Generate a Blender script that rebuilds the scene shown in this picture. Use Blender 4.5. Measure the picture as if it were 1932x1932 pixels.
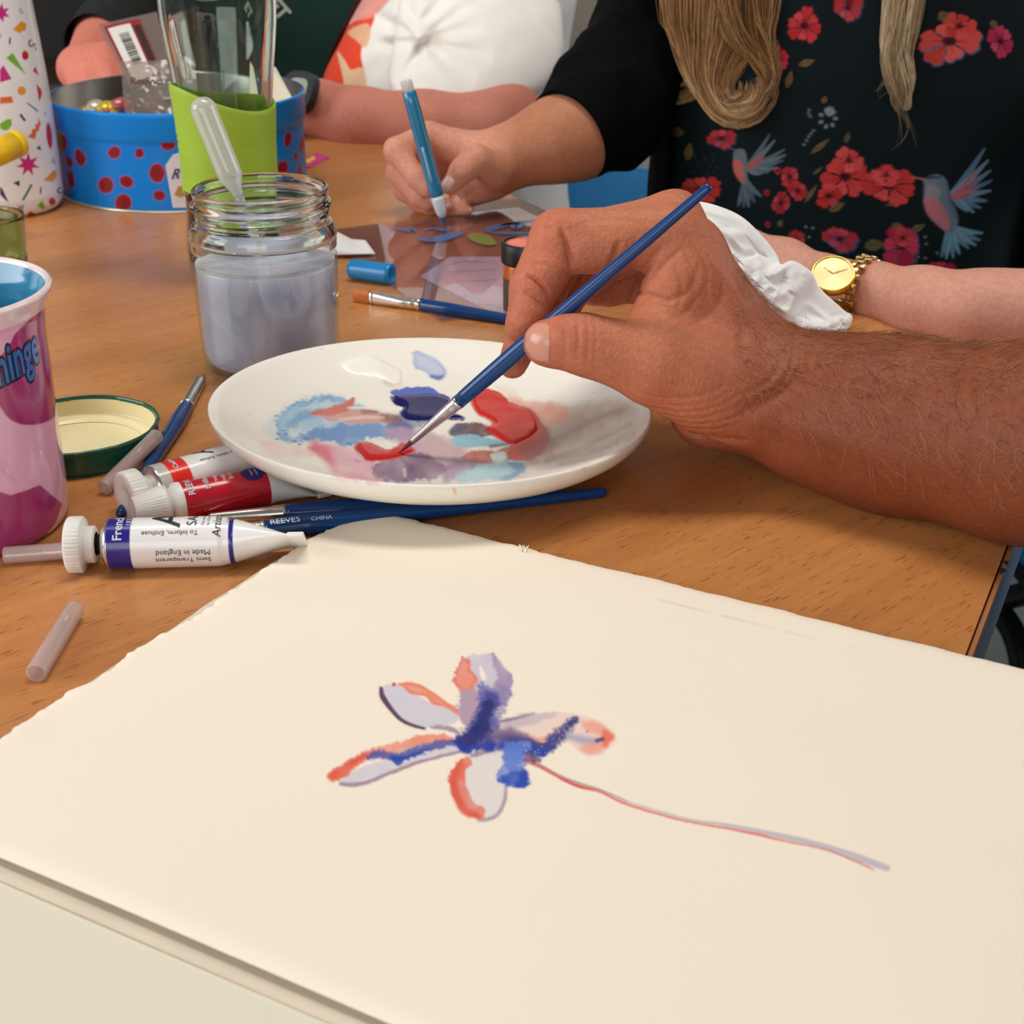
import bpy, math, random
import numpy as np
from mathutils import Vector, Matrix

random.seed(4)
rng = np.random.default_rng(7)
for o in list(bpy.data.objects):
    bpy.data.objects.remove(o)
SC = bpy.context.scene
COL = SC.collection

# ---------------------------------------------------------------- camera
TZ = 0.74                       # height of the table top
FPX = 2850.0                    # focal length in pixels of the 1932 frame
CAM_H = 0.253                   # lens above the table top
TH = math.radians(25.0)
cam_data = bpy.data.cameras.new('camera')
cam_data.sensor_width = 36.0
cam_data.lens = FPX / 1932.0 * 36.0
cam_data.clip_start = 0.02
cam_data.dof.use_dof = True
cam_data.dof.focus_distance = 0.60
cam_data.dof.aperture_fstop = 26.0
cam = bpy.data.objects.new('camera', cam_data)
COL.objects.link(cam)
cam.location = (0, 0, TZ + CAM_H)
cam.rotation_euler = (math.pi / 2 - TH, 0, 0)
SC.camera = cam

# ---------------------------------------------------------------- light
world = bpy.data.worlds.new('world')
SC.world = world
world.use_nodes = True
wn = world.node_tree.nodes
wn['Background'].inputs[0].default_value = (1.0, 0.955, 0.905, 1)
wn['Background'].inputs[1].default_value = 0.16


def area(name, loc, target, sx, sy, power, col):
    d = bpy.data.lights.new(name, 'AREA')
    d.shape = 'RECTANGLE'
    d.size, d.size_y, d.energy, d.color = sx, sy, power, col
    o = bpy.data.objects.new(name, d)
    COL.objects.link(o)
    o.location = loc
    o.rotation_euler = (Vector(target) - Vector(loc)).to_track_quat('-Z', 'Y').to_euler()
    return o


area('ceiling_lamp_light', (0.10, 0.80, 2.55), (0.08, 0.62, TZ), 1.2, 0.45, 21, (1.0, 0.93, 0.84))
area('window_light', (-2.4, 0.2, 1.65), (0, 0.7, TZ), 1.8, 1.3, 42, (0.92, 0.97, 1.0))
area('right_window_light', (2.7, 1.3, 1.6), (0.1, 0.8, TZ + .05), 1.6, 1.3, 22, (0.90, 0.95, 1.0))
area('rear_window_light', (-0.6, -2.1, 1.45), (0, 0.8, TZ + .05), 2.4, 1.3, 31, (1.0, 0.97, 0.93))
SC.view_settings.view_transform = 'Standard'
SC.view_settings.look = 'None'
SC.view_settings.gamma = 1.0
SC.view_settings.use_curve_mapping = False
SC.view_settings.exposure = -0.03

# ---------------------------------------------------------------- placing helpers
C0 = np.array([0, 0, TZ + CAM_H])
RX = np.array([1.0, 0, 0])
FW = np.array([0, math.cos(TH), -math.sin(TH)])
UP = np.array([0, math.sin(TH), math.cos(TH)])


def ray(px, py):
    return FW + (px - 966) / FPX * RX - (py - 966) / FPX * UP


def W(px, py, D):
    return C0 + D * ray(px, py)


def G(px, py, h=0.0):
    d = ray(px, py)
    return C0 + d * ((h - CAM_H) / d[2])


def PX(P):
    q = np.asarray(P, float) - C0
    D = q @ FW
    return np.stack([966 + FPX * (q @ RX) / D, 966 - FPX * (q @ UP) / D], -1)


# ---------------------------------------------------------------- object helpers
def lin(c):
    if isinstance(c, str):
        c = c.lstrip('#')
        c = [int(c[i:i + 2], 16) for i in (0, 2, 4)]
    c = np.asarray(c, float) / 255.0
    return np.where(c <= 0.04045, c / 12.92, ((c + 0.055) / 1.055) ** 2.4)


def rgba(c):
    return tuple(lin(c)) + (1.0,)


def raw_mesh(name, V, F, mats=(), smooth=True, cols=None, midx=None):
    V = np.asarray(V, np.float32)
    me = bpy.data.meshes.new(name)
    if isinstance(F, np.ndarray) and F.ndim == 2:
        n, k = F.shape
        me.vertices.add(len(V))
        me.vertices.foreach_set('co', V.ravel())
        me.loops.add(n * k)
        me.loops.foreach_set('vertex_index', F.astype(np.int32).ravel())
        me.polygons.add(n)
        me.polygons.foreach_set('loop_start', np.arange(0, n * k, k, dtype=np.int32))
        me.update(calc_edges=True)
        me.validate()
    else:
        me.from_pydata([tuple(map(float, v)) for v in V], [], [tuple(map(int, f)) for f in F])
        me.update()
    for m in mats:
        me.materials.append(m)
    if smooth:
        me.polygons.foreach_set('use_smooth', np.ones(len(me.polygons), bool))
    if midx is not None:
        me.polygons.foreach_set('material_index', np.asarray(midx, np.int32))
    if cols is not None:
        a = me.color_attributes.new('Col', 'FLOAT_COLOR', 'POINT')
        c4 = np.ones((len(V), 4), np.float32)
        c4[:, :3] = cols
        a.data.foreach_set('color', c4.ravel())
    return me


def obj(name, VF, mat, parent=None, smooth=True, cols=None, midx=None, label=None, cat=None, group=None, kind=None):
    V, F = VF
    mats = mat if isinstance(mat, (list, tuple)) else [mat]
    me = raw_mesh(name, V, F, mats, smooth, cols, midx)
    o = bpy.data.objects.new(name, me)
    COL.objects.link(o)
    if parent is not None:
        o.parent = parent
        o.matrix_parent_inverse = Matrix.Translation(-Vector(parent.location))
    for k, v in (('label', label), ('category', cat), ('group', group), ('kind', kind)):
        if v:
            o[k] = v
    return o


def thing(name, label, cat, loc, group=None):
    o = bpy.data.objects.new(name, None)
    o.empty_display_size = 0.02
    COL.objects.link(o)
    o.location = tuple(map(float, loc))
    o['label'] = label
    o['category'] = cat
    if group:
        o['group'] = group
    return o


def join(*parts):
    Vs, Fs, n = [], [], 0
    for V, F in parts:
        V = np.asarray(V, float)
        Vs.append(V)
        Fs += [tuple(int(i) + n for i in f) for f in F]
        n += len(V)
    return np.concatenate(Vs), Fs


def sharp(o, ang=35):
    m = o.modifiers.new('edges', 'EDGE_SPLIT')
    m.split_angle = math.radians(ang)
    return o


def unit(v):
    v = np.asarray(v, float)
    return v / (np.linalg.norm(v) + 1e-12)


def frame(d, up=(0, 0, 1)):
    """two unit vectors across the direction d: side, and the one nearest to up"""
    d = unit(d)
    up = np.asarray(up, float)
    if abs(d @ unit(up)) > 0.97:
        up = np.array([0, 1.0, 0])
    s = unit(np.cross(d, up))
    return s, np.cross(s, d)


def grid_faces(n, m, wrap_m=False, wrap_n=False):
    i = np.arange(n if wrap_n else n - 1)
    j = np.arange(m if wrap_m else m - 1)
    I, J = np.meshgrid(i, j, indexing='ij')
    I2, J2 = (I + 1) % n, (J + 1) % m
    return np.stack([I * m + J, I * m + J2, I2 * m + J2, I2 * m + J], -1).reshape(-1, 4)


def lathe(prof, base=(0, 0, 0), axis=(0, 0, 1), seg=64, a0=None, a1=None):
    """revolve (radius, height) pairs; open profile"""
    axis = unit(axis)
    s, u = frame(axis, (0, 0, 1)) if abs(axis[2]) < 0.99 else (np.array([1.0, 0, 0]), np.array([0, 1.0, 0]) * np.sign(axis[2]))
    prof = np.asarray(prof, float)
    a = np.linspace(0, 2 * math.pi, seg, endpoint=False)
    ring = np.cos(a)[:, None] * s + np.sin(a)[:, None] * u
    V = np.asarray(base) + prof[:, None, 1:2] * axis + prof[:, None, 0:1] * ring[None]
    F = grid_faces(len(prof), seg, wrap_m=True)
    if not np.allclose(np.cross(s, u), axis, atol=1e-3):
        F = F[:, ::-1]
    return V.reshape(-1, 3), F[:, ::1]


def sweep(pts, radii, seg=12, cap=True, up=(0, 0, 1), flat=None):
    """tube along a path with one radius per point; flat = (across, upward) scale per point"""
    pts = np.asarray(pts, float)
    n = len(pts)
    radii = np.broadcast_to(np.asarray(radii, float), (n,))
    T = np.gradient(pts, axis=0)
    T /= np.linalg.norm(T, axis=1)[:, None] + 1e-12
    s, u = frame(T[0], up)
    a = np.linspace(0, 2 * math.pi, seg, endpoint=False)
    V = []
    for i in range(n):
        s = unit(s - T[i] * (s @ T[i]))
        u = np.cross(s, T[i])
        fx, fy = (1, 1) if flat is None else flat[i]
        V.append(pts[i] + radii[i] * (np.cos(a)[:, None] * s * fx + np.sin(a)[:, None] * u * fy))
    V = np.concatenate(V)
    F = [tuple(f) for f in grid_faces(n, seg, wrap_m=True)]
    if cap:
        F.append(tuple(range(seg))[::-1])
        F.append(tuple(range((n - 1) * seg, n * seg)))
    return V, F


def spline(P, n=40, closed=False):
    P = np.asarray(P, float)
    m = len(P)
    out = []
    segs = m if closed else m - 1
    k = max(2, n // segs)
    for i in range(segs):
        if closed:
            p0, p1, p2, p3 = P[i - 1], P[i], P[(i + 1) % m], P[(i + 2) % m]
        else:
            p0, p1, p2, p3 = P[max(i - 1, 0)], P[i], P[i + 1], P[min(i + 2, m - 1)]
        t = np.linspace(0, 1, k, endpoint=False)[:, None]
        out.append(0.5 * (2 * p1 + (p2 - p0) * t + (2 * p0 - 5 * p1 + 4 * p2 - p3) * t ** 2 + (3 * p1 - p0 - 3 * p2 + p3) * t ** 3))
    out = np.concatenate(out)
    return out if closed else np.concatenate([out, P[-1:]])


def box(c, s, rz=0.0, bev=0.0):
    """box with chamfered edges, centre c, size s"""
    import bmesh
    bm = bmesh.new()
    bmesh.ops.create_cube(bm, size=1.0)
    for v in bm.verts:
        v.co.x *= s[0]
        v.co.y *= s[1]
        v.co.z *= s[2]
    if bev:
        bmesh.ops.bevel(bm, geom=list(bm.edges), offset=bev, segments=2, affect='EDGES', profile=0.6)
    ca, sa = math.cos(rz), math.sin(rz)
    V = np.array([(v.co.x * ca - v.co.y * sa + c[0], v.co.x * sa + v.co.y * ca + c[1], v.co.z + c[2]) for v in bm.verts])
    bm.verts.index_update()
    F = [tuple(v.index for v in f.verts) for f in bm.faces]
    bm.free()
    return V, F


def slab(poly, z0, z1):
    """prism over a 2-D polygon"""
    n = len(poly)
    V = [(p[0], p[1], z0) for p in poly] + [(p[0], p[1], z1) for p in poly]
    F = [tuple(range(n))[::-1], tuple(range(n, 2 * n))] + [(i, (i + 1) % n, n + (i + 1) % n, n + i) for i in range(n)]
    return np.array(V), F


# ---------------------------------------------------------------- smooth noise
_NT = rng.random((64, 64, 64)).astype(np.float32)


def noise3(P, scale=1.0, oct=3):
    P = np.asarray(P, float) * scale
    if P.shape[-1] == 2:
        P = np.concatenate([P, np.zeros(P.shape[:-1] + (1,))], -1)
    r, amp, tot = 0, 1.0, 0
    for k in range(oct):
        q = P * 2 ** k + 17.3 * k
        i = np.floor(q).astype(int)
        f = q - i
        f = f * f * (3 - 2 * f)
        v = 0
        for dx in (0, 1):
            for dy in (0, 1):
                for dz in (0, 1):
                    w = (f[..., 0] if dx else 1 - f[..., 0]) * (f[..., 1] if dy else 1 - f[..., 1]) * (f[..., 2] if dz else 1 - f[..., 2])
                    v = v + w * _NT[(i[..., 0] + dx) % 64, (i[..., 1] + dy) % 64, (i[..., 2] + dz) % 64]
        r = r + amp * v
        tot += amp
        amp *= 0.5
    return r / tot * 2 - 1


# ---------------------------------------------------------------- print and paint on surfaces (vertex colours)
class Canvas:
    """colours for a set of surface points that carry 2-D print coordinates"""
    def __init__(self, uv, base):
        self.uv = np.asarray(uv, float)
        self.c = np.tile(lin(base), (len(self.uv), 1)) if not isinstance(base, np.ndarray) else base.copy()
        self.n1 = noise3(self.uv, 1 / 9.0, 2) + .55 * noise3(self.uv + 90, 1 / 3.6, 1)
        self.n2 = noise3(self.uv + 500, 1 / 28.0, 2)

    def _sel(self, P, m):
        lo, hi = P.min(0) - m, P.max(0) + m
        return np.nonzero(((self.uv > lo) & (self.uv < hi)).all(1))[0]

    def _mix(self, s, a, col):
        self.c[s] = self.c[s] * (1 - a)[:, None] + lin(col) * a[:, None]

    def poly(self, P, col, a=1.0, soft=1.5, smooth=0, wob=0.0, wash=0.0, rim=None, rimw=3.0):
        P = np.asarray(P, float)
        if smooth:
            P = spline(P, max(smooth * len(P), 12), closed=True)
        s = self._sel(P, soft + wob * 2 + 3)
        if not len(s):
            return
        q = self.uv[s]
        if wob:
            q = q + wob * np.stack([self.n1[s] + self.n2[s], self.n1[s] - self.n2[s]], 1)
        A, B = P, np.roll(P, -1, 0)
        d2 = np.full(len(q), 1e18)
        ins = np.zeros(len(q), bool)
        for a0, b0 in zip(A, B):
            e = b0 - a0
            w = q - a0
            t = np.clip((w @ e) / (e @ e + 1e-9), 0, 1)
            d2 = np.minimum(d2, ((w - t[:, None] * e) ** 2).sum(1))
            c = (a0[1] > q[:, 1]) != (b0[1] > q[:, 1])
            with np.errstate(divide='ignore', invalid='ignore'):
                ins ^= c & (q[:, 0] < (b0[0] - a0[0]) * (q[:, 1] - a0[1]) / (b0[1] - a0[1] + 1e-12) + a0[0])
        d = np.sqrt(d2) * np.where(ins, -1, 1)
        al = np.clip(0.5 - d / (2 * soft), 0, 1)
        al = al * al * (3 - 2 * al)
        al = al * a
        if wash:
            al = al * np.clip(1 - wash * (0.28 + 0.9 * self.n2[s]), 0.05, 1)
        self._mix(s, al, col)
        if rim is not None:
            self._mix(s, np.exp(-((d + rimw) / rimw) ** 2) * np.clip(0.55 + 0.6 * self.n2[s], 0, 1) * a, rim)

    def stroke(self, P, w, col, a=1.0, soft=1.2, smooth=6, wob=0.0, wash=0.0):
        P = np.asarray(P, float)
        w = np.broadcast_to(np.asarray(w, float), (len(P),))
        if smooth and len(P) > 2:
            Q = spline(np.concatenate([P, w[:, None]], 1), smooth * len(P))
            P, w = Q[:, :2], Q[:, 2]
        s = self._sel(P, w.max() + soft + wob * 2)
        if not len(s):
            return
        q = self.uv[s]
        if wob:
            q = q + wob * np.stack([self.n1[s] + self.n2[s], self.n1[s] - self.n2[s]], 1)
        d = np.full(len(q), 1e9)
        for i in range(len(P) - 1):
            e = P[i + 1] - P[i]
            ww = q - P[i]
            t = np.clip((ww @ e) / (e @ e + 1e-9), 0, 1)
            dd = np.sqrt(((ww - t[:, None] * e) ** 2).sum(1)) - (w[i] + (w[i + 1] - w[i]) * t) / 2
            d = np.minimum(d, dd)
        al = np.clip(0.5 - d / (2 * soft), 0, 1) * a
        if wash:
            al = al * np.clip(1 - wash * (0.28 + 0.9 * self.n2[s]), 0.05, 1)
        self._mix(s, al, col)

    def dot(self, c, rx, col, ry=None, rot=0.0, a=1.0, soft=1.2, wob=0.0):
        ry = ry or rx
        c = np.asarray(c, float)
        s = self._sel(np.array([c - max(rx, ry), c + max(rx, ry)]), soft + wob * 2)
        if not len(s):
            return
        q = self.uv[s] - c
        if wob:
            q = q + wob * np.stack([self.n1[s], self.n2[s]], 1)
        ca, sa = math.cos(rot), math.sin(rot)
        x, y = q[:, 0] * ca + q[:, 1] * sa, -q[:, 0] * sa + q[:, 1] * ca
        k = np.sqrt((x / rx) ** 2 + (y / ry) ** 2)
        d = (k - 1) * min(rx, ry)
        self._mix(s, np.clip(0.5 - d / (2 * soft), 0, 1) * a, col)


# ---------------------------------------------------------------- materials
def new_mat(name):
    m = bpy.data.materials.new(name)
    m.use_nodes = True
    nt = m.node_tree
    return m, nt, nt.nodes['Principled BSDF']


def mat(name, col, rough=0.5, metal=0.0, spec=0.5, var=0.06, vscale=40.0, bump=0.0, bscale=300.0, coat=0.0, sss=0.0, sss_col=None,
        trans=0.0, ior=1.45, alpha=1.0, attr=False, sheen=0.0, bdist=0.001, emit=None):
    """principled material: flat or attribute colour, a little noise variation and bump"""
    m, nt, p = new_mat(name)
    N, L = nt.nodes, nt.links
    tc = N.new('ShaderNodeTexCoord')
    nz = N.new('ShaderNodeTexNoise')
    nz.inputs['Scale'].default_value = vscale
    nz.inputs['Detail'].default_value = 5
    L.new(tc.outputs['Object'], nz.inputs['Vector'])
    mx = N.new('ShaderNodeMix')
    mx.data_type = 'RGBA'
    mx.blend_type = 'MULTIPLY'
    mx.inputs['Factor'].default_value = 1.0
    mr = N.new('ShaderNodeMapRange')
    mr.inputs['To Min'].default_value = 1 - var * 1.6
    mr.inputs['To Max'].default_value = 1 + var * 1.6
    L.new(nz.outputs['Fac'], mr.inputs['Value'])
    L.new(mr.outputs['Result'], mx.inputs['B'])
    if attr:
        at = N.new('ShaderNodeVertexColor')
        at.layer_name = 'Col'
        L.new(at.outputs['Color'], mx.inputs['A'])
    else:
        mx.inputs['A'].default_value = rgba(col)
    L.new(mx.outputs['Result'], p.inputs['Base Color'])
    p.inputs['Roughness'].default_value = rough
    p.inputs['Metallic'].default_value = metal
    p.inputs['Specular IOR Level'].default_value = spec
    p.inputs['IOR'].default_value = ior
    p.inputs['Coat Weight'].default_value = coat
    p.inputs['Coat Roughness'].default_value = 0.08
    p.inputs['Transmission Weight'].default_value = trans
    p.inputs['Alpha'].default_value = alpha
    p.inputs['Sheen Weight'].default_value = sheen
    if sss:
        p.inputs['Subsurface Weight'].default_value = sss
        p.inputs['Subsurface Radius'].default_value = (1.0, 0.35, 0.2)
        p.inputs['Subsurface Scale'].default_value = 0.004
    if bump:
        bz = N.new('ShaderNodeTexNoise')
        bz.inputs['Scale'].default_value = bscale
        bz.inputs['Detail'].default_value = 4
        L.new(tc.outputs['Object'], bz.inputs['Vector'])
        b = N.new('ShaderNodeBump')
        b.inputs['Strength'].default_value = bump
        b.inputs['Distance'].default_value = bdist
        L.new(bz.outputs['Fac'], b.inputs['Height'])
        L.new(b.outputs['Normal'], p.inputs['Normal'])
    return m


def thin_clear(name, tint, ior=1.5, rough=0.02, haze=0.0, haze_col=(235, 235, 235)):
    """thin clear plastic or glass wall: see-through, reflecting more at a glancing angle, optionally a little milky"""
    m, nt, p = new_mat(name)
    N, L = nt.nodes, nt.links
    tr = N.new('ShaderNodeBsdfTransparent')
    tr.inputs['Color'].default_value = rgba(tint)
    gl = N.new('ShaderNodeBsdfGlossy')
    gl.inputs['Roughness'].default_value = rough
    ge = N.new('ShaderNodeNewGeometry')
    dt = N.new('ShaderNodeVectorMath')
    dt.operation = 'DOT_PRODUCT'
    L.new(ge.outputs['Normal'], dt.inputs[0])
    L.new(ge.outputs['Incoming'], dt.inputs[1])
    f0 = 1.6 * ((ior - 1) / (ior + 1)) ** 2          # both faces of the thin wall
    prev = dt.outputs['Value']
    for op, a_, b_ in (('ABSOLUTE', None, 0), ('SUBTRACT', 1.0, None), ('POWER', None, 5.0), ('MULTIPLY', None, (1 - f0) * .85), ('ADD', None, f0)):
        mt = N.new('ShaderNodeMath')
        mt.operation = op
        mt.use_clamp = op in ('SUBTRACT', 'ADD')
        if a_ is not None:
            mt.inputs[0].default_value = a_
            L.new(prev, mt.inputs[1])
        else:
            L.new(prev, mt.inputs[0])
            mt.inputs[1].default_value = b_
        prev = mt.outputs[0]
    mx = N.new('ShaderNodeMixShader')
    L.new(prev, mx.inputs['Fac'])
    base = tr
    if haze:
        df = N.new('ShaderNodeBsdfDiffuse')
        df.inputs['Color'].default_value = rgba(haze_col)
        tl = N.new('ShaderNodeBsdfTranslucent')
        tl.inputs['Color'].default_value = rgba(haze_col)
        m2 = N.new('ShaderNodeMixShader')
        m2.inputs['Fac'].default_value = .45
        L.new(df.outputs[0], m2.inputs[1])
        L.new(tl.outputs[0], m2.inputs[2])
        m3 = N.new('ShaderNodeMixShader')
        m3.inputs['Fac'].default_value = haze
        L.new(tr.outputs[0], m3.inputs[1])
        L.new(m2.outputs[0], m3.inputs[2])
        base = m3
    L.new(base.outputs[0], mx.inputs[1])
    L.new(gl.outputs[0], mx.inputs[2])
    L.new(mx.outputs[0], N['Material Output'].inputs['Surface'])
    return m


# ---------------------------------------------------------------- lettering
def text2d(s, size=1.0, bold=0.0, shear=0.0, spacing=1.0):
    cu = bpy.data.curves.new('lettering', 'FONT')
    cu.body = s
    cu.size = 1.0
    cu.offset = bold
    cu.shear = shear
    cu.space_character = spacing
    cu.align_x = 'LEFT'
    cu.resolution_u = 4
    o = bpy.data.objects.new('lettering', cu)
    COL.objects.link(o)
    dg = bpy.context.evaluated_depsgraph_get()
    me = o.evaluated_get(dg).to_mesh()
    V = np.array([(v.co.x, v.co.y) for v in me.vertices]) * size
    F = [tuple(p.vertices) for p in me.polygons]
    o.evaluated_get(dg).to_mesh_clear()
    bpy.data.objects.remove(o)
    bpy.data.curves.remove(cu)
    return V, F


def lettering(name, s, size, fun, material, parent, bold=0.0, shear=0.0, spacing=1.0, cut=0):
    """text whose 2-D points go through fun(x, y) -> world point"""
    V, F = text2d(s, size, bold, shear, spacing)
    if cut:
        import bmesh
        bm = bmesh.new()
        vs = [bm.verts.new((v[0], v[1], 0)) for v in V]
        for f in F:
            try:
                bm.faces.new([vs[i] for i in f])
            except ValueError:
                pass
        x0, x1 = V[:, 0].min(), V[:, 0].max()
        y0, y1 = V[:, 1].min(), V[:, 1].max()
        for k in range(1, cut):
            for co, no in (((x0 + (x1 - x0) * k / cut, 0, 0), (1, 0, 0)), ((0, y0 + (y1 - y0) * k / cut, 0), (0, 1, 0))):
                bmesh.ops.bisect_plane(bm, geom=list(bm.verts) + list(bm.edges) + list(bm.faces), plane_co=co, plane_no=no)
        bm.verts.index_update()
        V = np.array([(v.co.x, v.co.y) for v in bm.verts])
        F = [tuple(v.index for v in f.verts) for f in bm.faces]
        bm.free()
    Q = np.array([fun(x, y) for x, y in V])
    return obj(name, (Q, F), material, parent, smooth=False)


# ---------------------------------------------------------------- organic bodies: a smooth field of tapered limbs, turned into ONE mesh
def smin(a, b, k):
    h = np.clip(0.5 + 0.5 * (b - a) / k, 0, 1)
    return b * (1 - h) + a * h - k * h * (1 - h)


class Field:
    def __init__(self, lo, hi, vox):
        self.lo, self.vox = np.asarray(lo, float), vox
        n = np.ceil((np.asarray(hi) - self.lo) / vox).astype(int) + 1
        self.shape = tuple(n)
        self.ax = [(self.lo[i] + np.arange(n[i]) * vox).astype(np.float32) for i in range(3)]

    def empty(self):
        return np.full(self.shape, 0.05, np.float32)

    def limb(self, f, a, b, ra, rb, k=0.004, sub=False, squash=None):
        """blend one tapered capsule into field f"""
        a, b = np.asarray(a, float), np.asarray(b, float)
        m = max(ra, rb) + 0.016
        sl = []
        for i in range(3):
            l, h = min(a[i], b[i]) - m, max(a[i], b[i]) + m
            i0 = int(np.clip(np.floor((l - self.lo[i]) / self.vox), 0, self.shape[i]))
            i1 = int(np.clip(np.ceil((h - self.lo[i]) / self.vox) + 1, 0, self.shape[i]))
            if i1 <= i0:
                return
            sl.append(slice(i0, i1))
        X = self.ax[0][sl[0]][:, None, None] - a[0]
        Y = self.ax[1][sl[1]][None, :, None] - a[1]
        Z = self.ax[2][sl[2]][None, None, :] - a[2]
        d = b - a
        L2 = float(d @ d) + 1e-12
        t = np.clip((X * d[0] + Y * d[1] + Z * d[2]) / L2, 0, 1)
        qx, qy, qz = X - t * d[0], Y - t * d[1], Z - t * d[2]
        r2 = qx ** 2 + qy ** 2 + qz ** 2
        if squash is not None:                       # (direction, factor): thinner along that direction
            sd, sf = unit(squash[0]), squash[1]
            q = qx * sd[0] + qy * sd[1] + qz * sd[2]
            r2 = r2 + q ** 2 * (1 / sf ** 2 - 1)
        dist = np.sqrt(r2) - (ra + (rb - ra) * t)
        s = tuple(sl)
        if sub:
            f[s] = -smin(-f[s], dist, k)
        else:
            f[s] = smin(f[s], dist, k).astype(np.float32)

    def chain(self, f, pts, rad, k=0.004, squash=None):
        for i in range(len(pts) - 1):
            self.limb(f, pts[i], pts[i + 1], rad[i], rad[i + 1], k, squash=squash)

    def mesh(self, F):
        S = F < 0
        n = np.array(F.shape)
        cnt = sum(S[dx:n[0] - 1 + dx, dy:n[1] - 1 + dy, dz:n[2] - 1 + dz].astype(np.int8) for dx in (0, 1) for dy in (0, 1) for dz in (0, 1))
        act = (cnt > 0) & (cnt < 8)
        idx = np.full(act.shape, -1, np.int64)
        I = np.argwhere(act)
        idx[act] = np.arange(len(I))
        acc = np.zeros((len(I), 3))
        num = np.zeros(len(I))
        cs = [np.array([x, y, z]) for x in (0, 1) for y in (0, 1) for z in (0, 1)]
        for a in cs:
            for b in cs:
                if (b - a).min() < 0 or (b - a).sum() != 1:
                    continue
                fa, fb = F[tuple((I + a).T)], F[tuple((I + b).T)]
                m = (fa < 0) != (fb < 0)
                t = fa[m] / (fa[m] - fb[m])
                acc[m] += a + (b - a) * t[:, None]
                num[m] += 1
        V = self.lo + (I + acc / num[:, None]) * self.vox
        Q = []
        for ax in range(3):
            o1, o2 = [(1, 2), (2, 0), (0, 1)][ax]
            s0 = [slice(None)] * 3
            s1 = [slice(None)] * 3
            s0[ax], s1[ax] = slice(0, -1), slice(1, None)
            A, B = S[tuple(s0)], S[tuple(s1)]
            E = np.argwhere(A != B)
            E = E[(E[:, o1] > 0) & (E[:, o2] > 0) & (E[:, o1] < n[o1] - 1) & (E[:, o2] < n[o2] - 1)]
            e1, e2 = np.eye(3, dtype=int)[o1], np.eye(3, dtype=int)[o2]
            q = np.stack([idx[tuple(E.T)], idx[tuple((E - e1).T)], idx[tuple((E - e1 - e2).T)], idx[tuple((E - e2).T)]], 1)
            flip = ~A[tuple(E.T)]
            q[flip] = q[flip][:, ::-1]
            Q.append(q)
        Q = np.concatenate(Q)
        return V, Q


def mesh_normals(V, Q):
    n = np.cross(V[Q[:, 2]] - V[Q[:, 0]], V[Q[:, 3]] - V[Q[:, 1]])
    N = np.zeros_like(V)
    for k in range(4):
        np.add.at(N, Q[:, k], n)
    return N / (np.linalg.norm(N, axis=1)[:, None] + 1e-12)


def seg_dist(V, A, B):
    e = B - A
    w = V - A
    t = np.clip((w @ e) / (e @ e + 1e-12), 0, 1)
    return np.linalg.norm(w - t[:, None] * e, axis=1)


def refine(V, Q, level=1):
    """smooth subdivision, back to arrays"""
    me = raw_mesh('refine', V, Q)
    o = bpy.data.objects.new('refine', me)
    COL.objects.link(o)
    m = o.modifiers.new('s', 'SUBSURF')
    m.levels = level
    dg = bpy.context.evaluated_depsgraph_get()
    e = o.evaluated_get(dg).to_mesh()
    V2 = np.empty(len(e.vertices) * 3, np.float32)
    e.vertices.foreach_get('co', V2)
    Q2 = np.empty(len(e.loops), np.int32)
    e.loops.foreach_get('vertex_index', Q2)
    o.evaluated_get(dg).to_mesh_clear()
    bpy.data.objects.remove(o)
    bpy.data.meshes.remove(me)
    return V2.reshape(-1, 3).astype(float), Q2.reshape(-1, 4)


def relax(V, Q, it=2, lam=0.5):
    E = np.unique(np.sort(np.concatenate([Q[:, [0, 1]], Q[:, [1, 2]], Q[:, [2, 3]], Q[:, [3, 0]]]), 1), axis=0)
    deg = np.zeros(len(V))
    np.add.at(deg, E[:, 0], 1)
    np.add.at(deg, E[:, 1], 1)
    for _ in range(it):
        S = np.zeros_like(V)
        np.add.at(S, E[:, 0], V[E[:, 1]])
        np.add.at(S, E[:, 1], V[E[:, 0]])
        V = V + lam * (S / deg[:, None] - V)
    return V

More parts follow.
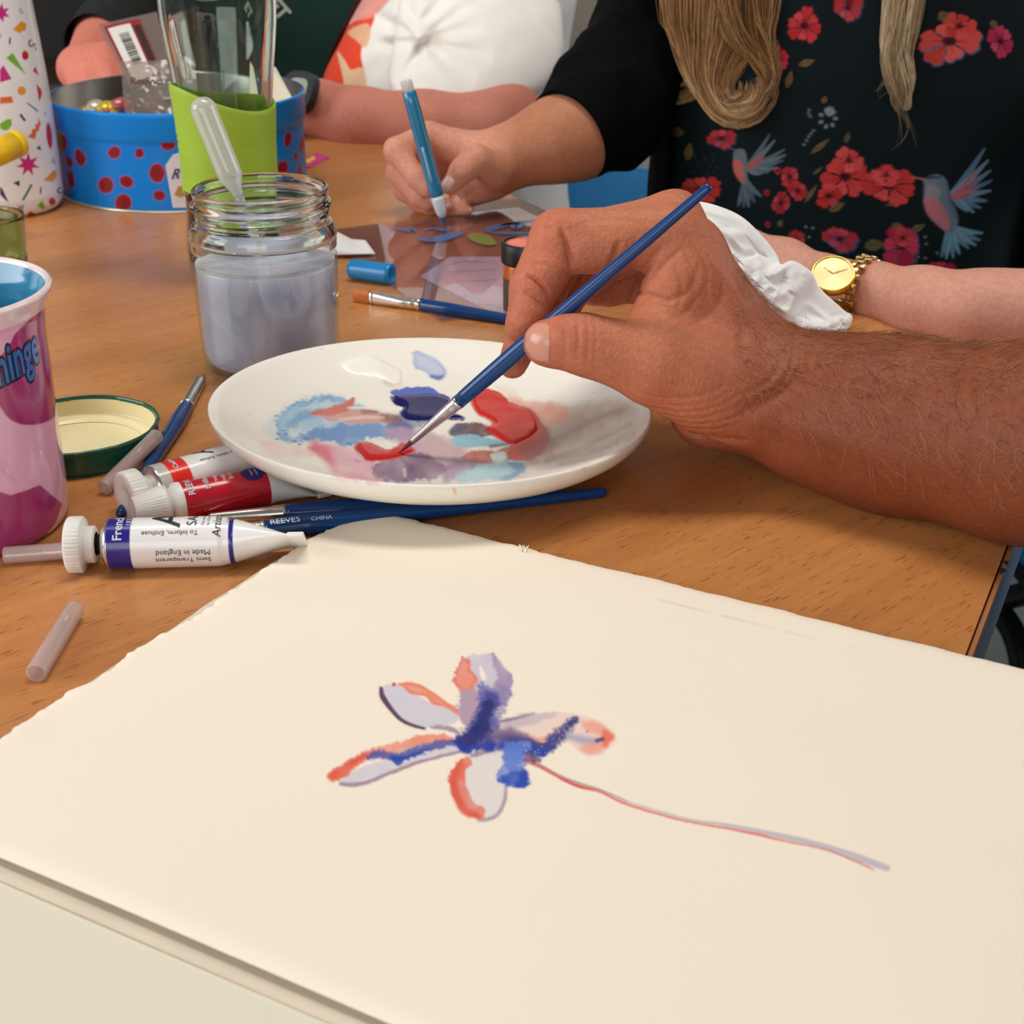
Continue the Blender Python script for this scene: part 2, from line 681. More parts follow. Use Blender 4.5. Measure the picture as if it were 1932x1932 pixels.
# ================================================================ materials used in many places
def wood_mat():
    m, nt, p = new_mat('beech_veneer')
    N, L = nt.nodes, nt.links
    tc = N.new('ShaderNodeTexCoord')
    mp = N.new('ShaderNodeMapping')
    mp.inputs['Rotation'].default_value = (0, 0, math.radians(-43))
    L.new(tc.outputs['Object'], mp.inputs['Vector'])

    def noise(sx, sy, sc, det=4, rough=0.6):
        q = N.new('ShaderNodeMapping')
        q.inputs['Scale'].default_value = (sx, sy, 1)
        n = N.new('ShaderNodeTexNoise')
        n.inputs['Scale'].default_value = sc
        n.inputs['Detail'].default_value = det
        n.inputs['Roughness'].default_value = rough
        L.new(mp.outputs['Vector'], q.inputs['Vector'])
        L.new(q.outputs['Vector'], n.inputs['Vector'])
        return n
    band = noise(2.2, 26, 1.0, 3)
    fine = noise(14, 200, 1.0, 4)
    fleck = noise(130, 900, 1.0, 1)
    r1 = N.new('ShaderNodeValToRGB')
    r1.color_ramp.elements[0].position, r1.color_ramp.elements[0].color = 0.3, rgba((184, 120, 66))
    r1.color_ramp.elements[1].position, r1.color_ramp.elements[1].color = 0.7, rgba((202, 138, 80))
    L.new(band.outputs['Fac'], r1.inputs['Fac'])
    r2 = N.new('ShaderNodeValToRGB')
    r2.color_ramp.elements[0].position, r2.color_ramp.elements[0].color = 0.3, (0.87, 0.85, 0.82, 1)
    r2.color_ramp.elements[1].position, r2.color_ramp.elements[1].color = 0.62, (1, 1, 1, 1)
    L.new(fine.outputs['Fac'], r2.inputs['Fac'])
    r3 = N.new('ShaderNodeValToRGB')
    r3.color_ramp.elements[0].position, r3.color_ramp.elements[0].color = 0.30, (0.66, 0.60, 0.54, 1)
    r3.color_ramp.elements[1].position, r3.color_ramp.elements[1].color = 0.36, (1, 1, 1, 1)
    L.new(fleck.outputs['Fac'], r3.inputs['Fac'])

    def mul(a, b):
        x = N.new('ShaderNodeMix')
        x.data_type, x.blend_type = 'RGBA', 'MULTIPLY'
        x.inputs['Factor'].default_value = 1
        L.new(a, x.inputs['A'])
        L.new(b, x.inputs['B'])
        return x.outputs['Result']
    L.new(mul(mul(r1.outputs['Color'], r2.outputs['Color']), r3.outputs['Color']), p.inputs['Base Color'])
    p.inputs['Roughness'].default_value = 0.30
    p.inputs['Specular IOR Level'].default_value = 0.5
    b = N.new('ShaderNodeBump')
    b.inputs['Strength'].default_value = 0.12
    b.inputs['Distance'].default_value = 0.0004
    L.new(fine.outputs['Fac'], b.inputs['Height'])
    L.new(b.outputs['Normal'], p.inputs['Normal'])
    return m


M_WOOD = wood_mat()
M_EDGE = mat('table_edging', (92, 94, 104), 0.45)
M_BLACKMETAL = mat('black_metal', (22, 23, 25), 0.35, spec=0.5)
M_WHITEPLASTIC = mat('white_plastic', (232, 230, 226), 0.4)
M_STEEL = mat('nickel_ferrule', (225, 222, 214), 0.22, metal=1.0)
M_BLUEBRUSH = mat('blue_lacquer', (6, 58, 116), 0.25, coat=0.25, spec=.4)
M_PRINTWHITE = mat('white_print', (205, 212, 222), 0.5)
M_PRINTBLACK = mat('black_print', (38, 38, 42), 0.5)


def glass_mat(name, col=(255, 255, 255), rough=0.0, ior=1.45):
    m, nt, p = new_mat(name)
    p.inputs['Base Color'].default_value = rgba(col)
    p.inputs['Transmission Weight'].default_value = 1
    p.inputs['Roughness'].default_value = rough
    p.inputs['IOR'].default_value = ior
    return m


M_GLASS = glass_mat('clear_glass', (236, 246, 240))

# ================================================================ room
M_FLOOR = mat('grey_vinyl_floor', (112, 122, 118), 0.5, var=0.08, vscale=3)
M_WALL = mat('beige_wall_paint', (176, 164, 146), 0.8, bump=0.05, bscale=120)
X0, X1, Y0, Y1, ZT = -3.2, 3.2, -2.2, 4.2, 2.7
obj('floor', box((0, 1.0, -0.03), (6.6, 6.6, 0.06)), M_FLOOR, kind='structure')
obj('wall_back', box((0, Y1 + 0.05, 1.35), (6.6, 0.1, 2.7)), M_WALL, kind='structure')
obj('wall_right', box((X1 + 0.05, 1.0, 1.35), (0.1, 6.4, 2.7)), M_WALL, kind='structure')
obj('baseboard_back', box((0, Y1 - 0.01, 0.05), (6.3, 0.02, 0.1), bev=0.004), mat('dark_baseboard', (60, 58, 55), 0.5), kind='structure')

# ================================================================ table
tA, tB = G(1917, 1014)[:2], G(1835, 1235)[:2]
tdir = unit(tA - tB)
tnear = tA - tdir * 0.78
tfar = tA + tdir * 0.34
TABLE = [(-1.15, tnear[1]), tuple(tnear), tuple(tfar), (0.10, 0.90), (0.0264, 1.0326), (-0.0012, 1.0879), (-0.06, 1.21), (-0.13, 1.30), (-0.24, 1.36), (-1.15, 1.36)]
table = thing('table', 'beech veneer table with grey edging that carries all the paints and paper', 'table', (-0.4, 0.6, 0))


def inset(poly, d):
    P = np.array(poly)
    out = []
    for i in range(len(P)):
        a, b, c = P[i - 1], P[i], P[(i + 1) % len(P)]
        e1, e2 = unit(b - a), unit(c - b)
        n1, n2 = np.array([-e1[1], e1[0]]), np.array([-e2[1], e2[0]])
        bis = unit(n1 + n2)
        out.append(tuple(b + bis * d / max(0.3, bis @ n1)))
    return out


TIN = inset(TABLE, 0.0022)
TIN2 = inset(TABLE, 0.0016)
o = obj('tabletop', slab(TIN, TZ - 0.022, TZ), M_WOOD, table, smooth=False)
# edging: a thin lip of lighter wood-tone laminate on top, dark grey band below
n = len(TABLE)


def rim_band(outer, inner, z0, z1):
    V = [(*p, z0) for p in outer] + [(*p, z1) for p in outer] + [(*p, z1) for p in inner] + [(*p, z0) for p in inner]
    F = []
    for i in range(n):
        j = (i + 1) % n
        for k in range(4):
            a, b = k * n, ((k + 1) % 4) * n
            F.append((a + i, a + j, b + j, b + i))
    return np.array(V), F


obj('edge_lip', rim_band(inset(TABLE, 0.0), TIN2, TZ - 0.0035, TZ - 0.0006), mat('edge_lip_wood', (170, 108, 66), 0.45), table, smooth=False, label='worn wood-tone lip along the table edge')
obj('edge_band', rim_band(inset(TABLE, 0.0), inset(TABLE, 0.002), TZ - 0.024, TZ - 0.0035), M_EDGE, table, smooth=False, label='dark grey edging band')
for lx, ly in ((-1.05, 0.0), (-0.25, 0.0), (0.18, 0.72), (-1.05, 1.26), (-0.28, 1.24)):
    obj('leg', lathe([(0, 0.0), (0.017, 0.0), (0.017, TZ - 0.023), (0, TZ - 0.023)], (lx, ly, 0.0), seg=20), M_BLACKMETAL, table)
# small chips in the edge of the veneer
for px, py, s in ((1899, 1062, 0.0021), (1891, 1076, 0.0024), (1888, 1081, 0.0014)):
    c = G(px, py)
    a = rng.uniform(0, 6.28, 1)[0]
    P = [(c[0] + s * rng.uniform(.4, 1) * math.cos(k * 1.05 + a) * 0.6, c[1] + s * rng.uniform(.5, 1.1) * math.sin(k * 1.05 + a)) for k in range(6)]
    obj('chip', slab(P, TZ - 0.0001, TZ + 0.00025), M_PRINTBLACK, table, smooth=False)

# ================================================================ watercolour pad
M_PAPER = mat('watercolour_paper', None, 0.85, spec=0.2, attr=True, var=0.01, vscale=20, bump=0.25, bscale=900, bdist=0.0003)
M_PAPER2 = mat('paper_under', (236, 229, 208), 0.85, spec=0.2, var=0.015, bump=0.2, bscale=700, bdist=0.0003)
M_CARD = mat('pad_card', (214, 208, 196), 0.85, spec=0.2)
pa = G(680, 955, 0.0040)[:2]
pe1 = unit(G(1932, 1265, 0.0040)[:2] - pa)
pe2 = np.array([pe1[1], -pe1[0]])
if pe2[1] > 0:
    pe2 = -pe2
PW, PH = 0.345, 0.2275


def pad_xy(u, v):
    return pa + np.multiply.outer(u, pe1) + np.multiply.outer(v, pe2)


pad = thing('watercolour_pad', 'cream watercolour paper sheets with a painted blue and orange flower, hanging over the table corner', 'paper pad', (*pad_xy(0.15, 0.12), TZ))


def flower_px(P):
    P = np.asarray(P, float)
    return np.stack([560 + .6211 * P[:, 0], 1200 + .6211 * P[:, 1]], 1)


def fpx(n_, lo, hi, m0, m1, step):
    a = np.linspace(0, lo, m0, endpoint=False)
    b = np.arange(lo, hi, step)
    c = np.linspace(hi, n_, m1)
    return np.concatenate([a, b, c])


# print coordinates of the flower live in the plane of the sheet
fl = np.array([G(px, py, 0.004)[:2] - pa for px, py in ((600, 1210), (1190, 1210), (1190, 1570), (600, 1570), (1690, 1660), (1690, 1600))])
uu, vv = fl @ pe1, fl @ pe2
us = fpx(PW, uu[:4].min(), uu.max() + .002, 36, 36, 0.0005)
vs = fpx(PH, vv.min(), vv.max() + .002, 36, 40, 0.0005)
UU, VV = np.meshgrid(us, vs, indexing='ij')
sh = UU.shape
# deckled outline: shift the outermost rows
eu = 0.0026 * noise3(np.stack([VV * 55, VV * 0 + 3], -1), 1, 5) + 0.0013 * noise3(np.stack([VV * 380, VV * 0 + 9], -1), 1, 3) + 0.0022 * np.maximum(0, noise3(np.stack([VV * 22, VV * 0 + 31], -1), 1, 1))
ev = 0.0010 * noise3(np.stack([UU * 110, UU * 0 + 5], -1), 1, 5) + 0.0016 * np.exp(-UU / 0.06) * noise3(np.stack([UU * 420, UU * 0 + 8], -1), 1, 2)
U2 = UU + eu * np.clip(1 - UU / 0.012, 0, 1)
V2 = VV + ev * np.clip(1 - VV / 0.012, 0, 1)
XY = pad_xy(U2.ravel(), V2.ravel())
lift = 0.0047 + 0.0006 * noise3(np.stack([UU, VV], -1).reshape(-1, 2), 14, 2)
# the bottom edge rolls gently down, the top edges lie flat
roll = np.clip((VV.ravel() - (PH - 0.006)) / 0.006, 0, 1)
lift = lift - 0.0009 * roll ** 2
edge = np.minimum(UU.ravel(), VV.ravel())
lift = lift + 0.0008 * np.exp(-UU.ravel() / 0.006) * noise3(np.stack([VV.ravel() * 60, VV.ravel() * 0], -1), 1, 2)
lift = lift - 0.0008 * np.exp(-edge / 0.0016)
V = np.concatenate([XY, (TZ + lift)[:, None]], 1)
cv = Canvas(PX(np.concatenate([pad_xy(UU.ravel(), VV.ravel()), np.full((UU.size, 1), TZ + 0.004)], 1)), (243, 231, 214))
P_ = lambda L: flower_px(L)
LIL, ORA, RED, NAV, BLU, MAU, GRY = (206, 201, 214), (233, 141, 116), (219, 84, 62), (58, 58, 120), (48, 78, 170), (150, 122, 150), (226, 214, 206)
# petal upper left
cv.poly(P_([(262, 160), (300, 150), (340, 168), (400, 205), (470, 230), (488, 245), (485, 268), (440, 280), (390, 285), (330, 262), (285, 220)]), LIL, .95, 2, 4, 1.2, .1)
cv.poly(P_([(305, 150), (345, 145), (385, 158), (440, 195), (492, 232), (488, 248), (455, 225), (410, 210), (390, 190), (345, 180), (325, 162)]), ORA, .95, 2.5, 4, 1.6, .35, (222, 100, 74))
cv.stroke(P_([(256, 162), (262, 190), (285, 225), (315, 258), (345, 275), (388, 287)]), [7, 11, 9, 8, 7, 5], (98, 66, 98), 1, 1.5, wob=.6)
cv.dot(P_([(295, 151)])[0], 4, (214, 84, 60))
cv.stroke(P_([(408, 284), (440, 284), (468, 288), (490, 300)]), [5, 8, 10, 6], (160, 132, 160), .9, 2, wob=2)
# petal top
cv.poly(P_([(500, 72), (545, 58), (600, 65), (628, 92), (650, 130), (648, 178), (630, 222), (615, 262), (560, 292), (500, 275), (488, 225), (497, 180), (480, 130), (486, 90)]), (198, 190, 210), .92, 2.5, 4, 4.5, .25)
cv.poly(P_([(588, 64), (622, 90), (650, 130), (646, 182), (612, 224), (600, 180), (606, 125)]), (160, 138, 172), .85, 3, 4, 6, .55)
cv.poly(P_([(490, 88), (507, 68), (530, 75), (528, 100), (548, 132), (540, 162), (517, 178), (492, 170), (478, 130)]), ORA, .95, 2.5, 4, 5, .3, (224, 104, 80))
cv.poly(P_([(500, 180), (545, 172), (560, 205), (545, 262), (510, 284), (486, 252)]), (178, 148, 168), .9, 3.5, 4, 6, .45)
cv.poly(P_([(558, 94), (575, 132), (566, 141), (555, 116)]), (243, 231, 214), 1, 1.5, 4)
cv.poly(P_([(545, 175), (565, 150), (600, 160), (612, 205), (604, 245), (622, 282), (600, 318), (545, 352), (500, 354), (478, 312), (522, 292), (552, 252)]), (86, 88, 164), .85, 6, 4, 6, .35)
cv.poly(P_([(572, 176), (598, 182), (600, 215), (590, 250), (588, 290), (560, 325), (520, 350), (498, 340), (528, 300), (556, 262), (566, 222)]), NAV, .97, 5, 4, 5, .25)
# petal right
cv.poly(P_([(620, 268), (700, 246), (780, 238), (860, 247), (920, 270), (966, 312), (948, 342), (912, 370), (860, 362), (820, 330), (760, 362), (700, 365), (630, 335)]), (234, 208, 198), .95, 3, 4, 1.5, .1)
cv.poly(P_([(628, 264), (720, 240), (795, 238), (752, 262), (682, 285), (634, 292)]), (186, 174, 184), .8, 5, 4, 3, .3)
cv.stroke(P_([(618, 266), (660, 258), (720, 243)]), [6, 5, 2], (126, 104, 134), .8, 2)
cv.poly(P_([(868, 268), (922, 274), (966, 312), (946, 342), (910, 368), (860, 356), (880, 332), (925, 316), (880, 296)]), (236, 156, 130), .85, 7, 4, 2, .2)
cv.poly(P_([(930, 292), (966, 312), (946, 340), (930, 340)]), (230, 104, 78), .8, 5, 4, 2)
cv.poly(P_([(592, 296), (680, 300), (742, 316), (800, 292), (818, 304), (762, 338), (690, 322), (600, 322)]), (228, 158, 134), .9, 5, 4, 2, .2)
cv.stroke(P_([(846, 262), (826, 284), (800, 312), (770, 340), (735, 356), (700, 345), (650, 338), (590, 346)]), [15, 18, 22, 26, 24, 24, 22, 22], (60, 66, 144), .95, 4, wob=3.5, wash=.25)
cv.stroke(P_([(848, 260), (836, 270), (822, 284)]), [8, 10, 8], (46, 46, 96), .9, 3)
cv.stroke(P_([(760, 352), (735, 360), (700, 352)]), [10, 14, 10], (44, 66, 160), .8, 3)
cv.stroke(P_([(826, 312), (870, 324), (905, 326)]), [11, 17, 11], (164, 160, 186), .8, 5)
cv.stroke(P_([(912, 326), (928, 321)]), [8, 8], (52, 54, 104), .9, 2.5, 0)
cv.dot(P_([(882, 298)])[0], 2, (150, 110, 120))
cv.stroke(P_([(560, 310), (620, 312), (700, 332)]), [12, 14, 8], (132, 112, 148), .7, 4)
# petal lower left
cv.poly(P_([(490, 338), (400, 350), (300, 375), (220, 395), (140, 438), (160, 452), (260, 428), (360, 392), (488, 355)]), LIL, .9, 2.5, 4, 1.5, .15)
cv.poly(P_([(95, 428), (140, 394), (220, 350), (310, 325), (400, 304), (462, 308), (484, 326), (400, 332), (310, 352), (240, 367), (190, 397), (150, 432), (110, 447)]), ORA, .95, 2.5, 4, 3.5, .2)
cv.poly(P_([(95, 430), (140, 394), (215, 352), (222, 366), (180, 398), (148, 430), (108, 446)]), (220, 82, 62), .85, 5, 4, 1.5, .2)
cv.stroke(P_([(218, 372), (258, 362), (300, 368), (330, 366), (380, 348), (440, 336), (494, 328)]), [10, 17, 20, 21, 17, 15, 14], (76, 80, 156), .92, 2.5, wob=4)
cv.poly(P_([(284, 368), (330, 368), (400, 346), (402, 352), (330, 382), (318, 397), (300, 396)]), (44, 74, 168), .95, 2, 4, 1.2)
cv.stroke(P_([(134, 455), (165, 458), (215, 450), (270, 428), (350, 396), (420, 376), (494, 358)]), [8, 9, 8, 7, 7, 6, 6], (160, 136, 158), .95, 1.6, wob=.8)
# petal bottom
cv.poly(P_([(520, 380), (560, 362), (622, 362), (628, 420), (632, 480), (618, 542), (560, 566), (520, 530), (500, 460)]), (222, 216, 214), .9, 2.5, 4, 1.5, .1)
cv.poly(P_([(515, 373), (532, 386), (513, 425), (520, 470), (545, 508), (575, 532), (566, 563), (520, 556), (484, 520), (464, 472), (463, 430), (484, 394)]), (226, 106, 82), .95, 2.5, 4, 4, .3)
cv.poly(P_([(508, 380), (492, 420), (495, 480), (530, 535), (560, 556), (520, 555), (484, 520), (465, 470), (466, 430), (485, 394)]), (214, 72, 52), .7, 6, 4, 2, .2)
cv.stroke(P_([(634, 462), (632, 505), (612, 546), (584, 562), (552, 568)]), [5, 7, 7, 7, 4], (170, 146, 166), .95, 1.8, wob=.6)
cv.poly(P_([(632, 350), (694, 344), (697, 388), (668, 402), (704, 432), (702, 462), (660, 468), (606, 446), (626, 400)]), (98, 130, 206), .95, 2.2, 4, 4.5, .35)
cv.poly(P_([(676, 402), (700, 420), (706, 448), (690, 466), (664, 462), (676, 436)]), (36, 62, 160), .9, 4, 4, 2)
cv.stroke(P_([(532, 370), (560, 362), (600, 350)]), [7, 9, 7], (160, 130, 158), .9, 2, wob=1)
cv.poly(P_([(468, 318), (520, 330), (600, 318), (606, 346), (560, 350), (520, 360), (494, 344)]), (36, 58, 160), .95, 4, 4, 5, .25)
# wet-in-wet centre: broad bleeding strokes over the petals
Z9 = lambda L: [(540 + .641 * x, 1210 + .641 * y) for x, y in L]
cv.poly(Z9([(560, 190), (600, 130), (650, 150), (655, 190), (630, 235), (600, 245), (570, 240)]), (136, 124, 170), .6, 6, 4, 6, .45)
cv.poly(Z9([(500, 286), (530, 255), (556, 215), (580, 165), (600, 150), (626, 180), (616, 226), (626, 262), (590, 300), (545, 335), (512, 326)]), (70, 74, 150), .85, 6, 4, 5, .3)
cv.poly(Z9([(506, 292), (540, 262), (566, 216), (588, 176), (612, 190), (604, 232), (606, 268), (560, 306), (534, 332), (512, 318)]), (42, 46, 112), .95, 5, 4, 4, .25)
cv.poly(Z9([(504, 300), (552, 316), (606, 296), (612, 328), (570, 326), (536, 338), (508, 326)]), (38, 62, 160), .92, 3.5, 4, 4, .25)
cv.stroke(Z9([(598, 292), (640, 288), (690, 300), (732, 322), (764, 322), (788, 296), (816, 264), (850, 240)]), [20, 22, 24, 24, 24, 22, 18, 13], (64, 68, 134), .9, 3.5, wob=4, wash=.3)
cv.stroke(Z9([(612, 276), (660, 272), (710, 284)]), [10, 14, 8], (134, 112, 142), .8, 4, wob=3)
cv.stroke(Z9([(636, 316), (690, 320), (740, 334), (776, 328)]), [14, 14, 12, 6], (44, 72, 172), .85, 3, wob=3)
cv.poly(Z9([(650, 305), (712, 306), (720, 326), (700, 348), (708, 372), (676, 400), (652, 384), (636, 350)]), (96, 128, 204), .85, 3, 4, 4.5, .35)
cv.poly(Z9([(684, 386), (712, 392), (716, 416), (694, 436), (664, 432), (620, 418), (640, 404)]), (44, 74, 176), .85, 3, 4, 4, .3)
g_ = (cv.uv > np.array([980, 1350])) & (cv.uv < np.array([1095, 1445]))
g_ = np.nonzero(g_.all(1))[0]
sp_ = rng.random(len(g_)) < .06
dk_ = cv.c[g_].sum(1) < 1.1
cv.c[g_[sp_ & dk_]] = cv.c[g_[sp_ & dk_]] * .72 + lin((243, 231, 214)) * .28
# stem
st = [(692, 388), (740, 406), (800, 438), (850, 460), (920, 480), (990, 514), (1100, 548), (1200, 573), (1300, 590), (1400, 611), (1500, 634), (1600, 654), (1680, 685), (1750, 716)]
cv.stroke(P_([(1000, 509), (1100, 540), (1200, 566), (1300, 580), (1400, 600), (1530, 628), (1650, 662), (1720, 686), (1792, 712)]), [3, 4, 4, 6, 9, 11, 13, 14, 12], (196, 186, 196), .95, 1.6)
cv.stroke(P_([(700, 380), (740, 400), (800, 432), (850, 452), (930, 478), (1000, 509)]), [7, 5, 4, 4, 3, 3], (150, 128, 150), .9, 1.5)
cv.stroke(P_(st), [4, 5, 5, 5, 4.5, 4.5, 4, 3.5, 4, 4.5, 3, 2.5, 3, 3], (222, 96, 76), .95, 1.4, wob=.5)
cv.stroke(P_([(800, 441), (850, 463), (900, 476)]), [3, 5, 3], (210, 66, 48), .8, 1.4)
for a, b in (((690, 362), (742, 384)), ((700, 372), (738, 388)), ((694, 384), (726, 388)), ((712, 368), (720, 392))):
    cv.stroke(P_([a, b]), [5, 5], (112, 76, 108), .85, 1.5, 0, 1.5)
# pencil ticks near the corner
for a, b in (((706, 962), (704, 985)), ((709, 960), (706, 978)), ((703, 964), (702, 984))):
    cv.stroke([a, b], [1.2, .6], (140, 140, 146), .6, .8, 0)
# pencil margin along the top edge
for k in range(6):
    a = np.array([1240 + k * 120, 1134 + k * 31.0])
    cv.stroke([a, a + np.array([100, 26.5])], [.9, .9], (188, 184, 172), .5, .8, 0)
F = grid_faces(*sh)
top = obj('painted_sheet', (V, F[:, ::-1] if np.cross(V[F[0, 1]] - V[F[0, 0]], V[F[0, 3]] - V[F[0, 0]])[2] < 0 else F), M_PAPER, pad, cols=cv.c, label='top sheet with watercolour flower')


def paper_sheet(u0, u1, v0, v1, z, th, seed, amp=0.0012, skew=0.0):
    a = np.linspace(0, 1, 90)
    U, Vv = np.meshgrid(u0 + (u1 - u0) * a, v0 + (v1 - v0) * a, indexing='ij')
    d = amp * noise3(np.stack([Vv * 55, Vv * 0 + seed], -1), 1, 4) * np.clip(1 - (U - u0) / .01, 0, 1)
    d2 = 0.6 * amp * noise3(np.stack([U * 80, U * 0 + seed + 2], -1), 1, 4) * np.clip(1 - (Vv - v0) / .01, 0, 1)
    xy = pad_xy((U + d).ravel(), (Vv + d2 + skew * (U - u0)).ravel())
    zz = z + 0.0002 * noise3(xy, 20, 2)
    V = np.concatenate([xy, (TZ + zz)[:, None]], 1)
    F = grid_faces(90, 90)
    if np.cross(V[F[0, 1]] - V[F[0, 0]], V[F[0, 3]] - V[F[0, 0]])[2] < 0:
        F = F[:, ::-1]
    return V, F


for k, (u0, u1, v0, v1, z, th, skew) in enumerate([(-0.0028, PW - .004, -0.0010, PH + 0.0046, 0.0016, 0.0008, -0.004)]):
    s = obj('under_sheet', paper_sheet(u0, u1, v0, v1, z, th, 40 + k, .0014, skew), mat('under_sheet_paper_shaded', (216, 202, 182), .85, spec=.2), pad, label='second sheet peeping out from under the painted one')  # paper colour darkened to carry the shade below the painted sheet
    m = s.modifiers.new('thickness', 'SOLIDIFY')
    m.thickness, m.offset = th, -1
obj('sheet_block', slab([tuple(pad_xy(u, v)) for u, v in ((0.005, .004), (PW - .01, .004), (PW - .01, PH - .011), (0.005, PH - .011))], TZ + 0.0017, TZ + 0.0034), M_PAPER2, pad, smooth=False)
# torn tuft on the top edge
tc = G(988, 1043, .004)
Vt, Ft = [], []
for k in range(7):
    a = rng.normal(0, .5, 2)
    p0 = tc + np.array([rng.normal(0, .0012), rng.normal(0, .0006), 0])
    pts = [p0 + np.array([a[0] * .0012 * t, a[1] * .001 * t + .0006 * t, .0035 * t * (1 - .25 * t)]) for t in np.linspace(0, 1, 6)]
    Vt.append(sweep(pts, np.linspace(.0005, .00015, 6), 5))
obj('torn_fibre', join(*Vt), M_PAPER2, pad, kind='stuff')
# loose white sheet under the pad
q = [G(-160, 1520, .0006), G(1080, 2050, .0006), G(900, 2700, .0006), G(-800, 2300, .0006)]
o = obj('white_sheet', slab([tuple(p[:2]) for p in q], TZ + 0.0001, TZ + 0.0006), mat('white_cartridge_paper', (224, 218, 200), .85, spec=.2, var=.03, vscale=9), smooth=False,
        label='plain off-white sheet of paper under the near edge of the painted sheets', cat='paper')

# ================================================================ plate used as a palette
M_GLAZE = mat('glazed_china', None, 0.2, attr=True, var=0.01, coat=0.0, spec=.28)
PC = np.array([-0.0345, 0.5971, TZ + 0.0045])
PR = 0.0929
ptx, pty = -0.0286, -0.0316
pn = unit(np.array([-math.tan(pty), -math.tan(ptx), 1.0]))
prof = [(0, .0068), (.012, .0068), (.03, .0070), (.046, .0076), (.057, .0090), (.067, .0114), (.077, .0148), (.085, .0183), (.0895, .0206), (.0912, .0214), (.0924, .0215),
        (.0929, .0208), (.0926, .0192), (.0912, .0162), (.0885, .0130), (.084, .0098), (.077, .0066), (.068, .0042), (.058, .0026), (.052, .0016), (.0505, 0), (.047, 0), (.046, .0018), (.03, .0022), (0, .0022)]
pp = np.array(prof)
# resample densely on the upper face so paint has resolution
up = pp[:11]
tt = np.concatenate([[0], np.cumsum(np.linalg.norm(np.diff(up, axis=0), axis=1))])
ts = np.linspace(0, tt[-1], 150)
upd = np.stack([np.interp(ts, tt, up[:, 0]), np.interp(ts, tt, up[:, 1])], 1)
upd[:, 1] = np.convolve(np.pad(upd[:, 1], 6, 'edge'), np.ones(13) / 13, 'valid')
prof2 = np.concatenate([upd, pp[11:]])
Vp, Fp = lathe(prof2, (0, 0, 0), (0, 0, 1), seg=500)
Rm = np.array(Vector((0, 0, 1)).rotation_difference(Vector(pn)).to_matrix())
Vp = Vp @ Rm.T + PC
pz = lambda L: np.stack([360 + .4658 * np.asarray(L, float)[:, 0], 600 + .4658 * np.asarray(L, float)[:, 1]], 1)
cp = Canvas(PX(Vp), (240, 237, 227))
# washes
cp.poly(pz([(1290, 345), (1400, 350), (1560, 350), (1700, 330), (1800, 350), (1840, 420), (1790, 480), (1650, 560), (1500, 600), (1380, 590), (1420, 480)]), (196, 168, 150), .65, 12, 4, 3, .4)
cp.poly(pz([(1450, 420), (1600, 380), (1760, 370), (1690, 450), (1560, 520), (1440, 570)]), (160, 122, 108), .55, 12, 4, 3, .5)
for k_, (a_, b_, c_) in enumerate((((1440, 575), (1600, 520), (1780, 430)), ((1480, 540), (1620, 480), (1800, 380)), ((1460, 500), (1600, 430), (1740, 370)), ((1500, 590), (1640, 540), (1790, 470)))):
    cp.stroke(pz([a_, b_, c_]), [9, 13, 5], ((150, 116, 104), (216, 200, 184), (146, 108, 96), (170, 144, 132))[k_], .5, 5, wob=2)
cp.poly(pz([(1280, 320), (1400, 335), (1520, 360), (1500, 420), (1420, 420)]), (228, 140, 116), .65, 7, 4, 4, .4)
cp.poly(pz([(1240, 285), (1310, 280), (1330, 320), (1290, 335)]), (232, 196, 182), .5, 6, 4, 4, .4)
cp.poly(pz([(300, 430), (350, 375), (440, 325), (530, 306), (610, 318), (680, 355), (860, 400), (890, 460), (800, 500), (640, 520), (450, 512), (350, 500), (300, 470)]), (206, 216, 220), .6, 8, 4, 4, .3)
cp.poly(pz([(340, 430), (355, 385), (410, 350), (480, 325), (540, 310), (600, 320), (650, 350), (700, 365), (800, 400), (880, 425), (880, 470), (800, 480), (700, 490), (640, 515), (560, 500), (450, 500), (370, 490), (345, 460)]), (150, 190, 216), .85, 3, 4, 5, .55, (84, 146, 196), 5)
cp.stroke(pz([(400, 440), (450, 400), (520, 380), (560, 400)]), [12, 16, 14, 8], (92, 150, 198), .6, 5, wob=4)
cp.stroke(pz([(420, 470), (500, 470), (560, 450)]), [18, 16, 10], (214, 226, 228), .7, 5, wob=4)
cp.poly(pz([(440, 470), (560, 440), (700, 428), (830, 430), (900, 440), (880, 480), (700, 486), (600, 502), (470, 492)]), (100, 142, 198), .92, 5, 4, 5, .3)
for x, y, r in ((345, 395, 4), (350, 430, 3), (348, 490, 5), (385, 470, 6), (420, 500, 7), (470, 490, 8), (375, 455, 4), (415, 352, 4), (432, 340, 3), (642, 510, 9), (670, 505, 6), (340, 415, 3), (355, 470, 5), (440, 512, 5), (675, 580, 9), (790, 658, 7)):
    cp.dot(pz([(x, y)])[0], r * .75, (70, 136, 194), r * .35, .2, .9, 1, 1)
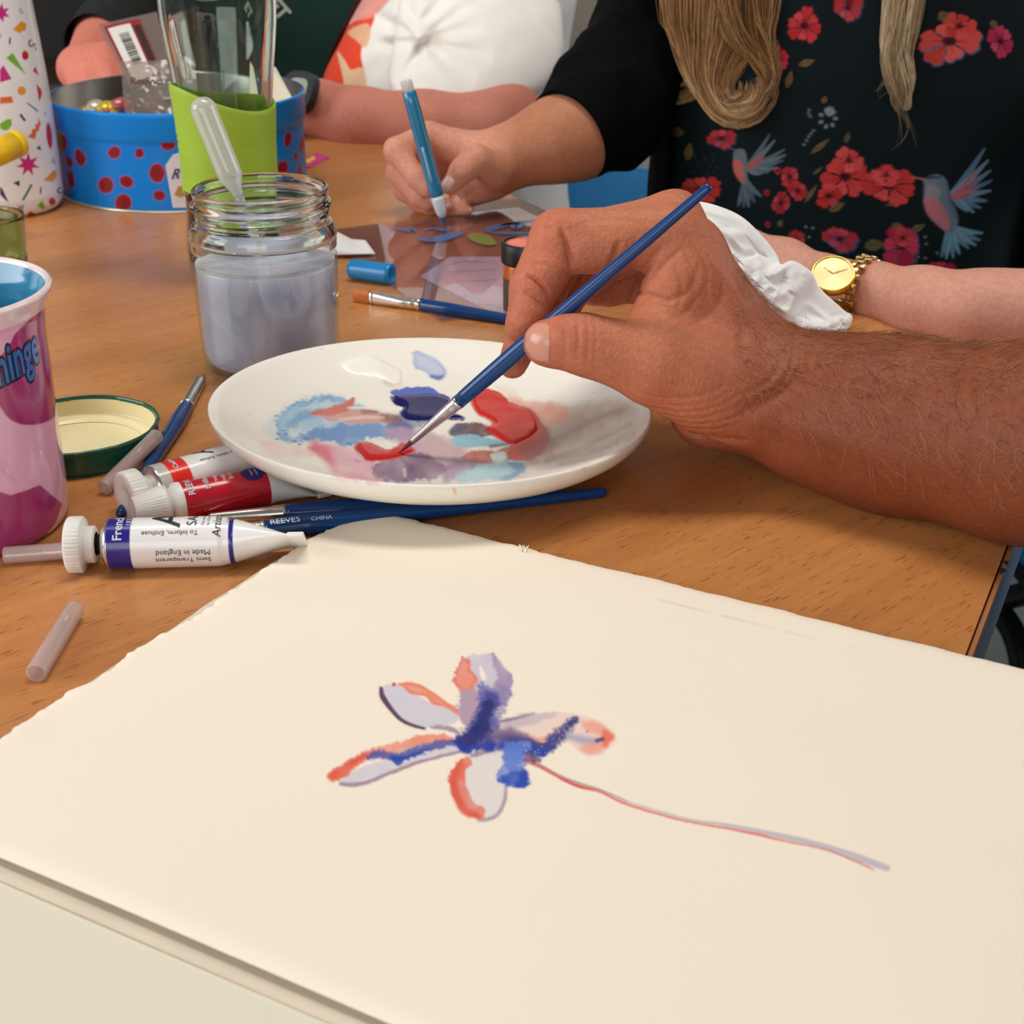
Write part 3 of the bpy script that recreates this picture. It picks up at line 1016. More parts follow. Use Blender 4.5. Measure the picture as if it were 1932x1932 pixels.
# pinks
cp.poly(pz([(280, 510), (340, 505), (420, 520), (490, 540), (470, 570), (380, 560), (300, 545)]), (242, 206, 200), .75, 7, 4, 5, .4)
cp.poly(pz([(480, 520), (560, 512), (640, 518), (720, 560), (770, 620), (790, 660), (700, 662), (620, 640), (560, 590), (510, 555)]), (222, 156, 178), .9, 5, 4, 4, .4)
cp.stroke(pz([(500, 522), (540, 550), (570, 600), (600, 630), (650, 640)]), [24, 22, 14, 12, 6], (214, 70, 90), .7, 6, wob=3, wash=.4)
cp.poly(pz([(780, 462), (860, 432), (980, 462), (1060, 500), (1120, 560), (1080, 610), (960, 600), (880, 560), (840, 510)]), (178, 142, 176), .92, 7, 4, 5, .3)
cp.poly(pz([(930, 480), (1040, 470), (1120, 510), (1120, 560), (1020, 590), (940, 540)]), (206, 176, 172), .75, 8, 4, 4, .4)
cp.poly(pz([(740, 602), (800, 562), (880, 545), (960, 556), (1040, 610), (1000, 645), (900, 662), (800, 658), (744, 640)]), (120, 80, 118), .97, 3.5, 4, 4, .25)
cp.poly(pz([(1040, 590), (1100, 570), (1180, 580), (1150, 610), (1080, 650), (1020, 660)]), (146, 108, 150), .88, 6, 4, 4, .3)
# dark tops
cp.poly(pz([(895, 150), (920, 135), (962, 155), (1000, 172), (1035, 210), (1020, 242), (970, 240), (940, 215), (905, 205)]), (188, 200, 222), .9, 3, 4, 3, .3, (140, 160, 206), 4)
cp.stroke(pz([(975, 236), (1005, 243), (1024, 234)]), [6, 9, 5], (84, 104, 172), .85, 2.5)
cp.poly(pz([(600, 190), (680, 155), (735, 150), (800, 180), (862, 210), (862, 260), (820, 272), (760, 246), (650, 230)]), (246, 243, 236), .9, 4, 4, 3)
cp.poly(pz([(772, 258), (800, 238), (842, 240), (862, 262), (830, 280), (790, 276)]), (222, 206, 182), .8, 3, 4, 3, .3)
cp.poly(pz([(812, 292), (880, 280), (962, 277), (1000, 300), (1050, 322), (1000, 330), (880, 318), (820, 312)]), (76, 98, 192), .95, 2, 4, 2)
cp.poly(pz([(812, 318), (870, 310), (1000, 310), (1050, 330), (1062, 380), (1110, 400), (1092, 415), (1010, 412), (930, 418), (870, 412), (845, 385), (860, 362), (822, 348)]), (30, 30, 96), 1, 2, 4, 2, .12)
cp.poly(pz([(850, 390), (930, 410), (1010, 412), (900, 445), (800, 440), (790, 425)]), (62, 74, 142), .85, 5, 4, 3, .3)
cp.poly(pz([(475, 384), (540, 366), (600, 350), (656, 324), (664, 340), (652, 368), (748, 376), (800, 394), (815, 420), (700, 428), (600, 420), (530, 405), (490, 396)]), (206, 150, 138), .95, 2.5, 4, 2, .15)
cp.poly(pz([(475, 384), (540, 366), (610, 348), (656, 324), (664, 340), (640, 372), (600, 388), (530, 395)]), (196, 104, 88), .9, 2.5, 4, 2, .2)
cp.stroke(pz([(700, 378), (750, 380)]), [10, 8], (150, 96, 92), .8, 3, 0)
cp.stroke(pz([(780, 400), (820, 404), (850, 416)]), [14, 18, 8], (128, 70, 66), .8, 4, wob=2)
cp.stroke(pz([(640, 364), (740, 366), (830, 386)]), [4, 5, 4], (240, 230, 222), .8, 2)
cp.stroke(pz([(600, 412), (700, 402), (780, 404)]), [5, 6, 4], (236, 206, 192), .7, 2.5)
# reds
cp.poly(pz([(1130, 318), (1180, 288), (1232, 294), (1278, 320), (1300, 345), (1372, 365), (1412, 410), (1452, 470), (1432, 530), (1372, 577), (1280, 572), (1290, 522), (1210, 470), (1188, 450), (1222, 430), (1200, 410), (1156, 386)]), (204, 46, 36), 1, 2.5, 4, 2, .12)
cp.poly(pz([(1290, 350), (1372, 365), (1412, 410), (1452, 470), (1432, 530), (1372, 577), (1330, 540), (1370, 470)]), (176, 46, 40), .6, 8, 4, 3, .2)
cp.stroke(pz([(1412, 420), (1448, 470), (1430, 530), (1372, 575)]), [10, 16, 18, 14], (150, 70, 62), .55, 7, wob=4)
cp.dot(pz([(1248, 398)])[0], 6, (110, 90, 140), 4, 0, .8, 2)
cp.poly(pz([(1055, 442), (1110, 422), (1200, 434), (1232, 460), (1150, 492), (1060, 476)]), (88, 32, 50), .97, 3, 4, 2, .2)
cp.stroke(pz([(1056, 462), (1090, 446), (1120, 440)]), [12, 14, 8], (48, 56, 108), .8, 3)
cp.poly(pz([(1058, 488), (1100, 474), (1180, 480), (1302, 510), (1212, 518), (1130, 526), (1070, 516)]), (128, 192, 212), .95, 2.5, 4, 2, .25)
cp.stroke(pz([(1215, 520), (1270, 512), (1300, 506)]), [7, 5, 2], (90, 60, 76), .8, 2)
cp.poly(pz([(1096, 562), (1160, 536), (1230, 540), (1290, 520), (1294, 572), (1222, 588), (1130, 582)]), (186, 66, 50), .95, 3, 4, 2, .25)
cp.poly(pz([(1076, 642), (1150, 602), (1220, 580), (1250, 552), (1274, 548), (1280, 585), (1352, 588), (1346, 630), (1272, 658), (1200, 655), (1100, 668)]), (150, 206, 222), .9, 4, 4, 3, .3)
cp.poly(pz([(1216, 552), (1268, 542), (1276, 566), (1240, 600), (1226, 584)]), (206, 226, 222), .95, 2, 4, 1)
cp.poly(pz([(1276, 586), (1352, 588), (1344, 630), (1270, 655), (1250, 648), (1310, 620)]), (66, 150, 202), .9, 4, 4, 2, .2)
cp.poly(pz([(662, 522), (690, 498), (742, 514), (800, 530), (860, 508), (912, 535), (864, 560), (800, 576), (720, 582), (688, 558)]), (204, 44, 46), 1, 2.5, 4, 2, .12)
cp.stroke(pz([(680, 545), (700, 560), (720, 540)]), [6, 7, 5], (150, 190, 210), .7, 2)
cp.poly(pz([(800, 640), (850, 650), (900, 652), (860, 668), (780, 660)]), (92, 92, 150), .6, 4, 4, 2)
cp.stroke(pz([(864, 612), (868, 640)]), [4, 5], (226, 214, 224), .8, 2, 0)
for x, y, r, c in ((1632, 302, 3, (206, 110, 90)), (1066, 698, 5, (226, 140, 110)), (1595, 610, 14, (226, 206, 186)), (66, 380, 8, (232, 176, 168)), (236, 388, 2, (120, 120, 120)), (530, 126, 3, (180, 150, 130)), (1212, 268, 6, (226, 110, 90))):
    cp.dot(pz([(x, y)])[0], r * .5, c, r * .3, 0, .8, 1)
plate = obj('plate', (Vp, Fp), M_GLAZE, cols=cp.c, label='white china plate smeared with wet red, blue and purple paint', cat='plate')


def plate_pt(px, py, lift=0.0):
    """point on the plate's upper face seen at a pixel of the study"""
    p = W(px, py, 0.6)
    d = unit(p - C0)
    lo, hi = 0.3, 0.9
    Ri = Rm.T
    for _ in range(40):
        m = (lo + hi) / 2
        q = Ri @ (C0 + d * m - PC)
        r = np.hypot(q[0], q[1])
        if q[2] > np.interp(r, upd[:, 0], upd[:, 1]) + lift:
            lo = m
        else:
            hi = m
    return C0 + d * lo


def dab(name, outline, col, h, label, rough=.18):
    """raised paint: a fine grid over the outline, thick inside, thin at its edge"""
    P = spline(pz(outline), 8 * len(outline), closed=True)
    lo_, hi_ = P.min(0) - 2, P.max(0) + 2
    gx_, gy_ = np.arange(lo_[0], hi_[0], 2.0), np.arange(lo_[1], hi_[1], 2.0)
    XX, YY = np.meshgrid(gx_, gy_, indexing='ij')
    q = np.stack([XX.ravel(), YY.ravel()], 1)
    d2 = np.full(len(q), 1e18)
    ins = np.zeros(len(q), bool)
    for a0, b0 in zip(P, np.roll(P, -1, 0)):
        e_ = b0 - a0
        t_ = np.clip(((q - a0) @ e_) / (e_ @ e_ + 1e-9), 0, 1)
        d2 = np.minimum(d2, ((q - a0 - t_[:, None] * e_) ** 2).sum(1))
        c_ = (a0[1] > q[:, 1]) != (b0[1] > q[:, 1])
        ins ^= c_ & (q[:, 0] < (b0[0] - a0[0]) * (q[:, 1] - a0[1]) / (b0[1] - a0[1] + 1e-12) + a0[0])
    d_ = np.sqrt(d2) * np.where(ins, 1, -1)
    k_ = np.clip((d_ + 1) / 9, 0, 1) ** .6
    hh_ = h * k_ * (1 + .5 * noise3(q, 1 / 34., 1) + .16 * noise3(q * np.array([.5, 1.6]), 1 / 16., 1)) - .00025 * (d_ < 1.2)
    keep = (d_ > -2.5).reshape(XX.shape)
    V = np.array([plate_pt(*p) if k else PC for p, k in zip(q, keep.ravel())]) + pn * hh_[:, None]
    F = grid_faces(*XX.shape)
    F = F[keep.ravel()[F].all(1)]
    used, inv = np.unique(F, return_inverse=True)
    return obj(name, (V[used], inv.reshape(F.shape)), mat(name + '_wet_' + str(col[0]), col, rough, spec=.22), plate, label=label)


dab('paint_dab', [(822, 318), (870, 312), (990, 312), (1046, 332), (1056, 380), (1100, 400), (1010, 408), (930, 414), (872, 408), (850, 384), (864, 362), (826, 346)], (28, 28, 92), .0011, 'thick dab of ultramarine blue')
dab('paint_dab', [(612, 190), (680, 160), (735, 155), (800, 184), (852, 212), (852, 254), (818, 264), (760, 240), (655, 225)], (244, 242, 236), .0010, 'thick dab of white paint')
dab('paint_dab', [(668, 522), (692, 503), (742, 518), (800, 534), (856, 514), (900, 535), (860, 556), (800, 571), (724, 576), (692, 554)], (202, 40, 42), .0008, 'wet dab of red where the brush touches')
dab('paint_dab', [(1140, 320), (1182, 294), (1230, 299), (1272, 322), (1296, 350), (1366, 372), (1400, 412), (1400, 460), (1340, 500), (1290, 510), (1216, 462), (1196, 446), (1230, 426), (1206, 404), (1164, 382)], (204, 44, 34), .0007, 'spread dab of bright red')


# ================================================================ brushes
def brush(name, label, tip, ferr0, ferr1, belly, end, r_b, r_f0, r_f1, r_belly, r_end, bcol, group='blue-handled brushes', flat=False, crimps=True, steel=M_STEEL):
    """tip .. ferr0 bristles, ferr0 .. ferr1 metal, ferr1 .. end lacquered handle (all world points)"""
    tip, ferr0, ferr1, belly, end = [np.asarray(p, float) for p in (tip, ferr0, ferr1, belly, end)]
    t = thing(name, label, 'paintbrush', belly, group)
    ax = unit(end - tip)
    n = 9
    s = np.linspace(0, 1, n)
    if flat:
        fl = [(1.0 + .75 * (1 - k), .55 + .45 * k) for k in s]
        br = sweep([tip + (ferr0 + ax * .003 - tip) * k for k in s], [r_f0 * (.92 + .12 * k) for k in s], 20, True, flat=[(.62, 1.35)] * n)
    else:
        br = sweep([tip + (ferr0 + ax * .003 - tip) * k for k in s], [max(.00008, r_f0 * (1 - (1 - k) ** 1.7)) for k in s], 14)
    b = obj('bristles', br, mat(name + '_hair_' + str(bcol[0]), bcol, .55, var=.3, vscale=900), t)
    m = 22
    s = np.linspace(0, 1, m)
    rad = [r_f0 + (r_f1 - r_f0) * k for k in s]
    if crimps:
        for k in range(m):
            for c in (.78, .90):
                rad[k] *= 1 - .07 * math.exp(-((s[k] - c) / .02) ** 2)
    fl = [(1 - .36 * max(0, 1 - k * 1.6), 1 + .38 * max(0, 1 - k * 1.6)) for k in s] if flat else None
    obj('ferrule', sweep([ferr0 + (ferr1 - ferr0) * k for k in s], rad, 24, flat=fl), steel, t)
    L1, L2 = np.linalg.norm(belly - ferr1), np.linalg.norm(end - belly)
    P, R = [], []
    for k in np.linspace(0, 1, 10):
        P.append(ferr1 + (belly - ferr1) * k)
        R.append(r_f1 * .97 + (r_belly - r_f1 * .97) * math.sin(k * math.pi / 2))
    for k in np.linspace(0.04, 1, 24):
        P.append(belly + (end - belly) * k)
        R.append(r_belly + (r_end - r_belly) * (k ** .9))
    e = P[-1]
    for k in (.5, .85, 1.0):
        P.append(e + ax * r_end * k)
        R.append(r_end * math.sqrt(max(0.0, 1 - k * k)) + .00005)
    obj('handle', sweep(P, R, 24), M_BLUEBRUSH, t)
    return t


def handle_text(t, s, start, d, updir, size, rad, shear=0):
    """small print along a round handle"""
    d, updir = unit(d), unit(updir)
    side = unit(np.cross(d, updir))
    updir = np.cross(side, d)

    def fun(x, y):
        a = .55 + y / rad
        return np.asarray(start) + d * x + (updir * math.sin(a) + np.cross(d, updir) * math.cos(a)) * (rad + .00012)
    return lettering('print', s, size, fun, M_PRINTWHITE, next(c for c in t.children if c.name.startswith('handle')), shear=shear)


# held brush: bristles on the plate, end up in the air
bT = plate_pt(752, 855, 0.0004)
D_T = float((bT - C0) @ FW)
bE = W(1334, 356, 0.560)
axis_px = lambda x: None
bL = bE - bT
bU = unit(bL)


def on_brush(px):
    """point of the held brush's axis seen at image column px"""
    lo, hi = 0.0, 1.0
    for _ in range(40):
        m = (lo + hi) / 2
        if PX(bT + bL * m)[0] < px:
            lo = m
        else:
            hi = m
    return bT + bL * lo


held = brush('paintbrush', 'blue-handled brush held by the painter, its tip in red paint on the plate', bT, on_brush(776), on_brush(866), on_brush(985), bE,
             0, .0013, .0030, .0034, .0019, (120, 52, 40), steel=M_STEEL)
r0 = .0030
brush('paintbrush', 'blue-handled brush lying behind the paint tubes with its tip at the water jar', G(386, 703, .003), G(378, 718, .0032), G(352, 766, r0), G(332, 800, .0034), G(228, 968, .0022), 0, .0026, .0031, .0037, .0020, (176, 112, 52))
b1 = brush('paintbrush', 'upper of two blue brushes tucked under the plate, silver ferrule showing', G(372, 984, .0022), G(392, 978, .0024), G(541, 968, .0036), G(640, 962, .0042), G(905, 944, .0026), 0, .0022, .0036, .0043, .0022, (120, 70, 40))
b2 = brush('paintbrush', 'lower blue brush in front of the plate, end pointing at the forearm', G(350, 1012, .002), G(380, 1010, .0024), G(500, 998, .0036), G(590, 988, .0042), G(1136, 929, .0022), 0, .0022, .0034, .0042, .0021, (120, 70, 40))
brush('paintbrush', 'flat brush with orange bristles lying behind the plate', G(668, 557, .0036), G(697, 562, .0036), G(795, 575, .0032), G(850, 584, .0034), G(1075, 622, .0022), 0, .0030, .0036, .0038, .0020, (196, 110, 44), flat=True)
dd = G(1136, 929, .0022) - G(590, 988, .0042)
handle_text(b2, 'REEVES', G(509, 1000, .0062), dd, (0, .45, 1), .0036, .0041)
handle_text(b2, 'CHINA', G(586, 993, .0062), dd, (0, .45, 1), .0026, .0042)
dd = G(905, 944, .0026) - G(640, 962, .0042)
handle_text(b1, '12', G(728, 958, .0058), dd, (0, .45, 1), .0024, .0038)
handle_text(b1, 'AS', G(740, 957, .0058), dd, (0, .45, 1), .0024, .0038)
handle_text(b1, 'REEVES', G(780, 953, .0054), dd, (0, .45, 1), .0022, .0034)

# ================================================================ brush sleeves
M_SLEEVE = thin_clear('frosted_sleeve', (246, 240, 238), 1.45, .12, .42, (240, 226, 222))


def sleeve(label, a, b, r, group='clear plastic brush sleeves'):
    a, b = np.asarray(a), np.asarray(b)
    L = np.linalg.norm(b - a)
    return obj('brush_sleeve', lathe([(r * .78, 0), (r * .97, 0), (r, .0004), (r, L - .0004), (r * .97, L), (r * .78, L), (r * .76, L * .5), (r * .78, 0)], a, b - a, 40), M_SLEEVE,
               label=label, cat='plastic tube', group=group)


sleeve('clear plastic sleeve leaning on the green jar lid', G(196, 921, .0034), G(296, 822, .0105), .0032)
sleeve('clear plastic sleeve lying alone left of the painted paper', G(68, 1270, .0034), G(141, 1150, .0034), .0034)
sl = sleeve('clear plastic sleeve poking out behind the blue paint tube cap', G(8, 1048, .0034), G(190, 1034, .0040), .0032)
p0, p1 = G(78, 1043, .0036), G(186, 1034, .0040)
obj('ferrule', sweep([p0 + (p1 - p0) * k for k in np.linspace(0, 1, 6)], [.0015, .0017, .0018, .0019, .002, .002], 16), M_STEEL, sl, label='metal ferrule inside the sleeve')

# ================================================================ paint tubes
M_TUBEW = mat('tube_enamel_white', None, .22, attr=True, var=.01, coat=.4)


def paint_tube(label, a, d, L, r, bands, base, crimp_w, crimp_tilt, cap, roll, neck=.008, fold=.0):
    """aluminium tube: shoulder at a, body along d for length L, flattened to a crimp at the far end"""
    t = thing('paint_tube', label, 'paint tube', a, 'tubes of watercolour paint')
    d = unit(d)
    s, u = frame(d)
    nseg, nl = 96, 150
    V, tt = [], np.linspace(0, 1, nl)
    ang = np.linspace(0, 2 * math.pi, nseg, endpoint=False)
    for k in tt:
        f = np.clip((k - .60) / .40, 0, 1) ** 1.2
        ca, sa = np.cos(ang), np.sin(ang)
        wx = r * (1 - f) + crimp_w * f
        wy = r * (1 - f) + .0007 * f
        c, sn = math.cos(crimp_tilt), math.sin(crimp_tilt)
        pc_x, pc_y = wx * ca, wy * sa
        # rotate the flattened section into the crimp's plane as it closes
        X = pc_x * c - pc_y * sn if f > 0 else pc_x
        Y = pc_x * sn + pc_y * c if f > 0 else pc_y
        X = X * min(1, f * 6) + r * ca * (1 - min(1, f * 6)) if f > 0 else r * ca
        Y = Y * min(1, f * 6) + r * sa * (1 - min(1, f * 6)) if f > 0 else r * sa
        drop = (r - (crimp_w * abs(sn) + .0012)) * f
        Y = Y - drop + fold * math.sin(f * math.pi) * np.sin(2 * ang) * r
        V.append(a + d * (L * k) + X[:, None] * s + Y[:, None] * u)
    V = np.array(V)
    cols = np.tile(lin(base), (nl, nseg, 1))
    for b0, b1, c in bands:
        m = (tt >= b0) & (tt <= b1)
        cols[m] = lin(c)
    F = grid_faces(nl, nseg, wrap_m=True)
    body = obj('tube_body', (V.reshape(-1, 3), F), M_TUBEW, t, cols=cols.reshape(-1, 3))
    # crimp: folded seam
    ce = a + d * L - u * (r - (crimp_w * abs(math.sin(crimp_tilt)) + .0012))
    cs = s * math.cos(crimp_tilt) + u * math.sin(crimp_tilt)
    cu = np.cross(cs, d)
    Vb, Fb = box((0, 0, 0), (crimp_w * 2.02, .006, .0018), bev=.0004)
    Vb = ce + np.multiply.outer(Vb[:, 0], cs) + np.multiply.outer(Vb[:, 1] + .002, d) + np.multiply.outer(Vb[:, 2], cu)
    obj('crimped_end', (Vb, Fb), mat('tube_crimp', base, .3), t, label='folded flat end of the tube')
    # shoulder and neck
    obj('shoulder', lathe([(r, 0.0), (r * .99, -.0006), (r * .93, -.0014), (r * .5, -.0036), (r * .42, -.0038), (r * .42, -.0075), (0, -.0075)], a, d, 48), M_STEEL, t)
    return t, body, (d, s, u)


def ribbed_cap(t, base, d, prof, ribs=44, amp=.00022, z0=.0, z1=.008):
    """screw cap with grip ribs between z0 and z1"""
    V, F = lathe(prof, (0, 0, 0), (0, 0, 1), ribs * 4)
    a = np.arctan2(V[:, 1], V[:, 0])
    m = (V[:, 2] > z0) & (V[:, 2] < z1)
    rr = np.hypot(V[:, 0], V[:, 1])
    k = 1 + np.where(m & (rr > .002), amp / np.maximum(rr, 1e-6) * np.sign(np.cos(a * ribs)), 0)
    V[:, :2] *= k[:, None]
    R = np.array(Vector((0, 0, 1)).rotation_difference(Vector(unit(d))).to_matrix())
    return obj('cap', (V @ R.T + base, F), M_WHITEPLASTIC, t, smooth=True)


def tube_text(t, s, a, fr, r, x0, ang0, size, material, along=False, bold=0.0, shear=0.0, flip=1, spacing=1.0, cut=4, lift=.00015, rfun=None):
    """print on the round part of a tube; along = text runs along the axis, else around it"""
    d, sd, u = fr

    def fun(x, y):
        if along:
            ax, aa = x0 + flip * x, ang0 - flip * y / r
        else:
            ax, aa = x0 - flip * y, ang0 - flip * x / r
        # ang0 measured from straight up, positive towards the viewer
        n_ = u * math.cos(aa) - vd * math.sin(aa) * -1
        return a + d * ax + n_ * (r + lift)
    # viewer side direction
    vd = sd if sd[1] < 0 else -sd
    return lettering('print', s, size, fun, material, next(c for c in t.children if c.name.startswith('tube_body')), bold=bold, shear=shear, spacing=spacing, cut=cut)


BLUEBAND = (38, 34, 132)
# front tube
tr = .0093
ta, tb = G(209, 1026, tr), G(552, 1017, tr)
td = unit(tb - ta)
tl = np.linalg.norm(tb - ta)
t1, b, fr = paint_tube('white tube with dark blue bands beside the near sheet, cap pointing left', ta, td, tl, tr, [(0, .13, BLUEBAND), (.66, .69, BLUEBAND)], (236, 236, 236), .0118, math.radians(38), None, 0, fold=.05)
ribbed_cap(t1, ta - td * .0155, td, [(0, .0002), (.0092, .0), (.0100, .0006), (.0102, .0012), (.0102, .0056), (.0098, .0062), (.0068, .0064), (.0068, .0098), (.0064, .0102), (.0045, .0104)], 46, .0002, .0004, .006)
dk, wt = M_PRINTBLACK, M_PRINTWHITE
tube_text(t1, 'French Ultra', ta, fr, tr, .0056, 1.02, .0046, wt, bold=.02)
tube_text(t1, '183', ta, fr, tr, .0090, .42, .0032, wt)
tube_text(t1, 'To Inform, Enthuse', ta, fr, tr, .0330, .66, .0026, dk, along=True, flip=-1)
tube_text(t1, 'A', ta, fr, tr, .0262, .52, .0150, dk, shear=.1, bold=.01, cut=8)
tube_text(t1, 'SAA', ta, fr, tr, .0322, .46, .0052, dk, shear=.05, cut=5)
tube_text(t1, 'The society', ta, fr, tr, .0350, .46, .0015, dk, cut=3)
tube_text(t1, 'for all artists', ta, fr, tr, .0368, .46, .0015, dk, cut=3)
tube_text(t1, "Artists' Water", ta, fr, tr, .0410, .98, .0044, dk, shear=.2)
tube_text(t1, '14ml', ta, fr, tr, .0446, .35, .0026, dk)
tube_text(t1, 'Made in England', ta, fr, tr, .0372, 1.45, .0030, dk, along=True, flip=-1)
tube_text(t1, 'Semi Transparent', ta, fr, tr, .0372, 1.78, .0028, dk, along=True, flip=-1)

# tube at the back: red band
ra = .0092
a2 = G(291, 921, ra)
d2 = unit(G(478, 868, ra) - a2)
t2, b, fr2 = paint_tube('white tube with a bright red band, rearmost of the three tubes', a2, d2, .066, ra, [(0, .07, (196, 190, 186)), (.07, .20, (228, 44, 32)), (.665, .685, (214, 80, 50))], (234, 234, 234), .0116, math.radians(8), None, 0)
ribbed_cap(t2, a2 - d2 * .0128 - np.array([0, 0, .0006]), d2, [(0, .0012), (.003, .0012), (.0035, .0004), (.0094, .0), (.0101, .0006), (.0102, .0012), (.0102, .0064), (.0098, .0070), (.0066, .0072), (.0064, .0100), (.004, .0102)], 46, .0002, .0004, .0066)
tube_text(t2, 'Cadmium Red', a2, fr2, ra, .0092, .55, .0030, wt, bold=.02)
tube_text(t2, 'A', a2, fr2, ra, .0262, .25, .0115, dk, shear=.2, cut=8)
tube_text(t2, 'To Inform, Enthuse', a2, fr2, ra, .0345, .42, .0020, dk, along=True, flip=-1)
tube_text(t2, 'Artists', a2, fr2, ra, .0420, .45, .0032, dk, shear=.2)

# small red tube in the middle
rr_ = .0078
a3 = G(337, 948, rr_)
d3 = unit(G(520, 912, rr_) - a3)
t3, b, fr3 = paint_tube('small dark red tube with a white tail, middle of the three tubes', a3, d3, .055, rr_, [(0, .64, (188, 22, 42))], (222, 222, 224), .0090, math.radians(4), None, 0)
ribbed_cap(t3, a3 - d3 * .0180, d3, [(0, .0014), (.0036, .0014), (.0042, .0004), (.0050, .0), (.0056, .0006), (.0076, .0105), (.0078, .0118), (.0078, .0135), (.0060, .0136), (.0060, .016), (.004, .016)], 40, .00018, .001, .0112)
obj('collar', lathe([(rr_ * 1.02, .0012), (rr_ * 1.03, 0), (rr_ * 1.0, -.0016), (rr_ * .8, -.0030), (rr_ * .5, -.0036), (0, -.0036)], a3, d3, 48), M_WHITEPLASTIC, t3)
tube_text(t3, 'REEVES', a3, fr3, rr_, .0054, .92, .0037, wt, bold=.02)
tube_text(t3, 'brilliant red', a3, fr3, rr_, .0118, .75, .0030, wt, bold=.01)
tube_text(t3, 'rouge brillant', a3, fr3, rr_, .0155, .50, .0026, wt)
tube_text(t3, 'rojo brillante', a3, fr3, rr_, .0188, .48, .0026, wt)
tube_text(t3, 'Brillantrot', a3, fr3, rr_, .0218, .45, .0026, wt)
tube_text(t3, '10ml e', a3, fr3, rr_, .0275, .62, .0020, wt)
# dark blue oval badge on the tube
sd, u3 = fr3[1], fr3[2]
vd3 = sd if sd[1] < 0 else -sd
Vv, Ff = [], []
for i in range(9):
    for j in range(32):
        e, g = .0048 * i / 8 * math.cos(j / 32 * 2 * math.pi), .0040 * i / 8 * math.sin(j / 32 * 2 * math.pi)
        aa = .28 + g / rr_
        Vv.append(a3 + d3 * (.0300 + e) + (u3 * math.cos(aa) + vd3 * math.sin(aa)) * (rr_ + .00018))
obj('badge', (Vv, grid_faces(9, 32, wrap_m=True)), mat('navy_badge', (42, 36, 110), .4), t3, label='dark blue oval badge')
tube_text(t3, 'water', a3, fr3, rr_, .0296, .50, .0018, wt, lift=.0003)
tube_text(t3, 'colour', a3, fr3, rr_, .0316, .50, .0018, wt, lift=.0003)

# ================================================================ water jar
JC = np.array([-0.1205, 0.7200, TZ])
jar = thing('water_jar', 'open glass jar of cloudy grey paint water beside the plate', 'jar', JC)
jp = [(0, .0), (.0275, .0), (.0305, .0010), (.0328, .0040), (.0338, .0080), (.0342, .015), (.0352, .060), (.0356, .0655), (.0352, .0690), (.0338, .0712), (.0322, .0722), (.0316, .0735),
      (.0322, .0755), (.0317, .0772), (.0320, .0790), (.0329, .0800), (.0331, .0815), (.0322, .0826), (.0318, .0840), (.0324, .0856), (.0327, .0872), (.0322, .0884), (.0313, .0888),
      (.0304, .0884), (.0300, .0872), (.0298, .0840), (.0297, .0740), (.0305, .0715), (.0322, .0695), (.0330, .0660), (.0328, .060), (.0318, .015), (.0312, .0085), (.0295, .0055), (.0, .0050)]
Vj, Fj = lathe(spline(jp, 140), JC, seg=128)
# the screw thread climbs around the neck
rel = Vj - JC
ang = np.arctan2(rel[:, 1], rel[:, 0])
rj = np.hypot(rel[:, 0], rel[:, 1])
thr = sum(.0009 * np.exp(-((rel[:, 2] - (.0775 + .0045 * (((ang + k * 2.09) % 6.283) / 6.283))) / .0011) ** 2) for k in range(3))
m = (rj > .0310) & (rel[:, 2] > .0735) & (rel[:, 2] < .0845)
Vj[m, :2] += (rel[m, :2] / rj[m, None]) * (thr[m, None] - .0002)
cut = JC[2] + .0535
keep = (Vj[Fj][:, :, 2] > cut).all(1)
used, inv = np.unique(Fj[keep], return_inverse=True)
obj('glass_neck', (Vj[used], inv.reshape(-1, 4)), M_GLASS, jar, label='thick clear glass shoulder, thread and rim')
M_THIN = thin_clear('thin_glass_wall', (236, 246, 240), 1.5, .01, .03)
obj('glass_wall', lathe(spline([(.0352, .0545), (.0351, .0535), (.0347, .035), (.0342, .015), (.0338, .0080), (.0328, .0040), (.0305, .0010), (.0275, 0), (0, 0)], 40), JC, seg=128), M_THIN, jar, label='clear glass wall around the water')
m_, nt, p = new_mat('cloudy_water')
p.inputs['Base Color'].default_value = rgba((176, 178, 196))
p.inputs['Roughness'].default_value = 0.06
p.inputs['Subsurface Weight'].default_value = 0.9
p.inputs['Subsurface Radius'].default_value = (1.0, 1.0, 1.05)
p.inputs['Subsurface Scale'].default_value = 0.02
p.inputs['Transmission Weight'].default_value = 0.06
N, L = nt.nodes, nt.links
tc = N.new('ShaderNodeTexCoord')
wn_ = N.new('ShaderNodeTexNoise')
wn_.inputs['Scale'].default_value = 26
wn_.inputs['Distortion'].default_value = 1.5
cr = N.new('ShaderNodeValToRGB')
cr.color_ramp.elements[0].color, cr.color_ramp.elements[0].position = rgba((186, 180, 208)), .4
cr.color_ramp.elements[1].color, cr.color_ramp.elements[1].position = rgba((208, 202, 226)), .72
L.new(tc.outputs['Object'], wn_.inputs['Vector'])
L.new(wn_.outputs['Fac'], cr.inputs['Fac'])
L.new(cr.outputs['Color'], p.inputs['Base Color'])
WZ = .0525
wprof = [(0, .0022), (.0290, .0026), (.0314, .0050), (.0326, .0090), (.0331, .015), (.0337, WZ - .001), (.0338, WZ + .0004), (.0332, WZ - .0001), (0, WZ - .0002)]
obj('paint_water', lathe(wprof, JC, seg=96), m_, jar, label='cloudy lilac-grey paint water')

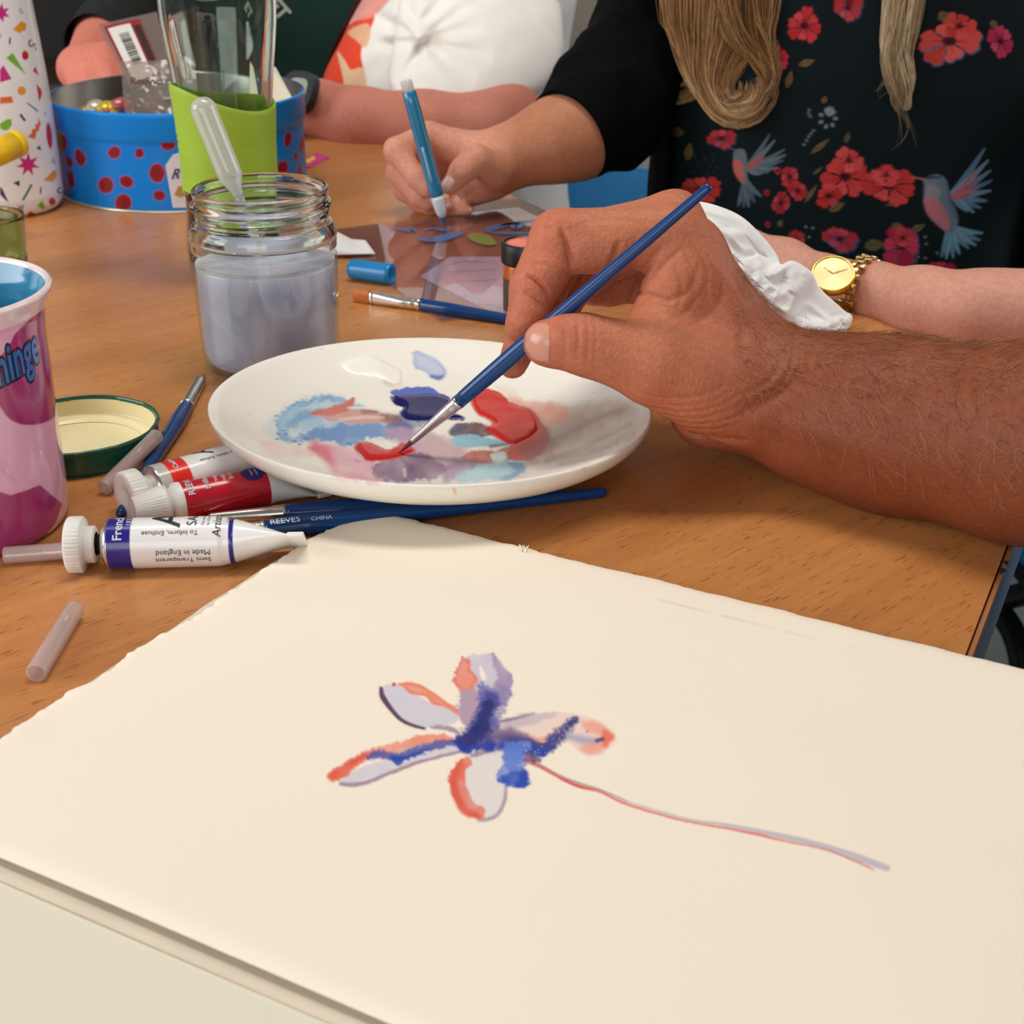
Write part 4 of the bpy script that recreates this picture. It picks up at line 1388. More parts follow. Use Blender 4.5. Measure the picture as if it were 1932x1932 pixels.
# pipette standing in the jar
M_PIP = thin_clear('pipette_plastic', (244, 246, 242), 1.5, .10, .48, (240, 240, 240))
pt = W(384, 207, .724)
pm = W(440, 345, .735)
pdir = unit(pm - pt)
tip = pt + pdir * .132
tip = np.array([JC[0] + .012, JC[1] + .006, TZ + .012])
pip = thing('pipette', 'clear plastic dropper pipette standing in the jar of paint water', 'pipette', pm)
s = np.linspace(0, 1, 16)
lb = np.linalg.norm(pm - pt)
rads = [.0062 * math.sqrt(max(0, 1 - (1 - k) ** 2)) + .0001 for k in np.linspace(0, 1, 8)]
P = [pt + pdir * (-.0062 + .0062 * k) for k in np.linspace(0, 1, 8)]
P += [pt + pdir * lb * k for k in np.linspace(.06, .92, 10)]
rads += list(np.linspace(.0062, .0060, 10))
for k, rr in ((.97, .0052), (1.04, .0038), (1.12, .0027), (1.2, .0024)):
    P.append(pt + pdir * lb * k)
    rads.append(rr)
obj('bulb', sweep(P, rads, 28), M_PIP, pip)
e = P[-1]
st = [e + (tip - e) * k for k in np.linspace(-.02, 1, 24)]
obj('stem', sweep(st, np.linspace(.0024, .0015, 24), 16), M_PIP, pip)
q = e + unit(tip - e) * .004
obj('paint_drop', sweep([q + unit(tip - e) * k for k in (0, .001, .004, .006)], [.0012, .0021, .0021, .0012], 12), mat('blue_drop', (60, 80, 170), .3), pip, label='trace of blue paint in the stem')

# ================================================================ upside-down jar lid
LC = np.array([-.1885, .6085, TZ])
lid = thing('jar_lid', 'green metal jar lid lying upside down, cream inside', 'lid', LC)
M_GREEN = mat('green_lid_enamel', (12, 84, 66), .25, coat=.4)
lp = [(0, .0), (.0315, .0), (.0338, .0008), (.0344, .0022), (.0344, .0092), (.0350, .0100), (.0353, .0108), (.0350, .0116), (.0342, .0118), (.0337, .0112), (.0335, .0100)]
Vl, Fl = lathe(spline(lp, 60), LC, seg=120)
rel = Vl - LC
a = np.arctan2(rel[:, 1], rel[:, 0])
k = 1 - .012 * np.clip((rel[:, 2] - .008) / .003, 0, 1) * (np.cos(a * 6) > .55)
Vl[:, :2] = LC[:2] + rel[:, :2] * k[:, None]
obj('lid_shell', (Vl, Fl), M_GREEN, lid)
M_CREAM = mat('cream_lining', (236, 224, 176), .35, var=.05, vscale=60, coat=.2)
obj('lining', lathe(spline([(.0334, .0102), (.0333, .0060), (.0328, .0034), (.0312, .0026), (.0290, .0027), (.0272, .0016), (.0250, .0012), (0, .0012)], 50), LC, seg=96), M_CREAM, lid, label='cream lining')

# ================================================================ pink mug
MC = np.array([-.2150, .5335, TZ])
mug = thing('mug', 'pink and magenta china mug with blue inside and blue lettering', 'mug', MC)
M_MUG = mat('mug_glaze', None, .1, attr=True, var=.0, coat=.6)
MR = .0412


def mug_r(z):
    return np.interp(z, [0, .0015, .004, .010, .076, .084, .089, .0925], [.0385, .0400, .0408, MR, MR, .0420, .0438, .0455])


zz = np.concatenate([np.linspace(0, .0925, 190)])
aa = np.concatenate([np.linspace(-1.75, .45, 250), np.linspace(.45, 2 * math.pi - 1.75, 70)[1:-1]])
A, Z = np.meshgrid(aa, zz, indexing='xy')
R_ = mug_r(Z)
Vm = np.stack([MC[0] + R_ * np.cos(A), MC[1] + R_ * np.sin(A), TZ + Z], -1).reshape(-1, 3)
Fm = grid_faces(len(zz), len(aa), wrap_m=True)
PINK, MAG, ROSE = (230, 176, 204), (164, 52, 112), (176, 66, 116)
cm = Canvas(PX(Vm), PINK)
front = ((Vm - C0) * np.stack([np.cos(A).ravel(), np.sin(A).ravel(), np.zeros(A.size)], 1)).sum(1) < 0.004
cm.poly([(18, 650), (30, 628), (60, 600), (92, 578), (150, 560), (150, 720), (118, 770), (90, 795), (50, 802), (20, 792), (2, 770), (-20, 730), (-10, 690)], MAG, 1, 1.5, 5)
cm.poly([(52, 615), (64, 600), (78, 600), (80, 640), (78, 660), (60, 650)], (186, 92, 128), .8, 3, 4)
cm.poly([(-60, 925), (0, 928), (20, 934), (50, 925), (75, 915), (118, 950), (106, 985), (84, 1015), (60, 1040), (20, 1080), (-60, 1090)], MAG, 1, 1.5, 0)
cm.poly([(-60, 720), (-20, 760), (-14, 850), (-20, 930), (-80, 930)], MAG, 1, 1.5, 4)
cm.c[Z.ravel() > .0862] = lin((238, 214, 220))
cm.c[~front] = np.where((np.sin(Z.ravel()[~front] * 90 + A.ravel()[~front] * 2.2) > .2)[:, None], lin(MAG), lin(PINK))
cm.c[(~front) & (Z.ravel() > .0862)] = lin((238, 214, 220))
mug_body = obj('mug_body', (Vm, Fm), M_MUG, mug, cols=cm.c)
M_MUGIN = mat('mug_inside', (54, 132, 172), .12, coat=.5)
M_MUGRIM = mat('mug_rim', (240, 222, 220), .12, coat=.5)
obj('rim', lathe(spline([(.0454, .0924), (.0456, .0934), (.0450, .0943), (.0440, .0945), (.0432, .0938), (.0428, .0928)], 20), MC, seg=120), M_MUGRIM, mug, label='pale pink rim')
obj('inside', lathe(spline([(.0429, .0930), (.0418, .0895), (.0398, .083), (.0384, .07), (.0380, .012), (.036, .007), (.030, .005), (0, .005)], 50), MC, seg=120), M_MUGIN, mug, label='turquoise blue inside')
obj('foot', lathe([(0, .0), (.0385, .0), (.0387, .0006)], MC, seg=64), M_MUGRIM, mug)
hp = spline([MC + np.array(v) for v in ((-.040, -.004, .074), (-.058, -.006, .076), (-.070, -.007, .062), (-.070, -.007, .040), (-.058, -.006, .022), (-.040, -.004, .020))], 30)
obj('handle', sweep(hp, .0048, 16), M_MUGIN, mug)


def mug_text(s, size, a0, z0, slope, material, bold, lift, spacing=1.0):
    def fun(x, y):
        x *= .55
        X = x * math.cos(slope) - y * math.sin(slope) * .4
        Y = x * math.sin(slope) + y * math.cos(slope)
        a_, z_ = a0 + X / MR, z0 + Y
        r = float(mug_r(z_)) + lift
        return MC + np.array([r * math.cos(a_), r * math.sin(a_), z_])
    return lettering('lettering', s, size, fun, material, mug_body, bold=bold, spacing=spacing, cut=8)


M_MUGNAVY = mat('mug_outline', (26, 22, 48), .15)
M_MUGBLUE = mat('mug_blue', (28, 104, 186), .15, coat=.5)
mug_text('shinge', .0195, -.80, .0655, .12, M_MUGNAVY, .075, .00012, 1.04)
mug_text('shinge', .0195, -.80, .0655, .12, M_MUGBLUE, .022, .00025, 1.04)

# ================================================================ small glass at the far left edge
gc = G(-26, 520)
gl = thing('drinking_glass', 'small greenish glass just behind the pink mug, cut by the picture edge', 'glass', gc)
obj('glass', lathe(spline([(0, 0), (.022, 0), (.0245, .002), (.0255, .02), (.0265, .034), (.0262, .0355), (.025, .034), (.024, .02), (.022, .006), (0, .005)], 50), gc, seg=64), glass_mat('green_glass', (196, 226, 190)), gl)

# ================================================================ glass bottle with a green grip
BC = np.array([-.1640, .8790, TZ])
bot = thing('glass_bottle', 'clear glass drinking bottle with lime green rubber grip and dark drink', 'bottle', BC)
bprof = [(0, .001), (.022, 0), (.0262, .002), (.0275, .006), (.0282, .018), (.0268, .040), (.0258, .060), (.0262, .080), (.0272, .100), (.0290, .118), (.0312, .135), (.0326, .150), (.0322, .166), (.0290, .182), (.0235, .194), (.0190, .202), (.0180, .214), (.0185, .220), (.0172, .221), (.0160, .214), (.0168, .203)]
inn = [(.0206, .192), (.0268, .180), (.0298, .165), (.0302, .150), (.0288, .135), (.0266, .118), (.0249, .100), (.0240, .080), (.0236, .060), (.0246, .040), (.0260, .018), (.0252, .008), (.022, .005), (0, .005)]
bup = np.array([p for p in bprof if p[1] > .055])
iup = np.array([p for p in inn if p[1] > .055])
obj('glass', lathe(np.concatenate([spline(bup, 80), spline(iup, 50)]), BC, seg=96), M_GLASS, bot)
obj('glass_base', lathe(spline([(.0258, .0585), (.0268, .040), (.0282, .018), (.0275, .006), (.0262, .002), (.022, 0), (0, 0)], 40), BC, seg=96), M_THIN, bot, label='glass wall around the dark drink')
tea = [(0, .0026), (.0225, .0030), (.0264, .0065), (.0272, .018), (.0258, .040), (.0250, .0585), (0, .0580)]
obj('drink', lathe(spline(tea, 40), BC, seg=64), mat('dark_tea', (62, 20, 10), .2, spec=.2), bot, label='dark red-brown drink')
M_LIME = mat('lime_silicone', (160, 196, 60), .5, bump=.0, sss=.1)
na, nz = 160, 60
V = []
for i, k in enumerate(np.linspace(0, 1, nz)):
    for j in range(na):
        a = j / na * 2 * math.pi
        ztop = .1045 + .0060 * math.cos(a - math.radians(200)) + .0028 * math.cos(2 * (a - math.radians(215)))
        z = .0530 + (ztop - .0530) * k
        r = float(np.interp(z, [.04, .060, .080, .100, .118], [.0268, .0259, .0263, .0276, .0294])) + .0016 * 1
        if k > .96:
            r -= .0006 * (k - .96) / .04
        V.append((BC[0] + r * math.cos(a), BC[1] + r * math.sin(a), TZ + z))
for j in range(na):                                   # inner wall of the collar
    a = j / na * 2 * math.pi
    ztop = .1045 + .0060 * math.cos(a - math.radians(200)) + .0028 * math.cos(2 * (a - math.radians(215)))
    for_r = float(np.interp(ztop, [.04, .060, .080, .100, .118], [.0268, .0259, .0263, .0276, .0294])) + .0002
    V.append((BC[0] + for_r * math.cos(a), BC[1] + for_r * math.sin(a), TZ + ztop - .0002))
for j in range(na):
    a = j / na * 2 * math.pi
    V.append((BC[0] + .0272 * math.cos(a), BC[1] + .0272 * math.sin(a), TZ + .085))
grip = obj('grip', (V, grid_faces(nz + 2, na, wrap_m=True)), M_LIME, bot, label='lime green rubber grip with a wavy top')
# raised grip dots, joined: too small to count
Vd = []
for i, a in enumerate(np.linspace(math.radians(175), math.radians(365), 44)):
    for j in range(9):
        z = .052 + j * .0042
        if noise3(np.array([[a * 3, z * 60, 1.]]), 1, 1)[0] > -.25:
            r = float(np.interp(z, [.04, .060, .080, .100, .118], [.0268, .0259, .0263, .0276, .0294])) + .0016
            c = BC + np.array([r * math.cos(a + (j % 2) * .035), r * math.sin(a + (j % 2) * .035), z])
            n_ = np.array([math.cos(a), math.sin(a), 0])
            s_, u_ = frame(n_)
            Vd.append((np.array([c + .0006 * s_, c + .0006 * u_, c - .0006 * s_, c - .0006 * u_, c + n_ * .0004]), [(0, 1, 4), (1, 2, 4), (2, 3, 4), (3, 0, 4)]))
obj('grip_dots', join(*Vd), M_LIME, bot, kind='stuff')

# ================================================================ round blue tin of sweets
TC = np.array([-.2420, 1.1180, TZ])
tin = thing('sweet_tin', 'round blue tin with dark red spots, open and full of odds and ends', 'tin', TC)
TRR, THH = .0893, .0675
M_TIN = mat('tin_print', None, .4, attr=True, var=.02, coat=.12, spec=.3)
prof_t = [(TRR * .985, 0), (TRR, .0012)] + [(TRR, z) for z in np.linspace(.003, .046, 84)] + [(TRR + .0004, .0475), (TRR + .0014, .0490), (TRR + .0018, .0500), (TRR + .0018, .064), (TRR + .0022, .0660), (TRR + .0016, THH), (TRR + .0006, THH)]
aa = np.concatenate([np.linspace(math.radians(-195), math.radians(15), 420), np.linspace(math.radians(15), math.radians(165), 40)[1:-1]])
pt_ = np.array(prof_t)
V = np.stack([TC[0] + pt_[:, 0, None] * np.cos(aa), TC[1] + pt_[:, 0, None] * np.sin(aa), TZ + np.broadcast_to(pt_[:, 1, None], (len(pt_), len(aa)))], -1).reshape(-1, 3)
ct = Canvas(PX(V), (0, 134, 232))
hh = (V[:, 2] - TZ) < .0488
z1 = lambda x, y: (x / 2.927, y / 2.927)
spots = [((340, 785), 29, 48, -.1), ((442, 870), 27, 48, -.3), ((385, 895), 15, 33, -.35), ((393, 990), 19, 45, -.2), ((632, 842), 35, 33, 0), ((770, 846), 24, 26, -.2), ((928, 793), 40, 36, .3),
         ((585, 1022), 42, 44, 0), ((697, 1003), 38, 33, .4), ((682, 1120), 44, 48, .2), ((868, 955), 42, 52, 0), ((880, 1080), 33, 27, .2), ((1590, 770), 20, 40, .1), ((1665, 800), 9, 40, .05), ((1632, 866), 9, 20, 0), ((1562, 925), 30, 34, .2), ((1655, 940), 10, 26, 0)]
for c, rx, ry, ro in spots:
    if 1000 < c[0] < 1500:
        continue
    cc = np.array(z1(*c))
    ct.dot(cc, rx / 2.927 + .8, (196, 70, 70), ry / 2.927 + .8, ro, .8, 1.2, 1.5)
    ct.dot(cc, rx / 2.927 - .6, (150, 18, 32), ry / 2.927 - .6, ro, 1, 1.2, 1.5)
    ct.dot(cc, rx / 2.927 * .55, (120, 14, 28), ry / 2.927 * .55, ro, .6, 4, 1.5)
for k in range(14):                                  # spots on the far side too
    th_ = math.radians(20 + k * 10.5)
ct.stroke([z1(480, 790), z1(520, 960), z1(535, 1160)], [.8, .8, .8], (24, 84, 150), .8, .7)
ct.c[~hh] = lin((0, 138, 234))
body = obj('tin_body', (V, grid_faces(len(pt_), len(aa), wrap_m=True)), M_TIN, tin, cols=ct.c)
M_TININ = mat('tin_inside', (168, 164, 158), .3, metal=.9)
obj('tin_inside', lathe([(TRR + .0006, THH), (TRR - .0004, THH - .0008), (TRR - .0006, .004), (TRR - .003, .0016), (0, .0016)], TC, seg=120), M_TININ, tin, label='bare metal inside')
obj('base_rim', lathe([(0, 0), (TRR + .0006, 0), (TRR + .0010, .0008), (TRR, .0018)], TC, seg=120), mat('tin_base_rim', (206, 202, 184), .3, metal=.6), tin)


def tin_pt(px, py, lift=.0003):
    """point of the tin's wall seen at a pixel"""
    d = ray(px, py)
    o_ = C0 - TC
    a = d[0] ** 2 + d[1] ** 2
    b = 2 * (o_[0] * d[0] + o_[1] * d[1])
    c = o_[0] ** 2 + o_[1] ** 2 - (TRR + lift) ** 2
    return C0 + d * ((-b - math.sqrt(b * b - 4 * a * c)) / (2 * a))


tagp = [(312, 312), (326, 292), (350, 284), (392, 284), (410, 300), (404, 392), (326, 392)]
den = []
for i in range(len(tagp)):
    a, b = np.array(tagp[i]), np.array(tagp[(i + 1) % len(tagp)])
    den += [a + (b - a) * k for k in np.linspace(0, 1, 5, endpoint=False)]
den = np.array(den)
cen = den.mean(0)
V = [tin_pt(*(cen + (p - cen) * r), .0004) for r in (0.001, .5, 1) for p in den]
tin_tag = obj('tin_tag', (V, grid_faces(3, len(den), wrap_m=True)), mat('white_tag', (226, 224, 232), .4), tin, label='white gift-tag label printed on the tin')
lettering('print', 'R', 26, lambda x, y: tin_pt(322 + x, 338 - y - x * .1, .0008), mat('purple_print', (62, 44, 116), .4), tin_tag, shear=.35, bold=.02, cut=4)
lettering('print', 'oses', 20, lambda x, y: tin_pt(348 + x, 336 - y - x * .1, .0008), bpy.data.materials['purple_print'], tin_tag, shear=.35, bold=.02, cut=4)
P = [tin_pt(*p, .0009) for p in ((329, 368), (336, 352), (346, 350), (356, 358), (350, 368), (340, 372))]
obj('print', (P, [tuple(range(6))]), mat('gold_print', (186, 140, 70), .4), tin_tag, label='gold motif')

# ---- what the tin holds: things of their own
card = thing('card_packet', 'clear packet with red card and white barcode label standing in the blue tin', 'packet', TC + np.array([-.03, .02, .04]))
k0, k1, k2, k3 = W(186, 46, 1.15), W(305, 20, 1.15), W(345, 128, 1.11), W(246, 165, 1.11)


def quad_pt(u, v, off=0.0):
    p = (k0 * (1 - u) + k1 * u) * (1 - v) + (k3 * (1 - u) + k2 * u) * v
    n_ = unit(np.cross(k1 - k0, k3 - k0))
    n_ = n_ if n_ @ (C0 - k0) > 0 else -n_
    return p + n_ * (off + .0012 * math.sin(u * 5) * math.sin(v * 4))


def quad_patch(u0, u1, v0, v1, off, m=8):
    V = [quad_pt(u0 + (u1 - u0) * i / m, v0 + (v1 - v0) * j / m, off) for i in range(m + 1) for j in range(m + 1)]
    return V, grid_faces(m + 1, m + 1)


M_CLEAR = mat('clear_film', (190, 176, 168), .12, alpha=.35, spec=.8)
obj('film', quad_patch(0, 1, 0, 1.0, 0), mat('packet_film', (128, 112, 108), .15, alpha=.75, spec=.8), card)
obj('red_card', quad_patch(.06, .62, .06, 1, .0006), mat('red_card', (150, 30, 42), .5), card, label='dark red printed card')
obj('card_print', quad_patch(.50, .60, .16, .98, .0010), mat('card_dark', (44, 28, 30), .5), card)
obj('barcode_label', quad_patch(.10, .46, .12, .96, .0014), mat('label_white', (220, 214, 208), .5), card, label='white barcode label')
bars = []
v = .26
while v < .74:
    w = float(rng.choice([.008, .014, .022]))
    bars.append(quad_patch(.22, .38, v, v + w, .0018, 1))
    v += w + float(rng.choice([.009, .014, .02]))
obj('barcode', join(*bars), M_PRINTBLACK, next(c for c in card.children if c.name.startswith('barcode_label')), label='black barcode')
# clear bag
bag = thing('plastic_bag', 'crumpled clear plastic bag with dark lettering in the front of the tin', 'plastic bag', TC + np.array([.0, -.03, .03]))
nb = 26
V = []
b0, b1, b2, b3 = W(228, 118, 1.065), W(345, 112, 1.07), W(350, 222, 1.05), W(236, 222, 1.05)
for i in range(nb):
    for j in range(nb):
        u, v_ = i / (nb - 1), j / (nb - 1)
        p = (b0 * (1 - u) + b1 * u) * (1 - v_) + (b3 * (1 - u) + b2 * u) * v_
        q = noise3(np.array([[u * 5, v_ * 5, .3]]), 1, 3)[0]
        V.append(p + np.array([.0015 * q, -.005 * math.sin(u * math.pi) * math.sin(.4 + v_ * 2.2) - .004 * q, .003 * noise3(np.array([[u * 4, v_ * 3, 5.]]), 1, 2)[0]]))
obj('film', (V, grid_faces(nb, nb)), thin_clear('bag_film', (220, 212, 206), 1.5, .2, .5, (196, 186, 178)), bag)
lettering('print', 'Roovvo', 17, lambda x, y: W(246 + x * 1.15, 158 - y + x * .02, 1.030), mat('bag_print', (70, 60, 58), .5), bag, bold=.03)
# wrapped sweets
sw = [((212, 196), (236, 206, 70), .013), ((200, 205), (222, 200, 60), .010), ((226, 192), (206, 120, 120), .010), ((232, 204), (60, 80, 130), .008), ((180, 196), (214, 208, 190), .011), ((240, 197), (196, 60, 80), .009), ((160, 203), (190, 160, 60), .008), ((262, 205), (120, 60, 60), .012), ((290, 208), (150, 90, 70), .012)]
for i, (p, c, r) in enumerate(sw):
    cc = W(p[0], p[1], 1.085)
    cc[2] = TZ + .0545 + .002 * (i % 3)
    t = thing('wrapped_sweet', ['yellow foil wrapped sweet at the middle of the tin', 'yellow foil wrapped sweet just left of the middle of the tin', 'pinkish wrapped sweet behind the yellow ones', 'dark blue wrapped sweet beside the yellow ones',
                                'pale silver wrapped sweet behind the yellow ones', 'red wrapped sweet near the clear bag', 'small gold wrapped sweet nearest the left wall of the tin', 'dark red wrapped sweet under the clear bag', 'brown wrapped sweet under the clear bag'][i], 'sweet', cc, 'wrapped sweets in the blue tin')
    a0 = rng.uniform(0, 3)
    d = np.array([math.cos(a0), math.sin(a0), .1])
    mm = mat('foil_%d' % i, c, .25, metal=.35, bump=.5, bscale=260)
    ks = np.linspace(-1, 1, 14)
    obj('sweet', sweep([cc + d * r * .8 * k for k in ks], [r * .62 * math.sqrt(max(.04, 1 - k * k * .9)) for k in ks], 12), mm, t)
    for sg in (-1, 1):
        obj('twist', sweep([cc + d * sg * r * (.75 + k) for k in (0, .25, .5, .7)], [r * .12, r * .2, r * .42, r * .5], 10, flat=[(1, .35)] * 4), mm, t)
# white folded card leaning at the right of the tin
q0, q1, q2, q3 = W(505, 118, 1.13), W(520, 128, 1.13), W(562, 205, 1.11), W(496, 218, 1.10)
obj('gift_card', join((np.array([q0, q1, q2, q3, q0 + [0, .0012, 0], q1 + [0, .0012, 0], q2 + [0, .0012, 0], q3 + [0, .0012, 0]]),
    [(0, 1, 2, 3), (7, 6, 5, 4), (0, 4, 5, 1), (1, 5, 6, 2), (2, 6, 7, 3), (3, 7, 4, 0)])), mat('ivory_card', (238, 230, 208), .6), smooth=False, label='ivory card standing in the tin behind the green bottle', cat='card')
# pink paper beyond the tin
q = [G(560, 313, .0006), G(596, 288, .0006), G(622, 296, .0006), G(585, 316, .0006)]
pk = obj('pink_leaflet', slab([tuple(p[:2]) for p in q], TZ + .0001, TZ + .0008), mat('pink_leaflet', (214, 60, 140), .5), smooth=False, label='small pink leaflet with yellow mark beside the tin', cat='leaflet')
q = [G(574, 304, .0009), G(592, 294, .0009), G(596, 299, .0009), G(582, 308, .0009)]
obj('yellow_mark', slab([tuple(p[:2]) for p in q], TZ + .0008, TZ + .0010), mat('leaflet_yellow', (236, 196, 60), .5), pk, smooth=False)

# ================================================================ white bottle with confetti print
WC = np.array([-.3485, 1.0440, TZ])
wb = thing('flask', 'white drinks flask with multicoloured confetti print', 'flask', WC)


def wr(z):
    return np.interp(z, [0, .002, .006, .012, .03, .06, .09, .12, .14, .16, .2, .24], [.029, .0325, .0350, .0360, .0360, .0357, .0345, .0325, .0310, .0290, .021, .018])


zz = np.concatenate([np.linspace(0, .155, 260), np.linspace(.157, .24, 12)])
aa = np.concatenate([np.linspace(-1.9, .35, 200), np.linspace(.35, 2 * math.pi - 1.9, 50)[1:-1]])
A, Z = np.meshgrid(aa, zz, indexing='xy')
Vw = np.stack([WC[0] + wr(Z) * np.cos(A), WC[1] + wr(Z) * np.sin(A), TZ + Z], -1).reshape(-1, 3)
cw = Canvas(PX(Vw), (242, 244, 250))
S = 330 / 1483.0
z3 = lambda L: [(x * S, y * S) for x, y in L]
GRN, RD, MG, OR, YL, BK, TL, LB, PU = (120, 190, 60), (206, 44, 52), (204, 46, 138), (232, 112, 58), (240, 160, 52), (42, 42, 50), (52, 124, 112), (186, 204, 216), (70, 40, 110)


def star(c, r0, r1, n_, a0):
    return [(c[0] + (r1 if k % 2 == 0 else r0) * math.cos(a0 + k * math.pi / n_), c[1] + (r1 if k % 2 == 0 else r0) * math.sin(a0 + k * math.pi / n_)) for k in range(2 * n_)]


conf = [(star((5, 110), 42, 84, 7, .4), MG), ([(108, 250), (180, 178), (222, 200), (218, 260), (190, 262), (170, 285)], YL), ([(78, 320), (92, 322), (88, 378), (76, 376)], BK), ([(0, 285), (14, 292), (0, 330)], (150, 150, 165)),
        ([(52, 492), (108, 448), (224, 636)], GRN), ([(0, 590), (28, 552), (100, 670), (0, 700)], MG), ([(278, 600), (300, 562), (332, 645)], MG), ([(0, 826), (100, 818), (114, 868), (0, 884)], OR), ([(308, 712), (352, 760), (356, 800), (332, 862)], RD),
        ([(226, 874), (236, 868), (328, 940), (318, 950)], TL), ([(162, 975), (180, 964), (222, 1020), (206, 1032)], BK), ([(0, 1045), (60, 1012), (98, 1008), (100, 1060), (70, 1100), (40, 1108), (0, 1090)], GRN),
        ([(232, 1160), (268, 1130), (272, 1096), (300, 1090), (300, 1052), (322, 1050), (324, 1000), (350, 1050), (334, 1072), (330, 1108), (310, 1112), (306, 1150), (292, 1180)], OR), ([(306, 1258), (336, 1232), (352, 1276)], BK),
        (star((238, 1395), 46, 104, 7, .25), MG), ([(370, 1532), (450, 1444), (482, 1450), (478, 1500), (450, 1540)], YL), ([(110, 1550), (166, 1530), (166, 1582)], BK), ([(184, 1695), (262, 1558), (278, 1568), (204, 1702)], TL), ([(0, 1580), (20, 1600), (76, 1720), (40, 1690), (0, 1650)], PU),
        ([(340, 1590), (352, 1590), (350, 1642), (338, 1640)], BK), ([(312, 1745), (356, 1702), (384, 1750), (370, 1780)], GRN), ([(430, 1375), (452, 1330), (480, 1395)], LB), ([(155, 85), (175, 60), (205, 120), (180, 125)], LB), ([(150, 1750), (205, 1735), (200, 1780), (160, 1790)], (150, 165, 185)), ([(220, 1815), (262, 1790), (300, 1815), (260, 1830)], RD)]
for P, c in conf:
    cw.poly(z3(P), c, 1, .7)
for c, rx, ry, col in (((214, 470), 28, 40, RD), ((184, 770), 36, 38, YL), ((442, 1708), 28, 32, RD), ((418, 1150), 24, 110, RD), ((380, 962), 8, 12, (200, 180, 150))):
    cw.dot(np.array(c) * S, rx * S, col, ry * S, -.1, 1, .7)
for L in ([(262, 340), (246, 360), (252, 386), (276, 390), (284, 372), (302, 380)], [(512, 1590), (490, 1610), (492, 1630), (520, 1630)]):
    cw.stroke(z3(L), 12 * S, BK, 1, .7)
cw.stroke(z3([(296, 395), (306, 430)]), 2.0, BK, 1, .7)
lowf = Z.ravel() < .0015
obj('flask_body', (Vw, grid_faces(len(zz), len(aa), wrap_m=True)), mat('flask_enamel', None, .28, attr=True, var=.0, coat=.3), wb, cols=cw.c)
obj('flask_base', lathe([(0, .0), (.0292, 0.0)], WC, seg=48), M_WHITEPLASTIC, wb)
obj('flask_cap', lathe([(.0182, .236), (.021, .238), (.0215, .262), (.020, .266), (0, .266)], WC, seg=48), M_STEEL, wb)
# yellow marker in front of the flask
ya, yb = W(-60, 312, .93), W(34, 270, .96)
yd = unit(yb - ya)
ym = thing('marker_pen', 'fat yellow marker pen in front of the confetti flask', 'pen', ya)
YH = yb[2] - TZ
obj('pen_barrel', sweep([ya + yd * k for k in np.linspace(-.06, np.linalg.norm(yb - ya) - .004, 8)], [.0085] * 8, 20), mat('yellow_plastic', (244, 200, 22), .3), ym)
obj('pen_end', sweep([yb + yd * k for k in (-.004, -.0038, .0, .0012, .0016)], [.0085, .0086, .0086, .0080, .0066], 20), bpy.data.materials['yellow_plastic'], ym)

# ================================================================ centre of the table: sheet, paper, cap, pot
A_, B_ = G(833, 609)[:2], G(590, 440)[:2]
dAB = unit(B_ - A_)
nAB = np.array([dAB[1], -dAB[0]])
acc = [A_, A_ + nAB * .150, B_ + nAB * .150, B_]
M_ACET = thin_clear('acetate', (243, 235, 241), 1.6, .02, .05, (214, 196, 208))
ac = thing('acetate_sheet', 'shiny clear plastic sheet with blue and green drawing under the pen', 'plastic sheet', (*((A_ + B_) / 2), TZ))
obj('sheet', slab([tuple(p) for p in acc], TZ + .0011, TZ + .0014), M_ACET, ac, smooth=False)
M_INK = mat('blue_ink', (74, 104, 156), .3)
M_INKG = mat('green_ink', (120, 128, 66), .3)


def flat_stroke(pts, w, z, material, parent, name='drawn_line'):
    P = spline(np.array([G(*p, .0014)[:2] for p in pts]), 10 * len(pts))
    T = np.gradient(P, axis=0)
    T /= np.linalg.norm(T, axis=1)[:, None]
    Nn = np.stack([-T[:, 1], T[:, 0]], 1)
    k = np.sin(np.linspace(.15, math.pi - .15, len(P)))[:, None] * w / 2 + w * .12
    V = np.concatenate([P + Nn * k, P - Nn * k])
    n_ = len(P)
    V = np.concatenate([V, np.full((2 * n_, 1), TZ + z)], 1)
    return obj(name, (V, [(i, i + 1, n_ + i + 1, n_ + i) for i in range(n_ - 1)]), material, parent, smooth=False)


flat_stroke([(790, 449), (815, 452), (845, 446), (872, 438)], .010, .00146, M_INK, ac)
for L in ([(735, 434), (755, 432), (780, 436), (770, 428)], [(800, 434), (818, 430), (840, 434), (850, 428)], [(915, 436), (945, 428), (960, 422), (985, 420)], [(910, 432), (950, 424), (985, 418), (1010, 416)], [(915, 436), (950, 440), (985, 440), (1010, 438)], [(965, 424), (975, 430), (990, 420)]):
    flat_stroke(L, .004, .00146, M_INK, ac)
flat_stroke([(890, 440), (900, 445), (915, 455), (930, 462)], .012, .00146, M_INKG, ac)
# paper with pencil marks under the sheet
q = [G(793, 524), G(848, 487), G(1090, 486), G(1090, 640), G(930, 592)]
wp = obj('notepaper', slab([tuple(p[:2]) for p in q], TZ + .0002, TZ + .0008), mat('notepaper', (236, 228, 230), .8), smooth=False, label='white notepaper with faint pencil lines half under the plastic sheet', cat='paper')
for L in ([(838, 500), (880, 492), (935, 494)], [(850, 512), (880, 510), (940, 507)], [(845, 545), (850, 560), (880, 556)], [(860, 530), (900, 528), (940, 526)], [(880, 575), (910, 573), (942, 574)]):
    flat_stroke(L, .0012, .0009, mat('pencil', (190, 184, 188), .8), wp, 'pencil_line')
